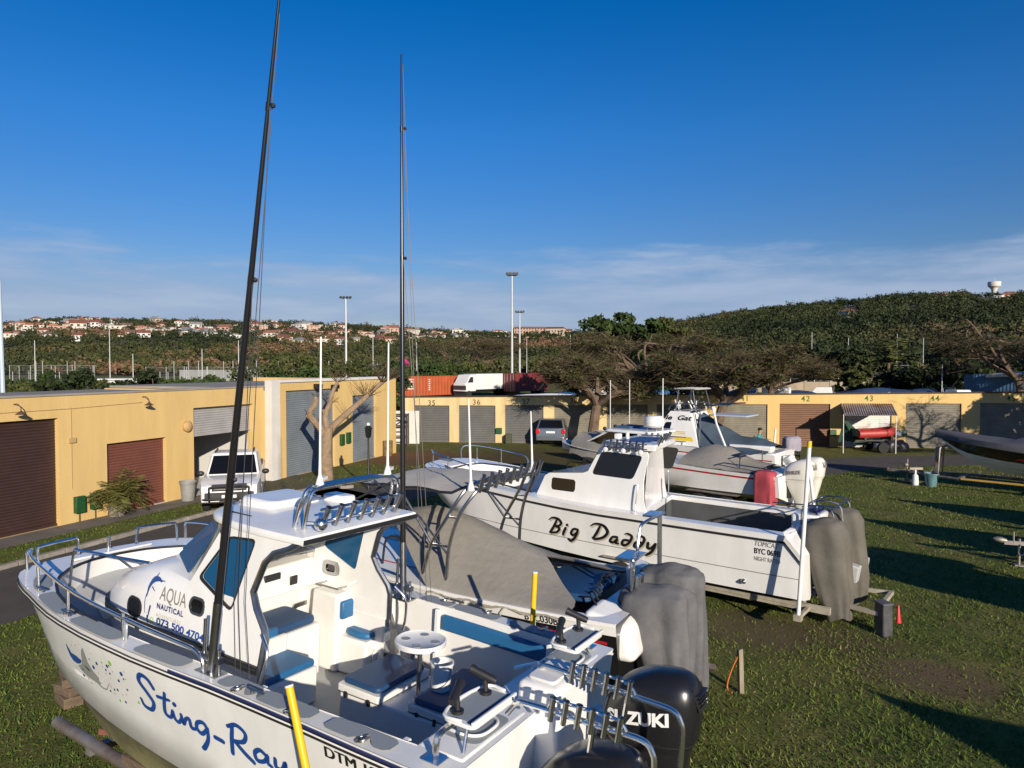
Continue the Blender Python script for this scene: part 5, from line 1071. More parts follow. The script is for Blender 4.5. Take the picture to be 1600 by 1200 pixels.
    bub = [(210, 125, 6, 0), (255, 120, 7, 0), (300, 105, 5, 0), (355, 230, 6, 1), (370, 300, 16, 2), (415, 265, 13, 1), (470, 250, 9, 3), (465, 285, 6, 0), (510, 280, 14, 1), (548, 252, 19, 3), (530, 275, 7, 1), (485, 315, 9, 1), (475, 345, 7, 0), (512, 345, 9, 1), (400, 350, 6, 0), (620, 340, 17, 2), (655, 320, 6, 0), (575, 402, 12, 2), (625, 385, 8, 1), (645, 385, 5, 0), (480, 460, 7, 0), (505, 485, 9, 1), (535, 485, 11, 1), (460, 500, 9, 1), (495, 520, 6, 0), (628, 478, 9, 1), (570, 525, 7, 0), (605, 520, 6, 0), (525, 580, 11, 3), (575, 590, 10, 2), (698, 585, 12, 3), (230, 385, 12, 1), (245, 330, 10, 2), (185, 320, 6, 0), (270, 410, 7, 0), (290, 445, 8, 3), (395, 180, 5, 0), (545, 325, 6, 0), (505, 385, 5, 0)]
    for i, m in enumerate((inkl, inkn, inkb, lime)):
        b = MB()
        for x, y, r, k in bub:
            if k == i:
                cx, cz = rf(80 + x / 5, 980 + y / 5); s2 = smr; q = r / 5 / 150; b.poly([s2(cx + q * math.cos(a), cz + q * math.sin(a)) for a in [j * .6283 for j in range(10)]])
        b.build('bubble', m, t, smooth=0, normals=False)
    # bucket standing on the fish box
    p = FS.w((1.66, -.30, 1.508)); q = thing('bucket', 'small white plastic bucket standing on the blue fish box lid', 'bucket', p, rot=FS.e)
    b = MB(); b.lathe([(.085, 0), (.105, .235), (.113, .235), (.113, .255), (.10, .255), (.098, .22), (.08, .01)], n=24); b.build('body', white_e, q)
    b = MB(); b.tube([(.108, 0, .22), (.09, .03, .10), (.05, .1, .05), (0, .118, .04), (-.05, .1, .05), (-.09, .03, .10), (-.108, 0, .22)], .004, 5, smooth=3); b.build('handle', chrome_d, q)
    # trailer
    tr = thing('boat_trailer', 'galvanised boat trailer with yellow guide poles under the foreground catamaran', 'trailer', FS.o, rot=FS.e)
    b = MB()
    for s in (1, -1): b.tube([(-.4, s * .90, .34), (4.9, s * .90, .34), (5.95, s * .88, .34)], .06, 10)
    for x in (.2, 1.9, 3.6, 5.2): b.box((x, 0, .28), (.09, 1.9, .07))
    b.tube([(5.2, .5, .28), (7.2, .06, .22), (7.6, 0, .22)], .045, 8); b.tube([(5.2, -.5, .28), (7.2, -.06, .22), (7.6, 0, .22)], .045, 8); b.build('frame', galv, tr)
    for s in (1, -1):
        for x in (1.1, 1.95):
            b = MB(); b.lathe([(.10, -.09), (.25, -.10), (.31, -.07), (.31, .07), (.25, .10), (.10, .09)], (x, s * 1.06, .28), 22, axis=(0, 1, 0)); o = b.build('wheel', tyre, tr); b = MB(); b.lathe([(.16, -.06), (.16, .085), (.06, .10)], (x, s * 1.06, .28), 16, axis=(0, s, 0)); b.build('rim', galv, o)
        b = MB(); b.box((1.5, s * 1.06, .62), (1.7, .24, .02)); b.box((.66, s * 1.06, .5), (.02, .24, .24)); b.box((2.34, s * 1.06, .5), (.02, .24, .24)); b.build('mudguard', galv, tr, bevel=.01)
        a, c = (FS.on(452, 1073, 1, 1.62), FS.on(478, 1200, 1, 1.62)) if s > 0 else (FS.on(836, 895, 1, -1.62), FS.on(832, 975, 1, -1.62)); d = (c - a).normalized()
        b = MB(); e = a + d * ((a.z - .35) / -d.z); b.cyl(e, a, .028, n=14); o = b.build('guide_pole', yellow, tr); o['label'] = 'yellow guide pole'
        b = MB(); b.cyl(a, a - d * .012, .030, n=14); b.build('pole_cap', white_e, o)
        b = MB(); b.box((e.x, e.y - s * .4, .33), (.07, .85, .07)); b.build('pole_bracket', galv, tr)
        for x in (.8, 2.6, 4.3): b = MB(); b.box((x, s * .9, .44), (.5, .16, .10)); b.build('bunk', wood, tr)
    b = MB(); b.box((5.05, .62, .44), (.5, .22, .06), .5); b.box((4.3, .9, .38), (.12, .5, .05)); b.build('roller_arm', mat('rust_red', (.20, .07, .045), .8, var=.5, vs=4), tr)
    p = atz(108, 1098); bl = thing('timber_blocks', 'stack of old timber blocks under the bow of the foreground catamaran', 'timber', (p.x, p.y, 0), 2.3)
    for i, (sz, a, zz) in enumerate((((.42, .24, .14), .1, .07), ((.38, .20, .12), .35, .20), ((.32, .18, .12), -.1, .32), ((.22, .16, .10), .2, .43))):
        b = MB(); b.box((0, 0, zz), sz, a); b.build('block', wood, bl, bevel=.01)
sting()
# ================================================================ the other boats
grey_c = mat('grey_canvas', (0.27, 0.25, 0.215), 0.85, var=0.22, vs=1.2, bump=0.6, bs=8)
grey_m = mat('grey_motor_canvas', (0.125, 0.125, 0.13), 0.8, var=0.35, vs=2.5, bump=0.8, bs=6)
khaki_m = mat('khaki_motor_canvas', (0.125, 0.115, 0.095), 0.85, var=0.3, vs=2.5, bump=0.7, bs=6)
tan_c = mat('tan_canvas', (0.56, 0.51, 0.42), 0.85, var=0.15, vs=1.2, bump=0.2, bs=16)
blackhull = mat('black_hull', (0.010, 0.010, 0.011), 0.25, coat=.3); red_p = mat('red_paint', (0.42, 0.012, 0.02), 0.35)
dgrey = mat('dark_deck', (0.075, 0.08, 0.085), 0.8, var=.3, vs=2)
def side_line(b, fn, pts, w):
    rows = []
    for x, z in pts: rows.append([fn(x, z - w / 2), fn(x, z + w / 2)])
    b.grid(rows)
def mono_hull(name, t, mats, L, Yg, Zg, ych, zch, zk, xs, split=None, transom=0.0):
    b = MB(); rows = []
    for x in xs:
        g, zg, c, zc, k = sinterp(Yg, x), Zg(x), sinterp(ych, x), sinterp(zch, x), sinterp(zk, x); c = min(c, g * .98); zc = min(zc, zg - .02); k = min(k, zc - .005)
        sp = split(x) if split else None
        half = [(g, zg)] + ([(g + (c - g) * (zg - sp) / (zg - zc), sp)] if sp else [(g + (c - g) * .4, zg + (zc - zg) * .4)]) + [(c, zc), (c * .5, (zc + k) / 2 - .01), (0, k)]
        rows.append([(x, y, z) for y, z in half] + [(x, -y, z) for y, z in half[-2::-1]])
    b.grid(rows); m = len(rows[0]) - 1
    for i, f in enumerate(b.bm.faces):
        j = i % m; j = j if j < m / 2 else m - 1 - j; f.material_index = min(j, len(mats) - 1)
    b.face([v for v in list(b.bm.verts)[:len(rows[0])]]).material_index = min(1, len(mats) - 1)
    return b.build(name, list(mats), t, smooth=50)
def deck_plate(name, t, m, Yg, Zg, xs, inner=None, dz=.0, wall=None):
    pts = [(x, sinterp(Yg, x) - .004) for x in xs]; out = pts + [(x, -y) for x, y in pts[::-1] if y > 1e-3]
    b = MB(); b.plate(out, [inner] if inner else [], lambda x, y: V((x, y, Zg(x) + dz + .02 * (1 - abs(y)))), step=.5)
    if inner and wall is not None:
        lp = inner + [inner[0]]; b.grid([[(x, y, Zg(x) + dz + .02 * (1 - abs(y))) for x, y in lp], [(x, y, wall) for x, y in lp]])
    return b.build(name, m, t, smooth=40)
def draped(name, label, loc, rot, m, prof, wob=.03, seed=0, cat='cover', group=None, n=52, p=2.5, slant=(0, 0)):
    """cloth cover over a motor: rings (z, cx, half length, half width), folds running down; a thing of its own"""
    t = MB(); rows = []; pr = []
    for a, c in zip(prof, prof[1:]):
        for k in range(4): pr.append([a[i] + (c[i] - a[i]) * k / 4 for i in range(4)])
    pr.append(list(prof[-1])); N = len(pr)
    for i, (z, cx, a, w) in enumerate(pr):
        f_ = i / (N - 1); row = []
        for k in range(n):
            th = 6.28318 * k / n; cc, ss = math.cos(th), math.sin(th)
            x = cx + a * abs(cc) ** (2 / p) * (1 if cc > 0 else -1); y = w * abs(ss) ** (2 / p) * (1 if ss > 0 else -1)
            q = wob * .9 * (abs(math.sin(3.5 * th + seed + 1.6 * f_)) ** .6 - .7) * (1 - f_ * .5) + wob * (1 - f_ * .75) * math.sin(5 * th + seed + 2.2 * f_) + wob * .7 * (1 - f_) * math.sin(9 * th + 2.1 * seed - 3 * f_) + wob * .8 * noise.noise(V((x * 3 + seed, y * 3, z * 2.4)))
            row.append(V((x * (1 + q) + slant[0] * z, y * (1 + q * 1.4) + slant[1] * z, z + (wob * .8 * math.sin(3 * th + seed) if i == 0 else 0) + wob * .5 * noise.noise(V((x * 4, y * 4, z * 4 + seed))))))
        rows.append(row)
    t.grid(rows, closed=True, caps=True); o = t.build(name, m, smooth=70); o.location = loc; o.rotation_euler = rot
    return tag(o, label, cat, group)
def trailer(label, loc, rot, L, hw, frame_m, z=.42, wheels=(1.6, 2.5), name='boat_trailer', tongue=1.8, poles=None, r=.31, jockey=True):
    tr = thing(name, label, 'trailer', loc, rot=rot); b = MB()
    for s in (1, -1):
        b.tube([(-.2, s * hw, z), (L - tongue, s * hw, z), (L, s * .05, z)], .05, 4)
    for x in (.1, wheels[0], wheels[-1] + .4, L - tongue): b.box((x, 0, z - .02), (.09, hw * 2, .08))
    b.build('frame', frame_m, tr)
    b = MB(); b.box((L + .18, 0, z), (.4, .12, .1)); b.ball((L + .38, 0, z + .02), .07, 8, 6); b.build('coupling', galv, tr)
    if jockey: b = MB(); b.cyl((L - .35, .1, .2), (L - .35, .1, z + .5), .03); b.cyl((L - .35, .06, .1), (L - .35, .14, .1), .1, n=14); b.build('jockey_wheel', galv, tr)
    for s in (1, -1):
        for x in wheels:
            b = MB(); b.lathe([(.09, -.09), (r * .8, -.1), (r, -.07), (r, .07), (r * .8, .1), (.09, .09)], (x, s * (hw + .22), r), 20, axis=(0, 1, 0)); o = b.build('wheel', tyre, tr); b = MB(); b.lathe([(r * .55, .05), (r * .5, .095), (.05, .11)], (x, s * (hw + .22), r), 14, axis=(0, s, 0)); b.build('rim', galv, o)
        b = MB(); b.box((sum(wheels) / len(wheels), s * (hw + .22), r * 2 + .06), (wheels[-1] - wheels[0] + .8, .24, .03)); b.build('mudguard', frame_m, tr, bevel=.01)
    b = MB(); b.box((L - tongue * .6, 0, z + .5), (.08, .08, 1.0)); b.box((L - tongue * .6 - .1, 0, z + 1.0), (.25, .1, .1)); b.build('winch_post', frame_m, tr)
    return tr
# ---------------------------------------------------------------- black and white boat under its grey cover
FC = Frame((2.22, 9.05, 0), R(150))
def covered():
    t = thing('covered_ski_boat', 'black and white runabout with a tan sun top and steel tower beside the foreground boat', 'boat', FC.o, rot=FC.e)
    Yg = [(0.5, 1.12), (1.2, 1.16), (3, 1.18), (4.2, 1.12), (5.2, .92), (6.0, .58), (6.5, .22), (6.66, .0)]
    Zg = lambda x: 1.50 + .004 * x + .30 * max(0, (x - 2.5) / 4) ** 1.6
    ych = [(0, 1.0), (3, 1.0), (4.6, .8), (5.6, .45), (6.3, .12), (6.66, 0)]; zch = [(0, .82), (3, .84), (4.6, .98), (5.8, 1.25), (6.5, 1.65)]; zk = [(0, .55), (3.5, .55), (5, .7), (6, 1.1), (6.5, 1.6)]
    xs = [.5, 1.0, 1.6, 2.2, 2.8, 3.4, 4.0, 4.5, 5.0, 5.4, 5.8, 6.1, 6.35, 6.5, 6.62, 6.66]
    h = mono_hull('hull', t, (gel, blackhull, blackhull), 6.6, Yg, Zg, ych, zch, zk, xs, split=lambda x: Zg(x) - .145)
    b = MB(); outline_band(b, Yg, Zg, xs, (-.02, .02), -.03, .02); b.build('rub_rail', white_e, t, smooth=60)
    inner = [(.95, .92), (2.4, .96), (3.4, .9), (3.6, .7), (3.6, -.7), (3.4, -.9), (2.4, -.96), (.95, -.92)]
    deck_plate('deck', t, gel, Yg, Zg, xs, inner, .0, 1.0)
    b = MB(); b.poly([(.95, -.92, 1.0), (3.6, -.9, 1.0), (3.6, .9, 1.0), (.95, .92, 1.0)]); b.build('cockpit_floor', dgrey, t)
    cm = cast_map([h], 1, .005)
    b = MB(); side_line(b, cm, [(x, 1.36 - .11 + (.12 if x < 1.8 else .12) * ((x - .6) / 3.4)) for x in [.62 + .2 * i for i in range(18)]], .035); b.build('red_stripe', red_p, t, smooth=0)
    b = MB(); b.box((3.86, 1.10, 1.40), (.5, .02, .07)); b.build('red_badge', red_p, t)
    p = FC.on(818, 949, 1, 1.17); letters('registration_lettering', 'BYC030B', .135, Surf(lambda u, v: cm(p.x - u, 1.372 + v), (0, 1, 0)), inkk, t, bold=.003, width=.47)
    # forward flare graphic and deck edge stripe
    b = MB(); f_ = lambda x, y: V((x, y, Zg(x) + .02 * (1 - abs(y)) + .008))
    b.grid([[f_(3.45 + .3 * i, .60 + .02 * i), f_(3.45 + .3 * i, .565 + .02 * i)] for i in range(6)]); b.build('deck_stripe', red_p, t, smooth=0)
    b = MB()
    for k in range(4): b.poly([f_(4.05 + .16 * k, -.1 - .10 * k), f_(4.75 + .15 * k, -.22 - .1 * k), f_(4.20 + .2 * k, .02 - .10 * k)])
    b.build('flame_graphic', red_p, t, smooth=0)
    b = MB(); b.grid([[f_(4.2 + .4 * i, -.35 + .05 * i), f_(4.2 + .4 * i, -.39 + .05 * i)] for i in range(5)]); b.build('black_stripe', blackhull, t, smooth=0)
    # steel tower and sun top
    topz = 2.86
    b = MB()
    for s in (1, -1):
        b.tube([(3.02, s * 1.02, 1.62), (2.98, s * 1.0, 2.1), (2.86, s * .96, 2.5), (2.68, s * .88, 2.80), (2.62, s * .7, 2.90), (2.62, 0, 2.95)], .026, 8, smooth=4); b.tube([(3.42, s * 1.02, 1.66), (3.28, s * 1.0, 2.1), (3.0, s * .96, 2.55), (2.84, s * .88, 2.82), (2.80, s * .7, 2.92), (2.80, 0, 2.96)], .026, 8, smooth=4)
        b.tube([(2.98, s * 1.0, 2.1), (3.28, s * 1.0, 2.1)], .02); b.tube([(3.28, s * 1.0, 2.1), (3.60, s * .98, 2.5), (3.9, s * .95, 2.84)], .02); b.tube([(3.02, s * 1.0, 2.0), (3.5, s * .98, 2.45), (4.4, s * .9, 2.88)], .016)
        b.tube([(2.86, s * .96, 2.5), (3.05, s * .96, 2.5)], .016)
    b.tube([(2.62, -.8, 2.9), (2.62, .8, 2.9)], .022); b.tube([(2.80, -.8, 2.92), (2.80, .8, 2.92)], .022); b.build('tower', chrome_d, t)
    for i in range(9): b = MB(); y = -.85 + .21 * i; b.lathe([(.026, -.12), (.027, .12), (.033, .14), (.02, .13)], (2.56, y, 2.97), 9, axis=(-.35, 0, 1)); b.build('rod_holder', chrome_d, t)
    for s, zt_ in ((1, 4.15), (-1, 3.88)): b = MB(); b.lathe([(.05, 0), (.045, .05), (.022, .12), (.018, .2), (.010, zt_ - 2.9)], (2.70, s * .88, 2.88), 9, axis=(.03, 0, 1)); b.build('aerial', white_e, t)
    b = MB(); rows = []
    for i in range(9):
        x = 3.02 + 1.62 * i / 8; rows.append([(x, y, 2.89 - .05 * abs(y) ** 2 - .03 * ((x - 3.8) / .9) ** 2 + .012 * math.sin(i * 2 + y * 3)) for y in [-.88 + .176 * k for k in range(11)]])
    b.grid(rows); b.grid([[(p_[0], p_[1], p_[2] - .02) for p_ in r] for r in rows]); o = b.build('sun_top', tan_c, t, smooth=60)
    b = MB(); e = [V(p_) + V((0, 0, -.015)) for p_ in rows[0]] ; b.tube(e, .02); b.tube([V(p_) + V((0, 0, -.015)) for p_ in rows[-1]], .02); b.tube([V(r[0]) + V((0, 0, -.015)) for r in rows], .02); b.tube([V(r[-1]) + V((0, 0, -.015)) for r in rows], .02); b.build('top_frame', rubber, o)
    for s in (1, -1): b = MB(); b.tube([(3.95, s * .80, Zg(3.9) + .02), (3.98, s * .80, 2.0), (4.25, s * .80, 2.02), (4.35, s * .78, Zg(4.3) + .02)], .018, smooth=3); b.build('windscreen_rail', rubber, t)
    # stern fittings
    for s in (1, -1):
        h_ = 0 if s > 0 else .2; b = MB(); b.hexa([(.30, s * .38, 1.0), (.95, s * .38, 1.0), (.95, s * 1.05, 1.0), (.30, s * .98, 1.0)], [(.42, s * .42, 1.50 + h_), (1.0, s * .42, 1.60 + h_), (1.0, s * 1.02, 1.58 + h_), (.36, s * .97, 1.38 + h_)]); b.build('stern_locker', gel, t, bevel=.12, seg=5)
    b = MB(); b.tube([(.55, .45, 1.55), (.55, .45, 2.02), (.58, .40, 2.1), (.62, .1, 2.12), (.64, .0, 2.14), (.64, -.1, 2.40), (.62, -.2, 2.46), (.58, -.65, 2.48)], .022, 8, smooth=3)
    for y in (.30, -.70, -.78): b.cyl((.58, y, 1.55), (.58, y, 2.1 if y > 0 else 2.46), .02)
    for y in (.42, .34, .24): b.lathe([(.026, -.2), (.028, .14), (.034, .16)], (.50, y, 1.75), 9, axis=(-.1, 0, 1))
    b.box((.66, .20, 2.10), (.26, .42, .03)); b.box((.62, -.62, 2.50), (.22, .34, .03)); b.build('ski_frame', chrome, t)
    outboard(t, (.24, -.24, 1.05), .05, white_e, sc=.72); outboard(t, (.20, .34, 1.02), .05, white_e, sc=.72)
    # cover: ridge from the tower down to the stern
    rows = []
    for i in range(19):
        f_ = i / 18; row = []
        for k in range(17):
            q = -1 + 2 * k / 16; xm = 4.85 - 1.65 * abs(q) ** 1.3; x = xm - (xm - 1.15 - .85 * max(0, 1 - abs(q) * 1.5)) * f_; rz = interp([(1.2, 1.66), (1.7, 1.80), (2.2, 1.93), (2.8, 2.12), (3.3, 2.30), (3.9, 2.40), (4.4, 2.30), (4.85, 2.05)], x); yg = sinterp(Yg, x) * 1.01; y = q * yg; z0 = Zg(x) + .0; h = rz - z0; z = z0 + h * (1 - abs(q) ** 1.35) + .022 * math.sin(9 * f_ + 4 * q) * (1 - abs(q)) + .03 * noise.noise(V((x * 2.2, y * 2.2, 3)))
            row.append(V((x, y, z)))
        lo = [V((row[0].x, row[0].y * 1.012, Zg(row[0].x) - .035 - .025 * math.sin(i * 1.7)))]; hi = [V((row[-1].x, row[-1].y * 1.012, Zg(row[-1].x) - .035 + .025 * math.sin(i * 1.3)))]
        rows.append(lo + row + hi)
    b = MB(); b.grid(rows); b.grid([[p_ - V((0, 0, .012)) for p_ in r] for r in rows])
    o = b.build('boat_cover', grey_c, smooth=70); o.location = FC.o; o.rotation_euler = FC.e
    tag(o, 'taupe canvas cover stretched over the black and white runabout', 'cover')
    b = MB(); b.prism([(p_.x, p_.y, 1.50) for p_ in rpoly([(1.10, -.62, 0), (2.0, -.6, 0), (2.0, .6, 0), (1.10, .55, 0)], .08)], (0, 0, .10)); q = b.build('engine_hatch_pad', blue_d, t, bevel=.03)
    for x in (1.5, 2.0, 2.6, 3.2):
        b = MB(); y = sinterp(Yg, x); b.tube([(x, y + .015, Zg(x) - .03), (x + .05, y + .012, Zg(x) - .16), (x - .04, y - .02, Zg(x) - .34), (x + .02, y - .05, Zg(x) - .46)], .007, 5, smooth=3); b.build('tie_rope', inkl, t)
    b = MB()
    for k in range(7): b.tube([(.9 + .05 * k, .75 - .18 * k, 1.57), (1.0 + .04 * k, .70 - .16 * k, 1.64 + .02 * (k % 2)), (1.15, .62 - .2 * k, 1.60)], .014, 5, smooth=3)
    b.build('cover_strap', rubber, t)
    draped('motor_cover', 'tall dark grey canvas motor cover in front, behind the black outboard motors', FC.w((.26, .34, .72)), (0, .04, R(150)), grey_m, [(-.50, -.16, .24, .22), (0, -.12, .33, .27), (.5, -.06, .41, .30), (.85, -.02, .45, .30), (1.0, -.04, .42, .24), (1.08, -.10, .32, .10), (1.10, -.12, .26, .03), (1.105, -.12, .04, .02)], .10, 1, p=2.6)
    draped('motor_cover', 'tall dark grey canvas motor cover, the farther of the pair on the runabout', FC.w((.30, -.24, .76)), (0, .04, R(150)), grey_m, [(-.55, -.20, .25, .23), (0, -.14, .34, .27), (.5, -.10, .41, .30), (.95, -.08, .44, .30), (1.08, -.10, .41, .24), (1.16, -.14, .30, .10), (1.18, -.16, .24, .03), (1.185, -.16, .04, .02)], .10, 4, p=2.6)
    trailer('steel trailer carrying the black and white runabout', FC.o, FC.e, 7.4, .82, galv)
covered()
# ---------------------------------------------------------------- big white catamaran
FB = Frame((5.756, 13.21, 0), R(142))
def big_cat():
    t = thing('cabin_catamaran', 'large white catamaran with a black windscreen and wheelhouse named in black script', 'boat', FB.o, rot=FB.e)
    Yg = [(-.05, 1.27), (.25, 1.30), (2, 1.33), (5, 1.34), (7, 1.32), (8.4, 1.22), (9.1, 1.08), (9.5, .86), (9.66, .5), (9.7, .2), (9.705, 0)]
    Zg = lambda x: (1.60 if x > .25 else 1.60 - .36 * ((.25 - x) / .3)) + .40 * max(0, (x - 4) / 5.7) ** 1.5
    ych = [(-.4, 1.24), (6, 1.24), (8, 1.1), (9, .9), (9.7, .6)]; zch = [(-.4, .50), (4, .52), (7, .72), (8.4, 1.0), (9.2, 1.4), (9.7, 1.8)]
    yk = [(-.4, .8), (7, .8), (9.7, .5)]; zk = [(-.4, .40), (5, .40), (7, .55), (8.4, .85), (9.2, 1.3), (9.7, 1.7)]; yt = [(-.4, .4), (9.7, .2)]; zt = [(-.4, .9), (7, 1.0), (9, 1.5), (9.7, 1.8)]
    xs = [-.05, .02, .1, .18, .25, .4, 1, 2, 3, 4, 5, 6, 7, 7.7, 8.4, 8.8, 9.1, 9.3, 9.5, 9.6, 9.66, 9.69, 9.70]
    h = cat_hull(xs, 'hull', t, (gel, anti), Yg, Zg, ych, zch, yk, zk, yt, zt)
    b = MB(); outline_band(b, Yg, Zg, xs, (-.025, .012), -.14, -.105); b.build('rub_rail', rubber, t, smooth=60)
    cm = cast_map([h], 1, .005)
    b = MB(); side_line(b, cm, [(x, .86 + .10 * max(0, (x - 4) / 4) ** 1.5) for x in [-.03 + .34 * i for i in range(25)]], .014); b.build('knuckle_line', inkg, t, smooth=0)
    inner = [(.35, 1.02), (3.08, 1.08), (3.5, -1.08), (.35, -1.02)]; inner2 = [(5.95, 1.02), (7.4, .98), (8.2, .85), (8.75, .55), (8.85, 0), (8.75, -.55), (8.2, -.85), (7.4, -.98), (5.95, -1.02)]
    pts = [(x, sinterp(Yg, x) - .004) for x in xs]; out = pts + [(x, -y) for x, y in pts[::-1] if y > 1e-3]
    b = MB(); f_ = lambda x, y: V((x, y, Zg(x) + .025 * (1 - abs(y))))
    b.plate(out, [inner, inner2], f_, step=.6)
    for lp, zb in ((inner, 1.50), (inner2, 1.25)): l = lp + [lp[0]]; b.grid([[f_(*p) for p in l], [V((p[0], p[1], zb)) for p in l]])
    b.build('deck', gel, t, smooth=40)
    b = MB(); b.poly([(x, y, 1.02) for x, y in inner]); l = inner + [inner[0]]; b.grid([[(x, y * .99, 1.499) for x, y in l], [(x, y * .99, 1.02) for x, y in l]]); b.build('cockpit_floor', dgrey, t)
    b = MB(); b.poly([(x, y, 1.26) for x, y in inner2]); b.build('bow_floor', gelf, t)
    b = MB(); b.hexa([(.9, -.75, .93), (2.3, -.75, .93), (2.3, .35, .93), (.9, .35, .93)], [(.9, -.75, 1.18), (2.3, -.75, 1.18), (2.3, .35, 1.18), (.9, .35, 1.18)]); b.box((1.55, -.2, 1.185), (.02, 1.1, .02)); b.build('fish_box', dgrey, t, bevel=.02)
    b = MB(); b.hexa([(.20, -1.0, .93), (.55, -1.0, .93), (.55, 1.0, .93), (.20, 1.0, .93)], [(.20, -1.0, 1.58), (.42, -1.0, 1.58), (.42, 1.0, 1.58), (.20, 1.0, 1.58)]); b.box((.2, -.1, 1.65), (.5, .7, .3)); b.build('transom_locker', gel, t, bevel=.04)
    b = MB(); outline_band(b, [(x, y) for x, y in inner2 if y >= 0], lambda x: Zg(x) + .03, [5.95, 6.6, 7.4, 8.2, 8.75, 8.85], (-.012, .02), -.01, .02); b.build('coaming_trim', rubber, t)
    b = MB(); b.prism([(8.95, .45, 1.93), (9.5, .3, 1.97), (9.5, -.3, 1.97), (8.95, -.45, 1.93)], (0, 0, .03)); b.build('anchor_lid', gel_in, t, bevel=.01)
    # wheelhouse: low trunk forward, tall house with one big side pane each side
    yw = lambda z: 1.02 - .13 * max(0, z - 1.55)
    for s in (1, -1):
        hx = 3.12 if s > 0 else 3.62
        o_ = [(5.86, 1.56), (5.62, 2.10), (5.50, 2.17), (4.62, 2.25), (4.50, 2.30), (4.22, 2.84), (hx + .02, 2.80), (hx - .02, 2.72), (hx + .06, 2.2), (hx + .02, 1.8), (hx - .06, 1.54)]
        pane = rpoly([(4.42, 2.24, 0), (4.20, 2.75, 0), (3.22, 2.72, 0), (3.42, 2.22, 0)], .09); win = rrect(4.80, 1.81, 5.44, 2.08, .07)
        b = MB(); b.plate(o_, [[(p.x, p.y) for p in pane], win], lambda x, z: V((x, s * yw(z), z)), lambda x, z: V((0, -s * .05, 0))); b.build('house_side', gel, t, smooth=30)
        b = MB(); b.prism([(p.x, s * (yw(p.y) - .02), p.y) for p in pane], (0, s * .008, 0)); b.build('side_pane', glass_k, t, smooth=0)
        b = MB(); b.prism([(x, s * (yw(z) - .02), z) for x, z in win], (0, s * .008, 0)); b.build('trunk_window', glass_k, t, smooth=0)
    b = MB(); b.grid([[(5.86, s * 1.02, 1.56) for s in (1, -1)], [(5.62, s * yw(2.1), 2.10) for s in (1, -1)], [(5.50, s * yw(2.17), 2.18) for s in (1, -1)], [(4.62, s * yw(2.25), 2.26) for s in (1, -1)], [(4.5, s * yw(2.3), 2.31) for s in (1, -1)]]); b.build('trunk_top', gel, t, smooth=30, bevel=0)
    b = MB(); b.poly([(4.5, yw(2.3), 2.31), (4.5, -yw(2.3), 2.31), (4.22, -yw(2.84), 2.84), (4.22, yw(2.84), 2.84)]); b.build('front_frame', gel, t)
    b = MB(); b.prism([(4.497, .86, 2.37), (4.497, -.86, 2.37), (4.26, -.82, 2.80), (4.26, .82, 2.80)], (.012, 0, .006)); b.build('windscreen', glass_k, t)
    b = MB(); b.grid([[(3.12 + .5 * (1 - y) / 2 - .05 * (z < 1.6) + .05 * (1 - y * y), y * yw(z), z) for y in (.99, .6, .2, -.2, -.6, -.99)] for z in (.93, 1.5, 1.9, 2.3, 2.78)]); b.build('aft_bulkhead', gel, t)
    b = MB(); q = [(2.95, .86), (4.1, .90), (4.30, .78), (4.36, .4), (4.36, -.4), (4.30, -.78), (4.1, -.90), (3.30, -.86)]
    b.hexa([(x, y, 2.82) for x, y in q], [(3.4 + (x - 3.4) * .96, y * .94, 2.95) for x, y in q]); b.build('roof', gel, t, bevel=.035, seg=3)
    b = MB(); b.prism([(p[0], p[1], 2.952) for p in rrect(3.35, -.5, 4.0, .5, .05)], (0, 0, .012)); b.build('roof_panel', navy, t)
    for s in (1, -1):
        b = MB(); b.tube([(3.25 + .3 * (s < 0), s * 1.0, 2.15), (3.25 + .3 * (s < 0), s * 1.03, 2.1), (3.28 + .3 * (s < 0), s * 1.08, 1.65), (3.28 + .3 * (s < 0), s * 1.02, 1.6)], .014, smooth=3); b.build('grab_rail', chrome, t)
        for i in range(7 if s > 0 else 4):
            x = 4.1 - .15 * i; b = MB(); b.lathe([(.025, -.11), (.026, .1), (.032, .12), (.02, .12)], (x, s * .92, 2.90), 9, axis=(-.25, s * .2, 1)); b.build('launcher_tube', chrome_d, t)
        b = MB(); b.tube([(4.15, s * .92, 2.86), (3.1, s * .92, 2.86)], .012); b.tube([(4.15, s * .93, 2.96), (3.1, s * .93, 2.96)], .012); b.build('launcher_bar', chrome_d, t)
        for x in (4.02, 3.6, 3.2): b = MB(); b.lathe([(.02, 0), (.05, .02), (.055, .05), (.03, .07)], (x, s * .98, 2.80), 12, axis=(0, s, .2)); b.build('deck_lamp', white_e, t)
    for i in range(4): b = MB(); b.lathe([(.03, -.13), (.032, .12), (.04, .14), (.02, .13)], (3.0 + .1 * i, .6 - .35 * i, 2.98), 9, axis=(-.5, 0, 1)); b.build('aft_rod_holder', chrome_d, t)
    b = MB(); b.lathe([(.05, 0), (.03, .08), (.014, .14), (.009, 1.35)], (3.15, .12, 2.95), 9); b.build('aerial', white_e, t)
    b = MB(); b.lathe([(.05, 0), (.03, .08), (.012, .14), (.009, 1.2)], (3.4, -.4, 2.95), 9); b.build('whip_aerial', rubber, t)
    b = MB(); b.box((4.15, .25, 3.02), (.12, .16, .12)); b.cyl((4.0, .1, 2.95), (4.0, .1, 3.1), .04); b.build('roof_lamp', white_e, t, bevel=.02)
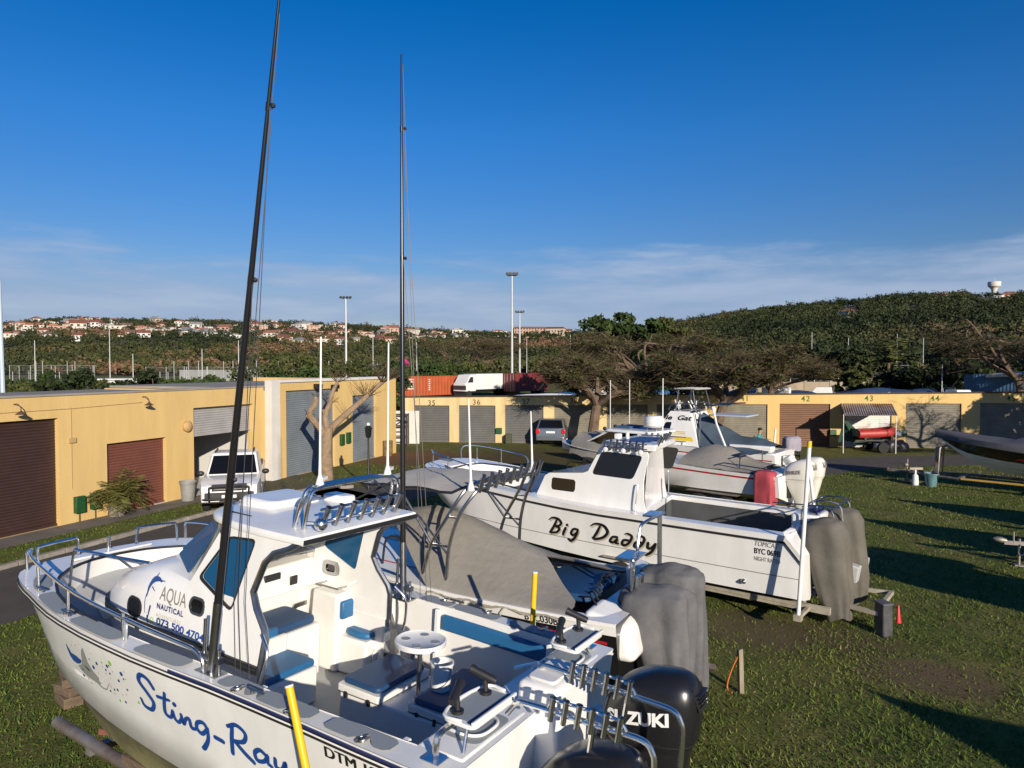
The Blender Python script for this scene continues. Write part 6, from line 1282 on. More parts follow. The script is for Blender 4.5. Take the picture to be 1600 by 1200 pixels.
    for s in (1, -1):
        b = MB(); zr = lambda x: Zg(x) + .03
        b.tube([(9.50, s * .55, zr(9.5)), (9.50, s * .58, 2.30), (9.35, s * .75, 2.36), (8.9, s * 1.0, 2.32), (8.0, s * 1.12, 2.2), (7.7, s * 1.15, 2.12), (7.62, s * 1.15, zr(7.6))], .017, smooth=4)
        for x, y in ((9.2, .86), (8.5, 1.06)): b.cyl((x, s * y, zr(x)), (x, s * y, 2.3), .013)
        b.build('bow_rail', chrome, t)
    b = MB(); b.box((9.62, 0, 2.02), (.5, .14, .05)); b.cyl((9.8, -.08, 2.0), (9.8, .08, 2.0), .05); b.build('anchor_roller', chrome_d, t)
    b = MB()
    for y in (-.9, -.3, .3): b.tube([(.25, y, 1.6), (.2, y, 1.95), (-.25, y, 1.98), (-.35, y, 1.6)], .014, smooth=3)
    b.tube([(.22, -.95, 1.96), (.22, .35, 1.96)], .014); b.tube([(-.3, -.95, 1.97), (-.3, .35, 1.97)], .014); b.tube([(1.2, -1.02, 1.72), (-.3, -1.0, 1.78)], .014); b.build('stern_rail', chrome_d, t)
    b = MB(); b.hexa([(-.6, -1.15, .55), (-.05, -1.2, .55), (-.05, -.1, .55), (-.6, -.2, .55)], [(-.65, -1.1, .85), (-.05, -1.2, 1.0), (-.05, -.1, 1.0), (-.65, -.2, .85)]); b.build('swim_platform', gelf, t, bevel=.02)
    b = MB()
    for i in range(5): b.tube([(.05 + .05 * i, .10 - .02 * i, 1.6), (.02 + .03 * i, .1 - .1 * i, 1.9 - .05 * (i % 2)), (.2, -.2 - .05 * i, 1.85)], .018, 5)
    b.box((.1, -.15, 1.86), (.2, .3, .08)); b.build('rod_cluster', navy, t)
    # lettering
    p = FB.on(860, 835, 1, 1.27); fm = Surf(lambda u, v: cm(p.x - u, p.z + .03 + v), (0, 1, 0))
    L_ = [[(-.06, .33, .5), (.02, .39, .9), (.16, .38, 1.1), (.26, .30, 1.1), (.22, .22, 1), (.10, .20, .8)], [(.14, .37, .8), (.10, .20, 1.2), (.03, .03, 1.1)], [(.10, .20, .7), (.24, .16, 1.1), (.20, .06, 1.1), (.06, .02, .9)],
          [(.40, .19, 1.1), (.37, .08, 1.2), (.37, .02, .9)], [(.42, .27, 1.1), (.425, .275, 1.1)],
          [(.70, .20, 1), (.60, .20, 1), (.56, .10, 1.1), (.62, .05, 1), (.70, .14, .9), (.71, .20, .8), (.68, .02, 1.2), (.60, -.09, 1.2), (.52, -.06, .8)],
          [(1.00, .34, .5), (1.10, .41, .9), (1.30, .39, 1.1), (1.42, .26, 1.2), (1.34, .12, 1.2), (1.16, .05, 1), (1.10, .08, .7)], [(1.22, .38, .8), (1.18, .22, 1.2), (1.12, .07, 1)],
          [(1.66, .18, 1), (1.56, .17, 1), (1.52, .07, 1.1), (1.60, .05, 1), (1.67, .14, .9), (1.65, .05, 1.1), (1.72, .04, .7)],
          [(1.92, .15, 1), (1.82, .14, 1), (1.80, .05, 1.1), (1.88, .03, 1.1), (1.96, .12, 1.1), (1.98, .25, 1), (1.88, .30, .8), (1.82, .28, .5)],
          [(2.20, .15, 1), (2.10, .14, 1), (2.08, .05, 1.1), (2.16, .03, 1.1), (2.24, .12, 1.1), (2.26, .25, 1), (2.16, .30, .8), (2.10, .28, .5)],
          [(2.36, .17, 1), (2.37, .07, 1.1), (2.44, .06, 1), (2.52, .17, 1.1)], [(2.52, .17, 1), (2.48, .0, 1.2), (2.38, -.10, 1), (2.33, -.08, .6)]]
    b = MB(); strokes(b, L_, Surf(lambda u, v: fm(u + v * .25, v * .92 - .03), (0, 1, 0)), .045); b.build('name_shadow', inkl, t, smooth=0, normals=False)
    fm2 = cast_map([h], 1, .008); b = MB(); strokes(b, L_, Surf(lambda u, v: fm2(p.x - u - v * .25 + .03, p.z + .03 + v * .92), (0, 1, 0)), .056); b.build('name_lettering', inkk, t, smooth=0, normals=False)
    p2 = FB.on(1178, 849, 1, 1.3)
    for txt, dz, sz, m, w in (('TOMCAT', -.035, .13, inkg, .44), ('BYC 069B', -.175, .14, inkk, .46), ('NIGHT RATED', -.305, .11, inkg, .46)): letters('side_lettering', txt, sz, Surf(lambda u, v, dz=dz: cm(p2.x - u, p2.z + dz + v), (0, 1, 0)), m, t, width=w, bold=.003 if m is inkk else 0, shear=.25 if txt == 'TOMCAT' else 0)
    b = MB(); q = FB.on(1162, 908, 1, 1.27); b.lathe([(.03, 0), (.05, .02), (.02, .06)], q, 10, axis=(0, 1, 0)); b.build('drain_fitting', chrome_d, t)
    draped('motor_cover', 'grey brown canvas motor cover hanging nearly to the grass off the big white catamaran', FB.w((-.40, .55, .62)), (0, .22, R(142)), khaki_m, [(-.52, .02, .20, .24), (-.1, .0, .30, .28), (.5, 0, .37, .30), (.95, -.02, .40, .31), (1.15, -.02, .34, .26), (1.24, -.03, .18, .14), (1.25, -.03, .03, .03)], .05, 2)
    draped('motor_cover', 'grey brown canvas motor cover partly hidden behind the stern rail of the catamaran', FB.w((-.42, -.62, .62)), (0, .22, R(142)), khaki_m, [(-.5, .02, .20, .24), (-.1, .0, .30, .28), (.5, 0, .37, .30), (.95, -.02, .40, .31), (1.15, -.02, .34, .26), (1.24, -.03, .18, .14), (1.25, -.03, .03, .03)], .05, 6)
    tr = trailer('pale steel trailer under the large white catamaran with two white guide poles', FB.o, FB.e, 10.2, 1.0, mat('pale_steel', (.40, .36, .28), .7, var=.4, vs=4), z=.33, wheels=(2.6, 3.5), r=.29)
    b = MB(); b.box((1.0, 1.0, .33), (2.9, .08, .12)); b.box((-.7, .6, .36), (.9, .06, .07), -.2); b.box((-.7, -.6, .36), (.9, .06, .07), .2); b.box((-1.1, 0, .36), (.06, 1.3, .08)); b.build('rear_beam', MATS['pale_steel'], tr)
    for a, c, s in (((1265, 690), (1247, 965), 1), ((1263, 716), (1272, 795), -1)):
        A, C_ = (FB.on(*a, 1, 1.5), FB.on(*c, 1, 1.62)) if s > 0 else (FB.on(*a, 1, -1.5), FB.on(*c, 1, -1.5)); d = (A - C_).normalized()
        if s < 0: C_ = C_ - d * 1.2
        b = MB(); b.cyl(C_, A, .035, n=12); o = b.build('guide_pole', white_e, tr); b = MB(); b.cyl(A - d * .10, A + d * .01, .038, n=12); b.build('pole_cap', yellow, o); b = MB(); b.box((C_.x, C_.y - s * .3, .32), (.06, .7, .06)); b.box(C_, (.12, .12, .10)); b.build('pole_bracket', MATS['pale_steel'], o)
    b = MB(); p = FB.w((-1.55, .2, .5)); 
    b = MB(); b.lathe([(.035, 0), (.05, .01), (.04, .02), (.012, .30), (.005, .31)], n=12); o = b.build('marker_cone', mat('cone_red', (.6, .04, .04), .5)); o.location = FB.w((-1.42, .55, .22)); tag(o, 'small red marker cone by the stern of the big catamaran', 'cone')
    p = atz(1380, 992); t_ = thing('old_battery_box', 'scuffed dark grey block standing on the grass behind the big catamaran', 'block', p, .2); b = MB(); b.box((0, 0, .27), (.20, .24, .54), taper=.92); b.build('body', mat('scuffed', (.07, .07, .075), .7, var=.6, vs=7), t_, bevel=.02); b = MB(); b.box((0, 0, .55), (.21, .25, .04)); b.build('lid', mat('scuffed_lid', (.10, .10, .11), .6, var=.4, vs=7), t_, bevel=.015)
big_cat()
# ---------------------------------------------------------------- boats standing farther back
FA = Frame((8.35, 21.0, 0), R(137))
def cruiser():
    t = thing('hardtop_cruiser', 'white hardtop boat with a round white raft canister on its roof, behind the big catamaran', 'boat', FA.o, rot=FA.e)
    Yg = [(0, 1.12), (4, 1.2), (6, 1.15), (7.5, .92), (8.4, .5), (8.8, 0)]; Zg = lambda x: 1.36 + .35 * (max(0, x) / 8.8) ** 1.5
    xs = [0, .8, 1.6, 2.6, 3.6, 4.6, 5.4, 6, 6.7, 7.3, 7.9, 8.4, 8.7, 8.8]
    h = mono_hull('hull', t, (gel, gel, gel), 8.8, Yg, Zg, [(0, 1), (4, 1), (6.5, .6), (8.8, 0)], [(0, .75), (5, .85), (8.8, 1.6)], [(0, .45), (6, .55), (8.5, 1.4)], xs)
    cm = cast_map([h], 1, .006); b = MB(); side_line(b, cm, [(.1 + .4 * i, Zg(.1 + .4 * i) - .12) for i in range(21)], .05); b.build('red_stripe', red_p, t, smooth=0)
    inner = [(.6, .9), (3.3, .95), (3.3, -.95), (.6, -.9)]; deck_plate('deck', t, gel, Yg, Zg, xs, inner, 0, .9); b = MB(); b.poly([(x, y, .9) for x, y in inner]); b.build('cockpit_floor', dgrey, t)
    b = MB(); f_ = lambda x, y: V((x, y, Zg(x) + .03)); b.grid([[f_(x, y * sinterp(Yg, x) * .7) for y in (-1, 1)] for x in (7.0, 7.4, 7.8, 8.2)]); b.build('fore_pad', mat('faded_red', (.30, .045, .035), .7), t)
    b = MB(); b.hexa([(3.3, .95, 1.6), (6.3, .62, 1.75), (6.3, -.62, 1.75), (3.3, -.95, 1.6)], [(3.3, .88, 2.0), (5.7, .66, 2.02), (5.7, -.66, 2.02), (3.3, -.88, 2.0)]); b.build('cabin', gel, t, bevel=.05)
    for s in (1, -1):
        b = MB(); b.hexa([(5.72, s * .66, 2.02), (5.60, s * .66, 2.02), (5.60, s * .60, 2.02), (5.72, s * .60, 2.02)], [(4.62, s * .78, 2.52), (4.48, s * .78, 2.52), (4.48, s * .70, 2.52), (4.62, s * .70, 2.52)]); b.hexa([(3.4, s * .9, 2.0), (3.28, s * .9, 2.0), (3.28, s * .84, 2.0), (3.4, s * .84, 2.0)], [(3.3, s * .82, 2.52), (3.18, s * .82, 2.52), (3.18, s * .76, 2.52), (3.3, s * .76, 2.52)]); b.build('roof_pillar', gel, t)
        b = MB(); b.poly([(5.55, s * .68, 2.05), (4.50, s * .77, 2.5), (3.9, s * .80, 2.5), (3.9, s * .85, 2.03)]); b.build('side_glass', glass_k, t)
    b = MB(); b.poly([(5.66, .62, 2.03), (5.66, -.62, 2.03), (4.6, -.72, 2.5), (4.6, .72, 2.5)]); b.build('windscreen', glass_k, t)
    b = MB(); q = rrect(2.7, -.85, 4.75, .85, .25); b.hexa([(x, y, 2.52) for x, y in q], [(3.7 + (x - 3.7) * .96, y * .95, 2.62) for x, y in q]); b.build('roof', gel, t, bevel=.03)
    b = MB(); b.box((4.3, -.2, 2.66), (.6, .9, .05)); b.build('roof_mat', mat('blue_canvas', (.03, .08, .2), .8), t)
    b = MB(); b.lathe([(.26, 0), (.33, .06), (.34, .16), (.345, .165), (.345, .19), (.34, .195), (.33, .30), (.24, .38), (.03, .39)], (3.1, .1, 2.72), 22); b.build('raft_canister', white_e, t)
    b = MB()
    for a in (.8, 2.4, 3.9, 5.5): b.cyl((3.1 + .25 * math.cos(a), .1 + .25 * math.sin(a), 2.6), (3.1 + .25 * math.cos(a), .1 + .25 * math.sin(a), 2.74), .015)
    b.build('canister_cradle', chrome_d, t)
    b = MB(); b.grid([[(3.2, .92, 1.98), (2.6, .92, 1.98)], [(3.15, .86, 2.5), (2.75, .86, 2.5)]]); b.build('side_curtain', grey_c, t)
    for x, y, z in ((4.8, .6, 2.6), (4.8, -.5, 2.62), (4.7, .1, 2.65)): b = MB(); b.ball((x, y, z), .07, 10, 7); b.build('deck_lamp', rubber, t)
    for x, y in ((4.6, .55), (4.5, -.5)): b = MB(); b.cyl((x, y, 2.62), (x, y, 4.3), .012); b.build('aerial', white_e, t)
    b = MB(); b.hexa([(.05, .95, 1.0), (.6, .95, 1.0), (.6, -.95, 1.0), (.05, -.95, 1.0)], [(.1, .95, 1.4), (.55, .95, 1.45), (.55, -.95, 1.45), (.1, -.95, 1.4)]); b.build('transom', gel, t, bevel=.03)
    b = MB(); b.tube([(1.3, .8, 1.45), (1.3, .8, 1.85), (1.3, -.8, 1.85), (1.3, -.8, 1.45)], .018); b.box((1.3, .2, 1.87), (.4, .6, .03)); b.cyl((1.5, .3, 1.0), (1.5, .3, 1.87), .02); b.build('bait_table', chrome_d, t)
    b = MB(); b.tube([(1.9, 1.05, 1.55), (1.7, 1.05, 1.62), (.3, 1.0, 1.55)], .02); b.build('side_rail', chrome_d, t)
    outboard(t, (-.30, .36, 1.22), .05, mat('cream_cowl', (.66, .64, .58), .35, coat=.3), txt='EVINRUDE', sc=1.08, inv=True)
    outboard(t, (-.30, -.42, 1.22), .05, MATS['cream_cowl'], sc=1.08, inv=True)
    draped('motor_cover', 'faded red square cover standing at the stern beside the cream outboard motor', FA.w((.42, .98, 1.0)), (0, 0, R(137)), mat('faded_red_cover', (.40, .055, .075), .8, var=.3, vs=3, bump=.3, bs=9), [(-.45, 0, .30, .26), (.1, 0, .31, .27), (.42, 0, .30, .26), (.5, 0, .24, .2), (.51, 0, .03, .03)], .035, 3, p=3.6)
    rows = []
    for i in range(13):
        x = .75 + 2.5 * i / 12; rz = interp([(.7, 1.50), (1.4, 1.62), (2.0, 1.95), (2.5, 2.02), (3.3, 1.8)], x); rows.append([V((x, y * 1.1, (Zg(x) + .03) + (rz - Zg(x)) * (1 - abs(y) ** 1.5) + .05 * noise.noise(V((x * 3, y * 3, 1))))) for y in [-1 + k / 7 for k in range(15)]])
    b = MB(); b.grid(rows); b.grid([[p - V((0, 0, .012)) for p in r] for r in rows]); o = b.build('boat_cover', grey_c, smooth=70); o.location = FA.o; o.rotation_euler = FA.e; tag(o, 'crumpled grey cover over the cockpit of the hardtop boat', 'cover')
    rows = []
    for i in range(7):
        x = 6.3 + 1.5 * i / 6; rows.append([V((x, y * sinterp(Yg, x) * 1.03, Zg(x) + .42 * (1 - abs(y)) ** .8 + .05 - .3 * (abs(y) > .95) + .03 * math.sin(i * 2 + 5 * y))) for y in [-1 + k / 5 for k in range(11)]])
    b = MB(); b.grid(rows); b.grid([[p - V((0, 0, .012)) for p in r] for r in rows]); o = b.build('bow_cover', grey_c, smooth=70); o.location = FA.o; o.rotation_euler = FA.e; tag(o, 'small grey cover draped over the bow of the hardtop boat', 'cover')
    for o in t.children:
        if o.name.split('.')[0] in ('cabin', 'roof_pillar', 'side_glass', 'windscreen', 'roof', 'roof_mat', 'raft_canister', 'canister_cradle', 'side_curtain', 'deck_lamp', 'aerial'): o.location = (1.6, 0, -.26)
    trailer('steel trailer under the hardtop boat with the raft canister', FA.o, FA.e, 8.8, .85, galv)
cruiser()
FD = Frame((10.25, 26.6, 0), R(142))
def gat():
    t = thing('flybridge_boat', 'white sport boat with yellow stripe and tower, lettered Gat, under a blue grey cover', 'boat', FD.o, rot=FD.e)
    Yg = [(0, 1.2), (4, 1.3), (6, 1.1), (7.4, .6), (8.2, .15), (8.3, 0)]; Zg = lambda x: 1.28 + .35 * (max(0, x) / 8.3) ** 1.5; xs = [0, .8, 1.6, 2.6, 3.6, 4.6, 5.4, 6, 6.7, 7.3, 7.8, 8.2, 8.3]
    h = mono_hull('hull', t, (gel, gel, anti), 8.3, Yg, Zg, [(0, 1.05), (4, 1.05), (6.3, .6), (8.3, 0)], [(0, .62), (5, .75), (8.3, 1.4)], [(0, .4), (6, .5), (8.1, 1.3)], xs)
    cm = cast_map([h], 1, .006); b = MB(); side_line(b, cm, [(.1 + .4 * i, Zg(.1 + .4 * i) - .22) for i in range(17)], .045); b.build('red_stripe', red_p, t, smooth=0)
    inner = [(.5, .95), (2.9, 1.0), (2.9, -1.0), (.5, -.95)]; deck_plate('deck', t, gel, Yg, Zg, xs, inner, 0, .8); b = MB(); b.poly([(x, y, .8) for x, y in inner]); b.build('cockpit_floor', dgrey, t)
    sd = lambda z: 1.12 - .22 * (z - 1.4)
    for s in (1, -1):
        out = [(2.95, 1.38), (5.9, 1.45), (5.2, 1.95), (4.75, 2.05), (4.25, 2.72), (3.45, 2.72)]; w_ = rpoly([(4.62, 1.98, 0), (4.40, 2.28, 0), (4.15, 2.28, 0), (4.22, 1.95, 0)], .05)
        b = MB(); b.plate(out, [[(p.x, p.y) for p in w_]], lambda x, z: V((x, s * sd(z), z)), lambda x, z: V((0, -s * .05, 0))); b.build('cabin_side', gel, t, smooth=30); b = MB(); b.prism([(p.x, s * (sd(p.y) - .02), p.y) for p in w_], (0, s * .006, 0)); b.build('side_window', glass_k, t)
    b = MB(); b.grid([[(5.9, s * 1.1, 1.45) for s in (1, -1)], [(5.2, s * sd(1.95), 1.95) for s in (1, -1)], [(4.75, s * sd(2.05), 2.05) for s in (1, -1)], [(4.25, s * sd(2.72), 2.72) for s in (1, -1)], [(3.45, s * sd(2.72), 2.73) for s in (1, -1)]]); b.build('cabin_top', gel, t, smooth=30)
    b = MB(); b.poly([(4.72, .85, 2.08), (4.72, -.85, 2.08), (4.28, -.75, 2.68), (4.28, .75, 2.68)]); [setattr(v, 'co', v.co + V((.015, 0, .01))) for v in b.bm.verts]; b.build('windscreen', glass_k, t)
    b = MB(); b.poly([(3.42, .80, 2.66), (3.42, -.80, 2.66), (2.98, -1.05, 1.3), (2.98, 1.05, 1.3)]); b.build('aft_bulkhead', gel_in, t)
    b = MB(); b.prism([(3.15, sd(1.62) + .008, 1.56), (4.35, sd(1.62) + .008, 1.56), (4.3, sd(1.72) + .008, 1.74), (3.25, sd(1.72) + .008, 1.74)], (0, .004, 0)); b.build('yellow_stripe', mat('stripe_yellow', (.75, .52, .04), .5), t)
    cs = lambda u, v: V((u, sd(v) + .01, v)); letters('name_lettering', 'Die  Gat', .26, Surf(lambda u, v: cs(4.75 - u, 2.38 + v), (0, 1, 0)), inkk, t, bold=.008, shear=.3, width=1.45)
    b = MB()
    for k in range(3): b.prism([(3.5, sd(1.85) + .012, 1.92 - k * .06), (4.0, sd(1.85) + .012, 1.92 - k * .06), (4.0, sd(1.85) + .012, 1.94 - k * .06), (3.5, sd(1.85) + .012, 1.94 - k * .06)], (0, .002, 0))
    b.build('small_lettering', mat('stripe_yellow', (.75, .52, .04), .5), t)
    b = MB(); b.hexa([(0, 1.05, .9), (.45, 1.05, .9), (.45, -1.05, .9), (0, -1.05, .9)], [(.05, 1.05, 1.32), (.4, 1.05, 1.32), (.4, -1.05, 1.32), (.05, -1.05, 1.32)]); b.box((1.0, .75, 1.45), (1.6, .35, .22)); b.build('stern_locker', gel, t, bevel=.03)
    b = MB(); b.box((-.25, .35, 1.05), (.35, .3, .35)); b.cyl((-.5, .5, .95), (-.3, .5, 1.2), .14, n=14); b.build('stern_fitting', white_e, t, bevel=.02)
    b = MB()
    for s in (1, -1):
        b.tube([(4.1, s * .7, 2.7), (4.0, s * .62, 3.6)], .025); b.tube([(3.2, s * .75, 2.72), (3.4, s * .62, 3.6)], .025); b.tube([(4.4, s * .72, 2.75), (4.2, s * .7, 2.98), (3.2, s * .75, 2.98), (3.0, s * .8, 2.4), (3.0, s * .95, 1.4)], .022, smooth=3); b.tube([(3.0, s * .8, 2.98), (1.8, s * .8, 3.05)], .03); b.tube([(4.0, s * .65, 2.7), (3.4, s * .65, 3.55)], .016)
    b.build('tower_frame', chrome_d, t)
    b = MB()
    for i in range(9): b.box((3.3 + .1 * i, 0, 3.62 + .01 * (i % 2)), (.06, 1.5, .03))
    b.box((3.7, 0, 3.60), (1.0, 1.4, .03)); b.build('tower_top', mat('slat_grey', (.42, .41, .38), .7), t)
    b = MB(); b.box((1.9, .2, 2.62), (1.5, 1.3, .06)); b.build('shade_panel', mat('pale_blue_grey', (.40, .44, .50), .6), t, bevel=.02)
    b = MB()
    b.tube([(2.45, .95, 2.95), (2.2, 1.15, 2.3), (1.75, 1.25, 1.35)], .04, 8); b.build('white_pole', white_e, t); b = MB(); b.tube([(.6, -.6, 1.3), (.55, -.6, 2.1)], .04, 8); b.build('white_pole', white_e, t)
    b = MB(); rr = random.Random(3)
    for i in range(9): a = V((3.8 + rr.uniform(-.5, .5), rr.uniform(-.7, .7), 2.75)); b.tube([a, a + V((rr.uniform(-.3, .3), rr.uniform(-.3, .3), .25 + rr.random() * .2))], .022, 6)
    b.build('rod_rack', white_e, t)
    rows = []
    for i in range(13):
        x = .3 + 2.9 * i / 12; rz = interp([(.3, 1.5), (1.0, 1.75), (1.6, 1.72), (2.4, 2.1), (3.2, 2.6)], x); hw = 1.1 - .1 * (x > 2.2); rows.append([V((x, y * hw, Zg(x) + .05 + (rz - Zg(x)) * (1 - abs(y) ** 1.7) + .05 * noise.noise(V((x * 3, y * 3, 4))))) for y in [-1 + k / 7 for k in range(15)]])
    b = MB(); b.grid(rows); b.grid([[p - V((0, 0, .012)) for p in r] for r in rows]); o = b.build('boat_cover', mat('slate_canvas', (.055, .085, .12), .8, var=.3, vs=2, bump=.3, bs=10), smooth=70); o.location = FD.o; o.rotation_euler = FD.e; tag(o, 'slate blue cover stretched from the tower over the stern of the sport boat', 'cover')
    trailer('trailer under the sport boat with the yellow stripe', FD.o, FD.e, 8.4, .9, galv)
gat()
# ---------------------------------------------------------------- dark hulled boat on the yellow trailer, right edge
def right_boat(label, bow, yaw, cover_label, tl, seed):
    L_ = 6.9; d = V((math.cos(yaw), math.sin(yaw), 0)); o = V((bow.x, bow.y, 0)) - d * L_; e = (0, 0, yaw)
    t = thing('dark_runabout', label, 'boat', o, rot=e)
    Yg = [(0, 1.05), (3, 1.12), (4.6, .98), (5.8, .6), (6.6, .16), (6.9, 0)]; Zg = lambda x: 1.55 + .45 * (max(0, x) / 6.9) ** 1.6; xs = [0, 1, 2, 3, 3.8, 4.6, 5.2, 5.8, 6.2, 6.6, 6.8, 6.9]
    ych = [(0, .9), (3.4, .9), (4.8, .62), (5.8, .24), (6.3, 0.02), (6.9, 0)]; zch = [(0, 1.12), (3.4, 1.14), (4.8, 1.22), (6.2, 1.46), (6.9, 1.92)]; zk = [(0, .62), (4, .64), (5.2, .8), (6.2, 1.34), (6.9, 1.88)]
    h = mono_hull('hull', t, (blackhull, blackhull, gel), L_, Yg, Zg, ych, zch, zk, xs)
    for k in (1, 2):
        b = MB()
        for s in (1, -1):
            rows = []
            for x in [.3 + .3 * i for i in range(19)]:
                c, zc, kk = sinterp(ych, x), sinterp(zch, x), sinterp(zk, x); q = k / 3; y = c * (1 - q); z = zc + (kk - zc) * q - .012; rows.append([(x, s * (y + .03), z + .02), (x, s * y, z - .02), (x, s * (y - .03), z - .005)])
            b.grid(rows)
        b.build('spray_rail', gel, t)
    cm = cast_map([h], 1, .006); b = MB(); side_line(b, cm, [(1 + .25 * i, 1.42 - .01 * i) for i in range(14)], .07); b.build('red_flash', red_p, t, smooth=0)
    rows = []
    for i in range(15):
        x = -.1 + 7.03 * i / 14; g = sinterp(Yg, min(x, 6.88)); rows.append([V((x, y * max(.05, g + .035), Zg(max(0, x)) - (.16 if abs(y) > .99 else 0) + (.03 + (.35 if 1 < x < 4.4 else .12) * (1 - abs(y) ** 1.6)) * (1 if abs(y) < .99 else 0) + .02 * noise.noise(V((x * 2, y * 2, seed))))) for y in [-1, -.98] + [-.85 + .17 * k for k in range(11)] + [.98, 1]])
    b = MB(); b.grid(rows); b.grid([[p - V((0, 0, .012)) for p in r] for r in rows]); c = b.build('boat_cover', mat('charcoal_canvas', (.085, .085, .095), .75, var=.25, vs=1.5, bump=.2, bs=14), smooth=70); c.location = o; c.rotation_euler = e; tag(c, cover_label, 'cover')
    tr = trailer(tl, o, e, 8.2, .72, galv, z=.42, tongue=2.2)
    b = MB(); b.box((3.2, .76, .44), (5.4, .05, .06)); b.box((3.2, -.76, .44), (5.4, .05, .06)); b.build('yellow_beam', mat('trailer_yellow', (.50, .31, .05), .6, var=.15, vs=3), tr)
    b = MB(); b.tube([(6.75, .3, .46), (6.7, .28, 1.45), (6.55, .1, 1.55)], .03, 7); b.tube([(6.75, -.3, .46), (6.7, -.28, 1.45), (6.55, -.1, 1.55)], .03, 7); b.tube([(7.1, 0, .46), (6.7, 0, 1.2)], .03, 7); b.build('bow_guide', galv, tr)
    return t, c, tr
rbow = atz(1463, 676, 2.0)
rb = right_boat('dark hulled runabout with a white ribbed bottom under a charcoal cover at the right edge', rbow, R(135), 'charcoal cover over the dark hulled runabout at the right edge', 'grey and yellow trailer under the dark hulled runabout', 2)
for bx, by, nm in ((15.6, 17.6, 'second'), (12.9, 14.6, 'third'), (7.7, 3.2, 'fourth')):          # the same row carries on outside the picture; only their shadows and one hitch are seen, the fourth is added for the corner shadow
    sft = V((bx, by, 0)) - V((rbow.x, rbow.y, 0))
    for src, lb in zip(rb, ('dark runabout, %s of the row at the right', 'charcoal cover on the %s runabout of the row', 'trailer of the %s runabout of the row at the right')):
        c = copy_tree(src); c.location = src.location + sft; c['label'] = lb % nm
b_ = [o for o in bpy.data.objects if o.name == 'hardtop_cruiser'][0]; c = copy_tree(b_); c.location = (16.0, 5.4, 0); c.rotation_euler.z = R(135); c['label'] = 'unseen white hardtop boat added outside the picture at the right for its shadow'  # unseen boat, added to cast the wide rounded shadow on the grass
# hitch with jockey wheel showing at the right edge
p = atz(1592, 884); t = thing('trailer_hitch', 'rusty trailer hitch on a prop stand at the far right', 'trailer hitch', p, R(160)); b = MB(); b.cyl((0, 0, 0), (0, 0, .62), .03); b.box((0, 0, .02), (.2, .2, .03)); b.build('prop_stand', galv, t)
b = MB(); b.box((-.5, 0, .52), (1.6, .09, .09)); b.lathe([(.05, 0), (.07, .1), (.06, .2), (.02, .26)], (.25, 0, .55), 10, axis=(1, 0, .15)); b.cyl((.12, .03, .5), (.12, .03, .78), .02); b.build('drawbar', galv, t); b = MB(); b.tube([(.0, .05, .5), (.04, .09, .3), (-.06, .09, .28), (-.1, .05, .48)], .015, 6, smooth=4); b.build('safety_chain', chrome_d, t)
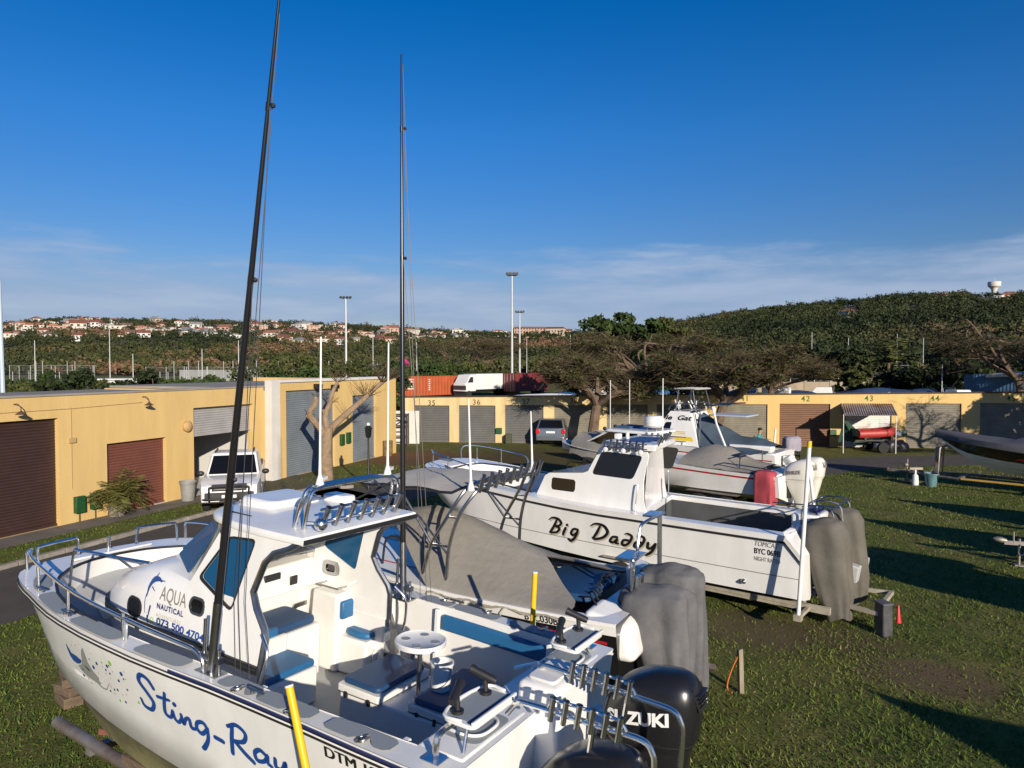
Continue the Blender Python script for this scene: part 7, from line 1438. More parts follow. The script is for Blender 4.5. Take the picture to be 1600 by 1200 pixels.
# ---------------------------------------------------------------- cars
def car(kind, label, loc, rz, paint):
    t = thing('pickup_truck' if kind == 'pickup' else 'parked_car', label, 'pickup' if kind == 'pickup' else 'car', loc, rz)
    if kind == 'pickup': L_, w, r, ax = 5.3, 1.86, .40, (.98, 4.08)
    else: L_, w, r, ax = 4.3, 1.74, .31, (.82, 3.42)
    def arch(cx): return [(cx + (r + .07) * math.cos(R(a)), r + (r + .07) * math.sin(R(a))) for a in range(180, -1, -20)]
    if kind == 'pickup':
        body = [(0, .62), (.0, .95), (.03, 1.10), (.10, 1.14), (2.0, 1.14), (3.95, 1.14), (4.9, 1.08), (5.22, .98), (5.30, .80), (5.28, .50), (5.1, .42)] + [(ax[1] + r + .07, .45)] + arch(ax[1])[::-1] + [(ax[1] - r - .07, .42), (ax[0] + r + .07, .42)] + arch(ax[0])[::-1] + [(ax[0] - r - .07, .5)]
    else:
        body = [(0, .30), (.0, .55), (.05, .95), (.10, 1.0), (2.2, .98), (3.5, .94), (4.05, .82), (4.28, .62), (4.30, .35), (4.2, .22)] + [(ax[1] + r + .07, .22)] + arch(ax[1])[::-1] + [(ax[1] - r - .07, .2), (ax[0] + r + .07, .2)] + arch(ax[0])[::-1] + [(ax[0] - r - .07, .24)]
    b = MB(); b.plate(body, [], lambda x, z: V((L_ / -2 + x, w / 2 - .05 * max(0, z - .75) - (.10 * max(0, (x - L_ + .6) / .6) ** 2) - (.06 * max(0, (.5 - x) / .5) ** 2), z)), lambda x, z: V((0, -(w - .1 * max(0, z - .75) - (.20 * max(0, (x - L_ + .6) / .6) ** 2) - (.12 * max(0, (.5 - x) / .5) ** 2)), 0))); b.build('body', paint, t, bevel=.025, smooth=35)
    ht = 1.80 if kind == 'pickup' else 1.50; z0 = 1.10 if kind == 'pickup' else .95
    if kind == 'pickup': bt, tp = (-.65, 1.25), (-.45, .55)
    else: bt, tp = (-2.08, 1.35), (-1.75, .45)
    wi = w / 2 - .06; wt = w / 2 - .2
    b = MB(); b.hexa([(bt[0], -wi, z0), (bt[1], -wi, z0), (bt[1], wi, z0), (bt[0], wi, z0)], [(tp[0], -wt, ht), (tp[1], -wt, ht), (tp[1], wt, ht), (tp[0], wt, ht)]); b.build('cab', paint, t, bevel=.06, seg=3)
    lerp = lambda a, c, q: a + (c - a) * q
    b = MB(); e = .012; q0, q1 = .10, .88
    b.prism([(lerp(bt[1], tp[1], q0) + e, -lerp(wi, wt, q0) + .08, lerp(z0, ht, q0)), (lerp(bt[1], tp[1], q0) + e, lerp(wi, wt, q0) - .08, lerp(z0, ht, q0)), (lerp(bt[1], tp[1], q1) + e, lerp(wi, wt, q1) - .08, lerp(z0, ht, q1)), (lerp(bt[1], tp[1], q1) + e, -lerp(wi, wt, q1) + .08, lerp(z0, ht, q1))], (.006, 0, .006)); b.build('windscreen', glass_k, t)
    b = MB(); b.prism([(lerp(bt[0], tp[0], q0) - e, -lerp(wi, wt, q0) + .1, lerp(z0, ht, q0)), (lerp(bt[0], tp[0], q0) - e, lerp(wi, wt, q0) - .1, lerp(z0, ht, q0)), (lerp(bt[0], tp[0], q1) - e, lerp(wi, wt, q1) - .1, lerp(z0, ht, q1)), (lerp(bt[0], tp[0], q1) - e, -lerp(wi, wt, q1) + .1, lerp(z0, ht, q1))], (-.006, 0, .003)); b.build('rear_window', glass_k, t)
    for s in (1, -1):
        for a, c in ((.06, .48), (.52, .93)):
            b = MB(); lo, hi = .12, .86; P_ = lambda u, v: V((lerp(lerp(bt[0], bt[1], u * .9 + .03), lerp(tp[0], tp[1], u), v), s * (lerp(wi, wt, v) + .010), lerp(z0, ht, v))); b.poly([P_(a, lo), P_(c, lo), P_(c, hi), P_(a, hi)]); b.build('side_window', glass_k, t)
        b = MB(); b.ball((bt[1] - .25, s * (w / 2 + .12), z0 + .08), (.07, .13, .09), 10, 7); b.build('wing_mirror', rubber if kind == 'pickup' else paint, t)
        for x in ax:
            b = MB(); b.lathe([(.1, -.11), (r * .85, -.12), (r, -.08), (r, .08), (r * .85, .12), (.1, .11)], (x - L_ / 2, s * (w / 2 - .12), r), 22, axis=(0, 1, 0)); o = b.build('wheel', tyre, t); b = MB(); b.lathe([(r * .66, .09), (r * .62, .125), (.06, .115)], (x - L_ / 2, s * (w / 2 - .12), r), 14, axis=(0, s, 0)); b.build('rim', chrome_d, o)
        b = MB()
        if kind == 'pickup': b.hexa([(2.50, s * .56, .90), (2.60, s * .56, .90), (2.38, s * .86, .94), (2.3, s * .86, .94)], [(2.44, s * .56, 1.02), (2.56, s * .56, 1.02), (2.28, s * .88, 1.06), (2.2, s * .88, 1.06)])
        else: b.box((1.98, s * .66, .68), (.2, .3, .13))
        b.build('headlight', mat('lamp_glass', (.55, .56, .58), .1), t, bevel=.01)
        b = MB(); b.box((-L_ / 2 + .015, s * (w / 2 - .14), .82 if kind != 'pickup' else .95), (.08, .2, .26)); b.build('tail_light', mat('tail_red', (.50, .015, .02), .25), t, bevel=.02)
    if kind == 'pickup':
        b = MB(); b.box((2.60, 0, .93), (.10, 1.06, .22)); b.box((2.62, 0, .66), (.10, 1.5, .26)); b.box((2.66, 0, .52), (.05, .6, .12)); b.build('grille', rubber, t, bevel=.015)
        b = MB(); b.box((2.655, 0, .96), (.02, .9, .03)); b.box((2.655, 0, .89), (.02, .9, .02)); b.build('grille_bar', chrome_d, t)
        b = MB(); b.tube([(2.66, .6, .5), (2.76, .6, .85), (2.76, .5, .98), (2.76, -.5, .98), (2.76, -.6, .85), (2.66, -.6, .5)], .035, 8, smooth=3); b.tube([(2.74, .8, .60), (2.78, .6, .60), (2.78, -.6, .60), (2.74, -.8, .60)], .03, 8); b.build('bull_bar', rubber, t)
        b = MB(); b.box((2.70, 0, .66), (.02, .45, .10)); b.build('number_plate', white_e, t)
        for s in (1, -1): b = MB(); b.tube([(tp[0] + .1, s * .62, 1.80), (tp[0] + .12, s * .62, 1.86), (tp[1] - .15, s * .62, 1.86), (tp[1] - .1, s * .62, 1.80)], .02); b.build('roof_rail', rubber, t)
        b = MB(); b.box((-1.6, 0, 1.16), (1.7, 1.66, .05)); b.build('load_cover', rubber, t, bevel=.02)
        for s in (1, -1): b = MB(); b.box((0, s * .93, .36), (1.9, .16, .05)); b.build('side_step', rubber, t)
    else:
        b = MB(); b.box((-L_ / 2 - .005, 0, .42), (.06, 1.5, .22)); b.build('bumper', paint, t, bevel=.03); b = MB(); b.box((-L_ / 2 - .01, 0, .78), (.03, .5, .11)); b.build('number_plate', white_e, t)
    return t
pw = mat('pickup_white', (.74, .74, .74), .25, coat=.6); ms = mat('car_silver', (.24, .27, .30), .3, metal=.7, coat=.4)
pp = atz(362, 800); car('pickup', 'white double cab pickup with a black bull bar parked before the half open door', (pp.x - .52, pp.y + 1.7, 0), R(-73), pw).scale = (.95, .93, .95)
mp_ = atz(862, 697); car('mpv', 'silver people carrier seen from behind at door 37', (mp_.x + .3, mp_.y + 2.1, 0), R(80), ms)
# ---------------------------------------------------------------- person on a chair
def person():
    base = atd(1186, 700, 35.5); base.z = 0
    t = thing('person', 'person in a teal shirt and dark trousers sitting on a chair before door 41', 'person', base, R(-25))
    me = bpy.data.meshes.new('body'); sk = [((0, 0, .50), .15), ((-.02, 0, .72), .145), ((-.03, 0, .95), .15), ((0, 0, 1.08), .07), ((.03, 0, 1.16), .06), ((.05, 0, 1.26), .10), ((.06, 0, 1.34), .085),
        ((.05, .10, .50), .10), ((.42, .13, .52), .075), ((.46, .14, .10), .05), ((.60, .15, .05), .04), ((.05, -.10, .50), .10), ((.42, -.13, .52), .075), ((.46, -.14, .10), .05), ((.60, -.15, .05), .04),
        ((-.01, .20, 1.0), .065), ((.10, .26, .78), .05), ((.36, .14, .82), .04), ((.45, .10, .85), .035), ((-.01, -.20, 1.0), .065), ((.10, -.26, .78), .05), ((.36, -.14, .82), .04), ((.45, -.10, .85), .035)]
    ed = [(0, 1), (1, 2), (2, 3), (3, 4), (4, 5), (5, 6), (0, 7), (7, 8), (8, 9), (9, 10), (0, 11), (11, 12), (12, 13), (13, 14), (2, 15), (15, 16), (16, 17), (17, 18), (2, 19), (19, 20), (20, 21), (21, 22)]
    me.from_pydata([p for p, r in sk], ed, []); o = bpy.data.objects.new('body', me); COL.objects.link(o); o.parent = t
    m = o.modifiers.new('skin', 'SKIN'); m.use_smooth_shade = True
    for v, (p, r) in zip(me.skin_vertices[0].data, sk): v.radius = (r, r)
    me.skin_vertices[0].data[0].use_root = True
    o.modifiers.new('sub', 'SUBSURF').levels = 2; o.modifiers['sub'].render_levels = 2
    m_ = bpy.data.materials.new('clothed_body'); m_.use_nodes = True; n = m_.node_tree; bs = n.nodes['Principled BSDF']; tc_ = n.nodes.new('ShaderNodeTexCoord'); sp = n.nodes.new('ShaderNodeSeparateXYZ'); n.links.new(tc_.outputs['Object'], sp.inputs[0]); rp = n.nodes.new('ShaderNodeValToRGB'); rp.color_ramp.interpolation = 'CONSTANT'
    mr_ = n.nodes.new('ShaderNodeMapRange'); mr_.inputs[2].default_value = 1.5; n.links.new(sp.outputs['Z'], mr_.inputs[0]); n.links.new(mr_.outputs[0], rp.inputs[0]); e = rp.color_ramp.elements; e[0].color = (.02, .03, .07, 1); e[1].position = .415; e[1].color = (.02, .30, .32, 1); q = e.new(.735); q.color = (.42, .23, .15, 1)
    n.links.new(rp.outputs[0], bs.inputs['Base Color']); bs.inputs['Roughness'].default_value = .8; me.materials.append(m_)
    b = MB(); b.ball((.04, 0, 1.34), (.115, .10, .09), 12, 8); b.build('hair', mat('dark_hair', (.02, .014, .01), .7), t)
    b = MB(); b.ball((.155, 0, 1.27), (.02, .014, .025), 6, 5); b.build('nose', mat('skin', (.42, .23, .15), .6), t)
    for s in (1, -1):
        b = MB()
        for k in range(4): b.tube([(.47, s * .09 + .018 * (k - 1.5), .86), (.53, s * .085 + .016 * (k - 1.5), .865), (.555 - .006 * abs(k - 1.5), s * .08 + .015 * (k - 1.5), .845)], .009, 6)
        b.tube([(.46, s * .06, .86), (.51, s * .045, .875)], .010, 6); b.build('hand', MATS['skin'], t)
    c = thing('camp_chair', 'dark blue folding chair under the seated person', 'chair', base, R(-25)); b = MB(); b.box((.06, 0, .42), (.5, .52, .03)); b.build('seat', navy, c); b = MB(); b.box((-.24, 0, .72), (.03, .52, .55)); b.build('backrest', navy, c)
    for x in (-.18, .28):
        for y in (-.24, .24): b = MB(); b.cyl((x, y, 0), (x, y, .42), .014, n=6); b.build('leg', chrome_d, c)
person()
def cov_motor():
    p = atz(1237, 724); t = thing('motor_stand', 'dark wheeled stand carrying the lilac grey covered outboard motor', 'stand', p, .3); b = MB()
    for x in (-.3, .3): b.box((x, 0, .35), (.06, .5, .06)); b.cyl((x, -.2, 0.05), (x, -.2, .6), .03); b.cyl((x, .2, 0.05), (x, .2, .6), .03)
    b.box((0, 0, .55), (.7, .1, .2)); b.lathe([(.12, -.5), (.16, 0), (.14, .3)], (0, 0, .55), 12); b.build('frame', rubber, t)
    for x in (-.3, .3): b = MB(); b.cyl((x - .03, -.25, .1), (x + .03, -.25, .1), .1, n=14); b.build('wheel', tyre, t)
    draped('motor_cover', 'lilac grey cover on a spare outboard motor beside door 42', p + V((0, 0, .62)), (0, 0, .3), mat('lilac_canvas', (.30, .28, .33), .8, var=.15, vs=3), [(0, 0, .40, .28), (.3, 0, .42, .30), (.55, 0, .40, .28), (.64, 0, .28, .18), (.65, 0, .03, .03)], .03, 2, p=3)
cov_motor()
# ---------------------------------------------------------------- small things in the yard
def stakes():
    p = atz(1158, 1083); t = thing('timber_stake', 'weathered timber stake standing in the grass', 'stake', p, .3); b = MB(); b.hexa([(-.035, -.03, -.05), (.035, -.03, -.05), (.035, .03, -.05), (-.035, .03, -.05)], [(-.055, -.02, .62), (.01, -.02, .63), (.01, .035, .62), (-.055, .035, .61)]); o = b.build('post', mat('grey_timber', (.30, .25, .18), .9, var=.4, vs=8, stretch=(1, 1, .2)), t)
    b = MB(); q = atz(1137, 1078) - p; b.tube([(0.0 + -.05, 0, .52), (q.x * .5 - .03, q.y * .5, .34), (q.x, q.y, .12), (q.x * 1.0, q.y, .005), (q.x * .8, q.y - .1, .005)], .012, 6, smooth=5); o = b.build('orange_cord', mat('orange_cord', (.55, .16, .04), .6)); o.location = p; tag(o, 'orange cord hanging from the timber stake to the grass', 'cord')
    p = atz(1455, 760); t = thing('blue_tub', 'faded blue green tub standing under the trailer tongue', 'tub', p); b = MB(); b.lathe([(.17, 0), (.24, .46), (.26, .46), (.26, .5), (.235, .5), (.16, .03)], n=22); b.build('body', mat('tub_blue', (.10, .22, .24), .6, var=.4, vs=5), t); b = MB(); b.tube([(.25, 0, .48), (.2, .12, .36), (0, .265, .3), (-.2, .12, .36), (-.25, 0, .48)], .006, 5, smooth=3); b.build('handle', chrome_d, t)
    p = atz(1430, 758); t = thing('jockey_stand', 'white jockey wheel stand with a pale coupling head beside the blue tub', 'stand', p); b = MB(); b.lathe([(.11, 0), (.12, .08), (.10, .38), (.04, .42), (.03, .62)], n=16); b.build('base', white_e, t, bevel=.01); b = MB(); b.box((0, 0, .64), (.5, .12, .08)); b.ball((-.36, 0, .78), .09, 12, 8); b.cyl((-.3, 0, .62), (-.36, 0, .75), .025); b.build('head', galv, t)
    p = atz(294, 782); t = thing('rubbish_bin', 'grey plastic rubbish bin by the half open workshop door', 'bin', p); b = MB(); b.lathe([(.20, 0), (.25, .6), (.28, .6), (.28, .66), (.255, .66), (.235, .62), (.19, .04)], n=22); b.build('body', mat('bin_grey', (.26, .26, .25), .6, var=.3, vs=4), t); b = MB(); b.tube([(.27, -.08, .6), (.31, 0, .6), (.27, .08, .6)], .012, 5, smooth=2); b.build('handle', rubber, t)
    p = atz(576, 765); t = thing('garden_lamp', 'short black lamp post on the grass beside the pruned tree', 'lamp post', p); b = MB(); b.lathe([(.09, 0), (.06, .06), (.035, .12), (.03, 1.9)], n=12); b.build('post', black, t)
    b = MB(); b.lathe([(.05, 1.9), (.10, 1.95), (.13, 2.25), (.14, 2.27), (.05, 2.36)], n=6); b.build('lantern', black, t); b = MB(); b.lathe([(.06, 2.36), (.07, 2.42), (.03, 2.46)], n=10); b.build('finial', white_e, t)
    p = atz(606, 712); t = thing('rusty_bin', 'small rusty drum at the corner of the tall store', 'drum', p); b = MB(); b.lathe([(.24, 0), (.25, .02), (.245, .3), (.255, .31), (.245, .33), (.25, .75), (.22, .75), (.22, .1)], n=20); b.build('body', mat('rust_drum', (.24, .15, .05), .8, var=.6, vs=5), t)
    p = atz(620, 700); t = thing('metal_rack', 'dark steel rack with crossed braces in the gap beside garage 35', 'rack', p + V((0, 1.2, 0)), .1); b = MB()
    for x in (-.45, .45):
        for y in (-.4, .4): b.box((x, y, .9), (.07, .07, 1.8))
    for z in (.5, 1.1, 1.75): b.box((0, -.4, z), (.95, .06, .06)); b.box((0, .4, z), (.95, .06, .06))
    b.tube([(-.45, -.42, 1.75), (0, -.42, 1.45), (.45, -.42, 1.75)], .04); b.build('frame', mat('rack_brown', (.05, .03, .022), .7), t)
    b = MB(); b.box((0, 1.5, .95), (1.9, .08, 1.9)); o = b.build('white_board', whitep); o.location = p + V((0, .7, 0)); tag(o, 'white board wall closing the gap between the store and garage 35', 'wall')
stakes()
# ================================================================ TREES, PLANTS, MASTS, FENCES
bark = mat('bark', (.16, .11, .075), .95, var=.45, vs=4, bump=.6, bs=18); bark2 = mat('pale_bark', (.30, .21, .13), .95, var=.45, vs=5, bump=.5, bs=16)
twig = leafmat('twigs', (.040, .030, .018), (.115, .085, .048), (.20, .16, .085))
leafg = leafmat('leaves_green', (.018, .034, .009), (.055, .085, .020), (.11, .13, .035)); leafy = leafmat('leaves_olive', (.035, .042, .012), (.085, .095, .028), (.15, .14, .05)); leafd = leafmat('leaves_dark', (.010, .018, .007), (.032, .046, .014), (.07, .085, .025))
def twig_mesh(parent, segs, m, name='crown'):
    """segs: list of (a, b, width) -> flat crossing strips"""
    rg = np.random.default_rng(len(segs)); A = np.array([s[0] for s in segs]); B = np.array([s[1] for s in segs]); w = np.array([s[2] for s in segs])[:, None]
    d = B - A; r = rg.normal(0, 1, A.shape); n = np.cross(d, r); n /= np.linalg.norm(n, axis=1, keepdims=True) + 1e-9
    P = np.stack([A - n * w, A + n * w, B + n * w * .5, B - n * w * .5], 1); t = np.clip(rg.normal(.5, .22, len(A)), 0, 1)
    return raw(name, P, np.arange(len(A) * 4).reshape(-1, 4), m, parent, tint=t)
def umbrella_tree(label, base, h, spread, seed, ntw=5200, leaves=900, lean=(0, 0), group=None, low=.45, lm=None):
    t = thing('bare_tree', label, 'tree', base, 0, group); g = random.Random(seed); b = MB(); segs = []; tips = []
    def limb(p, d, L_, r, lv):
        pts = [p]; n = 4
        for i in range(n):
            d = (d + V((g.uniform(-.28, .28), g.uniform(-.28, .28), g.uniform(-.10, .16) - (.10 if pts[-1].z > h * .82 else 0)))).normalized(); p = p + d * (L_ / n); pts.append(p)
        if lv < 3: b.tube(pts, [r, r * .6], 6)
        else:
            for a, c in zip(pts, pts[1:]): segs.append((a, c, r))
        if lv >= 2: tips.extend(pts[1:])
        if lv < 4:
            for i in range(g.choice((3, 4)) if lv < 3 else 3):
                q = pts[g.randint(2, 4)] if i else pts[-1]; az = math.atan2(d.y, d.x) + g.uniform(-1.3, 1.3); el = g.uniform(-.12, .7) if q.z < h * .8 else g.uniform(-.35, .2)
                limb(q, V((math.cos(az) * math.cos(el), math.sin(az) * math.cos(el), math.sin(el))), L_ * g.uniform(.55, .8), r * .58 if lv < 2 else .022, lv + 1)
    top = V((lean[0], lean[1], h * low)); b.tube([(0, 0, -.1), (lean[0] * .3, lean[1] * .3, h * low * .4), top], [.34, .24], 9, smooth=3)
    for k in range(6):
        a = 6.283 * k / 6 + g.uniform(-.4, .4); el = g.uniform(.35, .9); limb(top + V((0, 0, -.3 * g.random())), V((math.cos(a) * math.cos(el), math.sin(a) * math.cos(el), math.sin(el))), spread * .52, .17, 0)
    b.build('trunk', bark, t)
    for i in range(ntw):
        q = g.choice(tips); a = g.uniform(0, 6.283); e = g.uniform(-.5, .6); L_ = g.uniform(.25, .75); c = q + V((math.cos(a) * math.cos(e), math.sin(a) * math.cos(e), math.sin(e))) * L_; segs.append((q, c, .012))
        for j in range(2):
            a2 = a + g.uniform(-1, 1); e2 = e + g.uniform(-.5, .6); segs.append((q.lerp(c, g.uniform(.3, 1)), c + V((math.cos(a2) * math.cos(e2), math.sin(a2) * math.cos(e2), math.sin(e2))) * L_ * .6, .010))
    o = twig_mesh(t, segs, twig)
    if leaves:
        C = [tuple(g.choice(tips)) for i in range(leaves)]; P, tt = tri_cloud(C, [(.35, .35, .22)] * leaves, 5, .085, seed, [g.uniform(.2, .8) for _ in C]); raw('leaves', P, np.arange(P.size // 3).reshape(-1, 3), lm or leafy, t, tint=tt)
    return t
def leafy_tree(label, base, h, r, seed, m, n=26, nl=230, size=.17, trunk=.3, flat=.7, group=None, cat='tree', name='tree', zb=.45):
    t = thing(name, label, cat, base, 0, group); g = random.Random(seed); b = MB(); C, Rr, T = [], [], []
    hub = V((0, 0, h * zb * .7)); b.tube([(0, 0, -.1), (g.uniform(-.2, .2), 0, h * zb * .4), hub], [trunk, trunk * .6], 8)
    for i in range(n):
        a = g.uniform(0, 6.283); q = math.sqrt(g.random()); z = h * (zb + (1 - zb) * g.random() * (1 - .35 * q * q)); c = V((math.cos(a) * q * r, math.sin(a) * q * r, z - .2)); rr = r * g.uniform(.24, .40); C.append(c); Rr.append((rr, rr, rr * flat)); T.append(.42 + .25 * g.uniform(-1, 1) + .15 * (z / h - .7))
        if i % 2 == 0: b.tube([hub, hub.lerp(c, .5) + V((0, 0, -.2)), c], [trunk * .4, .03], 5)
    b.build('trunk', bark, t); P, tt = tri_cloud(C, Rr, nl, size, seed, T); raw('crown', P, np.arange(P.size // 3).reshape(-1, 3), m, t, tint=tt)
    return t
g_ = lambda px, Y: V(((px - 800) / F * Y, Y, 0))
hz = lambda py, Y: H + (569 - py) * Y / F
umbrella_tree('broad bare umbrella tree with a forked trunk right of the silver car', g_(925, 38.5), hz(522, 38.5), 3.25, 3, 5200, 1500, (.3, .2), low=.40)
umbrella_tree('broad bare umbrella tree whose leaning trunks stand before door 41', g_(1112, 36.5), hz(510, 36.5), 3.2, 8, 5200, 1300, (.7, 0), low=.42)
umbrella_tree('dark wide bare tree overhanging the blue shed at the right', g_(1600, 58), hz(513, 58), 7.2, 15, 5200, 1500, (-.5, 0), lm=leafd)
umbrella_tree('bare winter tree standing behind the orange container', g_(735, 126), hz(524, 126), 10, 21, 3800, 700, low=.35)
umbrella_tree('wide bare tree rising behind the two umbrella trees', g_(1010, 62), hz(512, 62), 8.0, 24, 4600, 1500, low=.4, lm=leafy)
umbrella_tree('bare tree with a spreading crown right of door 41', g_(1205, 60), hz(538, 60), 4.2, 28, 3800, 600, low=.4)
leafy_tree('tall bright green tree behind the bare umbrella trees', g_(968, 78), hz(489, 78), 4.6, 31, leafg, 30, 260, .26)
leafy_tree('rounded green tree right behind the tall bright green one', g_(1030, 84), hz(497, 84), 3.6, 32, leafy, 20, 230, .26)
leafy_tree('dark green round tree beyond the boundary wall', g_(1310, 96), hz(541, 96), 5.5, 33, leafd, 24, 240, .30)
leafy_tree('olive bush between the two bare umbrella trees', g_(1045, 47), hz(556, 47), 3.0, 34, leafg, 20, 240, .16, zb=.25)
leafy_tree('low dark tree standing left of the blue shed', g_(1465, 74), hz(556, 74), 5.0, 35, leafd, 22, 240, .24, zb=.25)
leafy_tree('dense dark green tree at the far right behind the shed', g_(1570, 80), hz(528, 80), 7.0, 36, leafd, 30, 260, .28, zb=.3)
leafy_tree('olive tree in shade behind the parked cars', g_(1350, 88), hz(556, 88), 3.6, 37, leafy, 18, 230, .26, zb=.3)
for i, (px, Y, py, r, m, lb) in enumerate(((28, 52, 590, 2.4, leafy, 'scrubby bush at the far left beside the tall grey lamp mast'), (105, 50, 585, 2.6, leafd, 'dark spiky bush left of the low white building'), (62, 60, 589, 2.2, leafg, 'low green bush between the grey mast and the dark spiky bush'), (150, 57, 598, 2.0, leafy, 'small bush before the left end of the low white building'), (248, 54, 590, 2.6, leafd, 'dark bush at the right end of the low white building'), (300, 56, 589, 3.0, leafg, 'green hedge bush above the half open workshop door'), (350, 58, 590, 2.8, leafg, 'green hedge bush left of the tall black outrigger'), (405, 58, 586, 3.2, leafg, 'green hedge bush right of the tall black outrigger'),
        (455, 62, 557, 4.2, leafy, 'high olive shrub mound behind the white column'), (500, 60, 575, 3.0, leafg, 'green bush behind the first white aerial'), (545, 62, 580, 2.8, leafy, 'olive bush between the two white aerials'), (590, 64, 578, 2.8, leafg, 'green bush above the corner of the tall store'), (632, 108, 572, 5.0, leafg, 'green bush at the left end of the orange container'), (700, 116, 571, 5.5, leafg, 'green bush behind the orange container'), (760, 122, 573, 5.0, leafy, 'olive bush behind the white box truck'))):
    leafy_tree(lb, g_(px, Y), hz(py - 7, Y) , r * 1.25, 50 + i, m, 22, 300, .17 if Y < 65 else .24, trunk=.08, zb=.15, cat='bush', name='bush', flat=.8)
# red flowering trees on the wooded hill
for i, (px, py, D, r, lb) in enumerate(((1530, 486, 500, 5.5, 'red flowering tree below the sloping white hall'), (1572, 500, 480, 6.5, 'wide red flowering tree at the right of the wooded hill'), (1338, 498, 560, 3.6, 'small red flowering tree beside the hidden hillside house'))):
    p = V(((px - 800) / F * D, D, H + (569 - py) * D / F - r)); leafy_tree(lb, p, r * 1.7, r, 90 + i, leafmat('red_blossom', (.07, .025, .018), (.24, .055, .032), (.36, .09, .05)), 14, 90, .7, zb=.2, name='coral_tree')
def palm(label, base, h, n, L_, seed, droop=.9, trunk=.16, m=None, cat='palm', name='palm_tree', wl_=.05, stem=None):
    t = thing(name, label, cat, base); g = random.Random(seed); b = MB(); b.tube([(0, 0, -.05), (.05, 0, h * .5), (0, 0, h)], [trunk * 1.2, trunk], 9)
    b.build('trunk', stem or bark, t); segs = []
    for k in range(n):
        a = 2.4 * k + g.uniform(-.3, .3); el = g.uniform(-.15, 1.25); p = V((0, 0, h)); d = V((math.cos(a) * math.cos(el), math.sin(a) * math.cos(el), math.sin(el))); N = 9
        for i in range(N):
            d = (d + V((0, 0, -droop / N * (.6 + i / N)))).normalized(); q = p + d * L_ / N; segs.append((p, q, .012)); sd_ = d.cross(V((0, 0, 1))).normalized() if abs(d.z) < .98 else V((1, 0, 0)); lw = L_ * .24 * math.sin(3.14 * (i + .8) / (N + 1)) + .04
            for s in (1, -1):
                for e in (0, .5): r_ = p.lerp(q, e); segs.append((r_, r_ + (sd_ * s + d * .55 + V((0, 0, -.25 + g.uniform(-.15, .15)))).normalized() * lw, wl_ * .45))
            p = q
    twig_mesh(t, segs, m or leafg, 'crown'); return t
palm('palm with drooping fronds beyond the boundary wall', g_(1388, 78), hz(566, 78), 26, 3.4, 5, m=leafy, wl_=.16)
palm('small potted cycad with yellow green fronds before the red brown door', atz(183, 806), .62, 46, 1.0, 9, droop=1.0, trunk=.17, m=leafmat('cycad', (.045, .05, .012), (.13, .12, .03), (.26, .20, .06)), cat='plant', name='cycad', wl_=.028, stem=mat('fibre', (.22, .15, .09), .95, var=.5, vs=14, bump=.6, bs=40))
p = atz(183, 806); b = MB(); b.lathe([(.20, 0), (.27, .28), (.29, .28), (.29, .34), (.25, .34), (.24, .28)], n=18); o = b.build('plant_pot', mat('pot_clay', (.25, .22, .19), .9, var=.3, vs=6)); o.location = p; tag(o, 'grey clay pot holding the cycad', 'pot')
def pruned():
    p = atz(511, 752); t = thing('pruned_tree', 'hard pruned tree with one long branch leaning right before the grey doors', 'tree', p); Y = p.y
    q = lambda px, py, dy=0: atd(px, py, Y + dy) - p
    b = MB(); b.tube([q(511, 758), q(509, 715), q(510, 690), q(512, 668)], [.27, .2], 10, smooth=4)
    b.tube([q(508, 700), q(516, 672, .2), q(540, 648, .5), q(570, 622, .8), q(590, 603, 1.0), q(604, 593, 1.1)], [.17, .06], 9, smooth=3)
    b.tube([q(510, 685), q(500, 668, -.1), q(488, 655, -.2), q(484, 645, -.3), q(493, 630, -.3), q(492, 620, -.3)], [.15, .09], 8, smooth=3); b.tube([q(487, 655, -.2), q(478, 649, -.3)], [.08, .05], 7)
    b.tube([q(511, 675), q(508, 650, .2), q(514, 634, .3), q(521, 610, .4), q(528, 596, .5)], [.14, .06], 8, smooth=3); b.tube([q(508, 650, .2), q(504, 640, .1)], [.07, .06], 7); b.build('trunk', bark2, t)
    g = random.Random(4); segs = []
    for (px, py, dy), n, sp in (((596, 598, 1.0), 60, 1.5), ((572, 621, .8), 26, 1.1), ((527, 598, .5), 22, .9), ((492, 622, -.3), 8, .5)):
        s0 = q(px, py, dy)
        for i in range(n):
            a = g.uniform(-.9, 1.1); d = V((math.sin(a) + .25, g.uniform(-.5, .5), math.cos(a) * .8)).normalized(); e = s0 + d * sp * g.uniform(.4, 1); segs.append((s0, e, .012)); [segs.append((s0.lerp(e, .5), s0.lerp(e, .5) + V((g.uniform(-.3, .4), g.uniform(-.2, .2), g.uniform(-.05, .4))), .008)) for _ in range(2)]
    twig_mesh(t, segs, twig, 'twigs')
pruned()
# trees outside the picture whose shade falls into it
leafy_tree('leafy tree beside the yard, right of the picture', V((30.5, 31.5, 0)), 7.5, 2.6, 71, leafd, 26, 130, .22)
umbrella_tree('bare tree beside the yard, right of the picture', V((27.6, 27.8, 0)), 7.4, 3.6, 72, 1500, 0, low=.35)
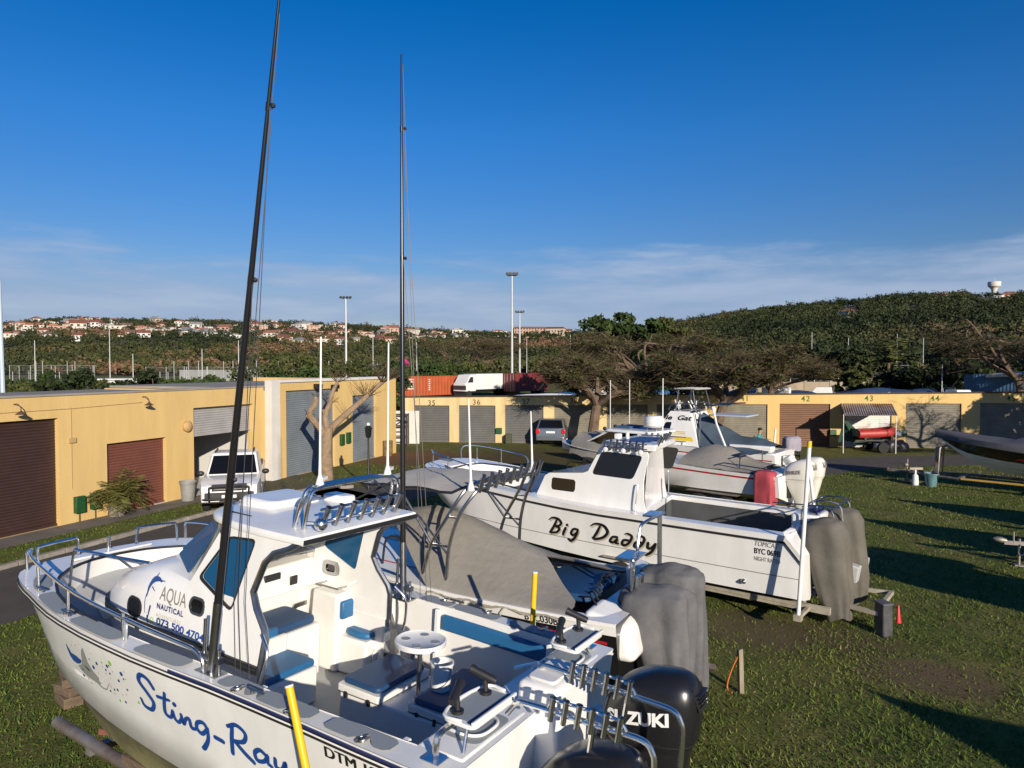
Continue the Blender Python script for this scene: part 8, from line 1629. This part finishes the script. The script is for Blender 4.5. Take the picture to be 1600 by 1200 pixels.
# ---- lamp masts and poles
def mast(label, px, py0, D, r, heads=0, m=None, tilt=0):
    h = hz(py0, D); t = thing('lamp_mast' if heads else 'pole', label, 'lamp mast' if heads else 'pole', g_(px, D)); b = MB(); b.tube([(0, 0, 0), (tilt, 0, h)], [r, r * .6], 8); b.build('shaft', m or steel_p, t)
    if heads:
        b = MB(); b.box((tilt, 0, h - .1), (heads, .15, .15)); b.build('cross_arm', steel_p, t)
        for s in (-1, -.35, .35, 1): b = MB(); b.box((tilt + s * heads / 2, -.25, h + .12), (.42, .5, .36)); b.build('lamp', black, t)
    return t
steel_p = mat('mast_steel', (.52, .53, .54), .5, metal=.2, var=.15, vs=.6); greyblue = mat('mast_blue_grey', (.42, .50, .58), .5)
mast('thick blue grey mast at the left edge of the picture', 5, 440, 40, .14, 0, greyblue, -.12)
mast('floodlight mast with dark lamps left of the second aerial', 541, 466, 142, .24, 1.9)
mast('tallest floodlight mast above the white box truck', 800, 430, 105, .20, 1.4)
mast('floodlight mast just right of the tallest one', 812, 488, 150, .24, 1.6)
for px, py, D, lb in ((172, 514, 150, 'tall white pole standing alone before the left hillside'), (583, 517, 160, 'thin white pole left of the second outrigger'), (55, 532, 140, 'grey pole behind the low white building, leftmost'), (208, 553, 150, 'short pole right of the tall white pole'), (316, 545, 150, 'white pole before the houses left of the outrigger'), (651, 535, 160, 'pale pole right of the second outrigger'), (823, 528, 170, 'thin pole right of the twin floodlight masts'), (891, 523, 170, 'white pole at the end of the terracotta blocks'), (373, 532, 150, 'white pole behind the tall black outrigger'), (1268, 519, 150, 'thin lamp pole before the wooded hill'), (1442, 528, 140, 'white post before the wooded hill at the right'), (1325, 528, 150, 'thin grey post left of the palm'), (1401, 522, 150, 'thin grey post behind the palm'), (1472, 570, 62, 'grey timber post behind door 44'), (1233, 600, 90, 'short post right of the second umbrella tree')):
    mast(lb, px, py, D, .10 if D > 100 else .06)
gp = random.Random(9); proto = None
for i in range(46):                                   # posts of the sports court fences below the left hillside
    px = 20 + i * 12.6 + gp.uniform(-4, 4); D = 128 + gp.uniform(0, 18); hh = gp.choice((3.2, 4.2, 5.2))
    if 155 < px < 225: continue
    if proto is None:
        b = MB(); b.tube([(0, 0, 0), (0, 0, 1)], .055, 5); b.box((0, 0, .995), (.12, .12, .01)); proto = b.build('fence_post', steel_p); o = proto; tag(o, 'slim grey post of the sports court fences below the left hillside', 'post', 'court fence posts')
    else: o = proto.copy(); COL.objects.link(o)
    o.location = g_(px, D); o.scale = (1, 1, hh)
for D, x0, x1, zt, lb in ((136, 15, 150, 4.3, 'wire fence of the court at the far left'), (140, 228, 470, 4.0, 'long wire fence of the courts behind the hedge'), (148, 560, 640, 4.6, 'wire fence of the court behind the tall store'), (118, 1235, 1420, 4.4, 'tall wire fence above the boundary wall')):
    a, c = g_(x0, D), g_(x1, D); t = thing('wire_fence', lb, 'fence', a); L_ = (c - a).x; b = MB()
    for k in range(14): z = zt * (k + 1) / 14; b.tube([(0, 0, z), (L_, 0, z)], .015 if k != 13 else .035, 3)
    b.build('wire', steel_p, t)
    for k in range(int(L_ / 4) + 1): b = MB(); b.cyl((k * 4, 0, 0), (k * 4, 0, zt + .1), .05, n=5); b.build('post', steel_p, t)
b = MB(); b.box((0, 0, 1.7), (25, .2, 3.4)); o = b.build('court_wall', mat('court_grey', (.25, .26, .25), .9, var=.2, vs=.4)); o.location = g_(372, 152); tag(o, 'low grey court wall right of the white pole at left', 'wall')
b = MB(); b.lathe([(.5, -3.6), (.5, -1.4)], n=12); b.ball((0, 0, 0), (1.6, 1.6, 1.9), 18, 12); [setattr(v, 'co', v.co * (1 + .10 * math.sin(5 * math.atan2(v.co.y, v.co.x)))) for v in b.bm.verts]; o = b.build('inflatable_slide', mat('magenta', (.55, .03, .22), .5)); o.location = g_(626, 118) + V((0, 0, 3.6)); tag(o, 'magenta inflatable seen beside the second outrigger', 'inflatable')
# ---- boats, cars and trailers parked beyond the garages
def far_boat(label, px, Y, zt, L_, yaw, col, cov=None):
    t = thing('parked_boat', label, 'boat', g_(px, Y), yaw); zg = zt - .9; Yg = [(-L_ / 2, .95), (0, 1.05), (L_ * .3, .7), (L_ * .5, 0)]; xs = [-L_ / 2 + L_ * k / 8 for k in range(9)]
    mono_hull('hull', t, (col, col, gel), L_, Yg, lambda x: zg + .25 * max(0, x / L_ * 2), [(-L_ / 2, .8), (0, .85), (L_ / 2, 0)], [(-L_ / 2, zg - .6), (0, zg - .6), (L_ / 2, zg - .1)], [(-L_ / 2, zg - 1), (0, zg - 1), (L_ / 2, zg - .3)], xs)
    b = MB()
    if cov: b.grid([[(x, y * sinterp(Yg, x) * 1.03, zg + .25 * max(0, x / L_ * 2) + .02 + .5 * (1 - abs(y) ** 1.5) * (1 - (x / L_ * 1.9) ** 2)) for y in (-1, -.6, -.2, .2, .6, 1)] for x in xs]); b.build('cover', cov, t)
    else:
        b.hexa([(-.9, -.7, zg), (1.1, -.6, zg), (1.1, .6, zg), (-.9, .7, zg)], [(-.8, -.6, zt - .15), (.5, -.5, zt - .15), (.5, .5, zt - .15), (-.8, .6, zt - .15)]); b.build('cabin', gel, t, bevel=.04); b = MB(); b.prism([(-.7, -.68, zg + .25), (.75, -.6, zg + .25), (.45, -.56, zt - .35), (-.7, -.62, zt - .35)], (0, -.03, 0)); b.build('window', glass_k, t); b = MB(); b.tube([(-.9, -.6, zg), (-1.0, -.6, zt), (-1.0, .6, zt), (-.9, .6, zg)], .03); b.build('rail', chrome_d, t)
    b = MB(); b.box((0, 0, zg - 1.05), (L_ * .9, .12, .1)); b.box((-.6, 0, (zg - 1) / 2), (.1, 1.6, zg - 1)); b.build('cradle', galv, t)
blue_c = mat('royal_canvas', (.03, .13, .33), .75, var=.2, vs=2)
far_boat('white boat hull lying across behind garages 36 and 37', 840, 56, hz(607, 56), 7.0, .1, gel, white_e); far_boat('boat under a royal blue cover right of the long white hull', 888, 57, hz(604, 57), 3.6, .2, gel, blue_c)
for px, Y, py, L_, yaw, lb, cv in ((926, 58, 597, 3.2, 2.6, 'small white cabin boat left of the first umbrella trunk', None), (965, 60, 590, 4.5, .5, 'white cabin boat behind door 39', None), (1003, 62, 596, 4.2, 2.4, 'white cabin boat with rail between the umbrella trees', None), (1040, 60, 598, 4.0, .3, 'white boat with a dark blue cover behind door 40', blue_c), (1080, 64, 592, 3.8, 2.8, 'white cabin boat left of the leaning trunks', None), (1160, 66, 600, 3.4, .4, 'boat under a blue cover above the number 41', blue_c), (1285, 66, 602, 5.0, 2.7, 'pale open boat above the number 42', None), (1325, 70, 604, 4.5, .3, 'boat under a charcoal cover above the number 43', mat('charcoal_canvas', (.085, .085, .095), .75)), (1500, 57, 606, 4.2, .2, 'pale boat with a rail left of the blue shed', None)): far_boat(lb, px, Y, hz(py, Y), L_, yaw, gel, cv)
for px, py, L_, yaw, lb in ((1362, 599, 4.6, .2, 'boat under a navy cover above door 43, left of the palm'), (1405, 601, 4.0, 2.8, 'boat under a navy cover below the palm'), (1440, 600, 4.2, .4, 'boat under a navy cover left of the grey timber post'), (1255, 603, 3.2, 2.6, 'small boat under a navy cover above the number 42')): far_boat(lb, px, 64, hz(py, 64), L_, yaw, gel, mat('navy_canvas', (.018, .05, .13), .75, var=.3, vs=2))
def box_trailer():
    t = thing('box_trailer', 'small white box trailer with a printed side panel above door 41', 'trailer', g_(1213, 62)); zt = hz(605, 62); b = MB(); b.box((0, 0, zt - .8), (2.1, 1.3, 1.6)); b.build('body', white_e, t, bevel=.03); b = MB(); b.box((.05, -.66, zt - .65), (1.6, .02, .8)); b.build('side_panel', mat('panel_dark', (.10, .09, .13), .5, vs=4, col2=(.25, .24, .28)), t)
    for s in (-.45, .45): b = MB(); b.cyl((s, -.7, .3), (s, -.5, .3), .3, n=14); b.build('wheel', tyre, t)
    b = MB(); b.box((0, 0, (zt - 1.6) / 2), (1.6, 1, zt - 1.6)); b.build('chassis', black, t)
box_trailer()
for px, Y, py, yaw, c, lb in ((1365, 103, 0, 1.9, (.02, .05, .12), 'dark blue car parked above the number 43'), (1425, 101, 0, 1.4, (.04, .09, .2), 'blue car parked above the number 44'), (1398, 106, 0, 1.7, (.03, .04, .06), 'black car between the two blue cars'), (1455, 103, 0, 2.0, (.3, .32, .35), 'silver car left of the grey timber post'), (1338, 105, 0, 1.6, (.05, .10, .22), 'blue car at the left end of the car row')):
    car('hatch', lb, g_(px, Y), yaw, mat('paint_%d' % px, c, .3, coat=.5))
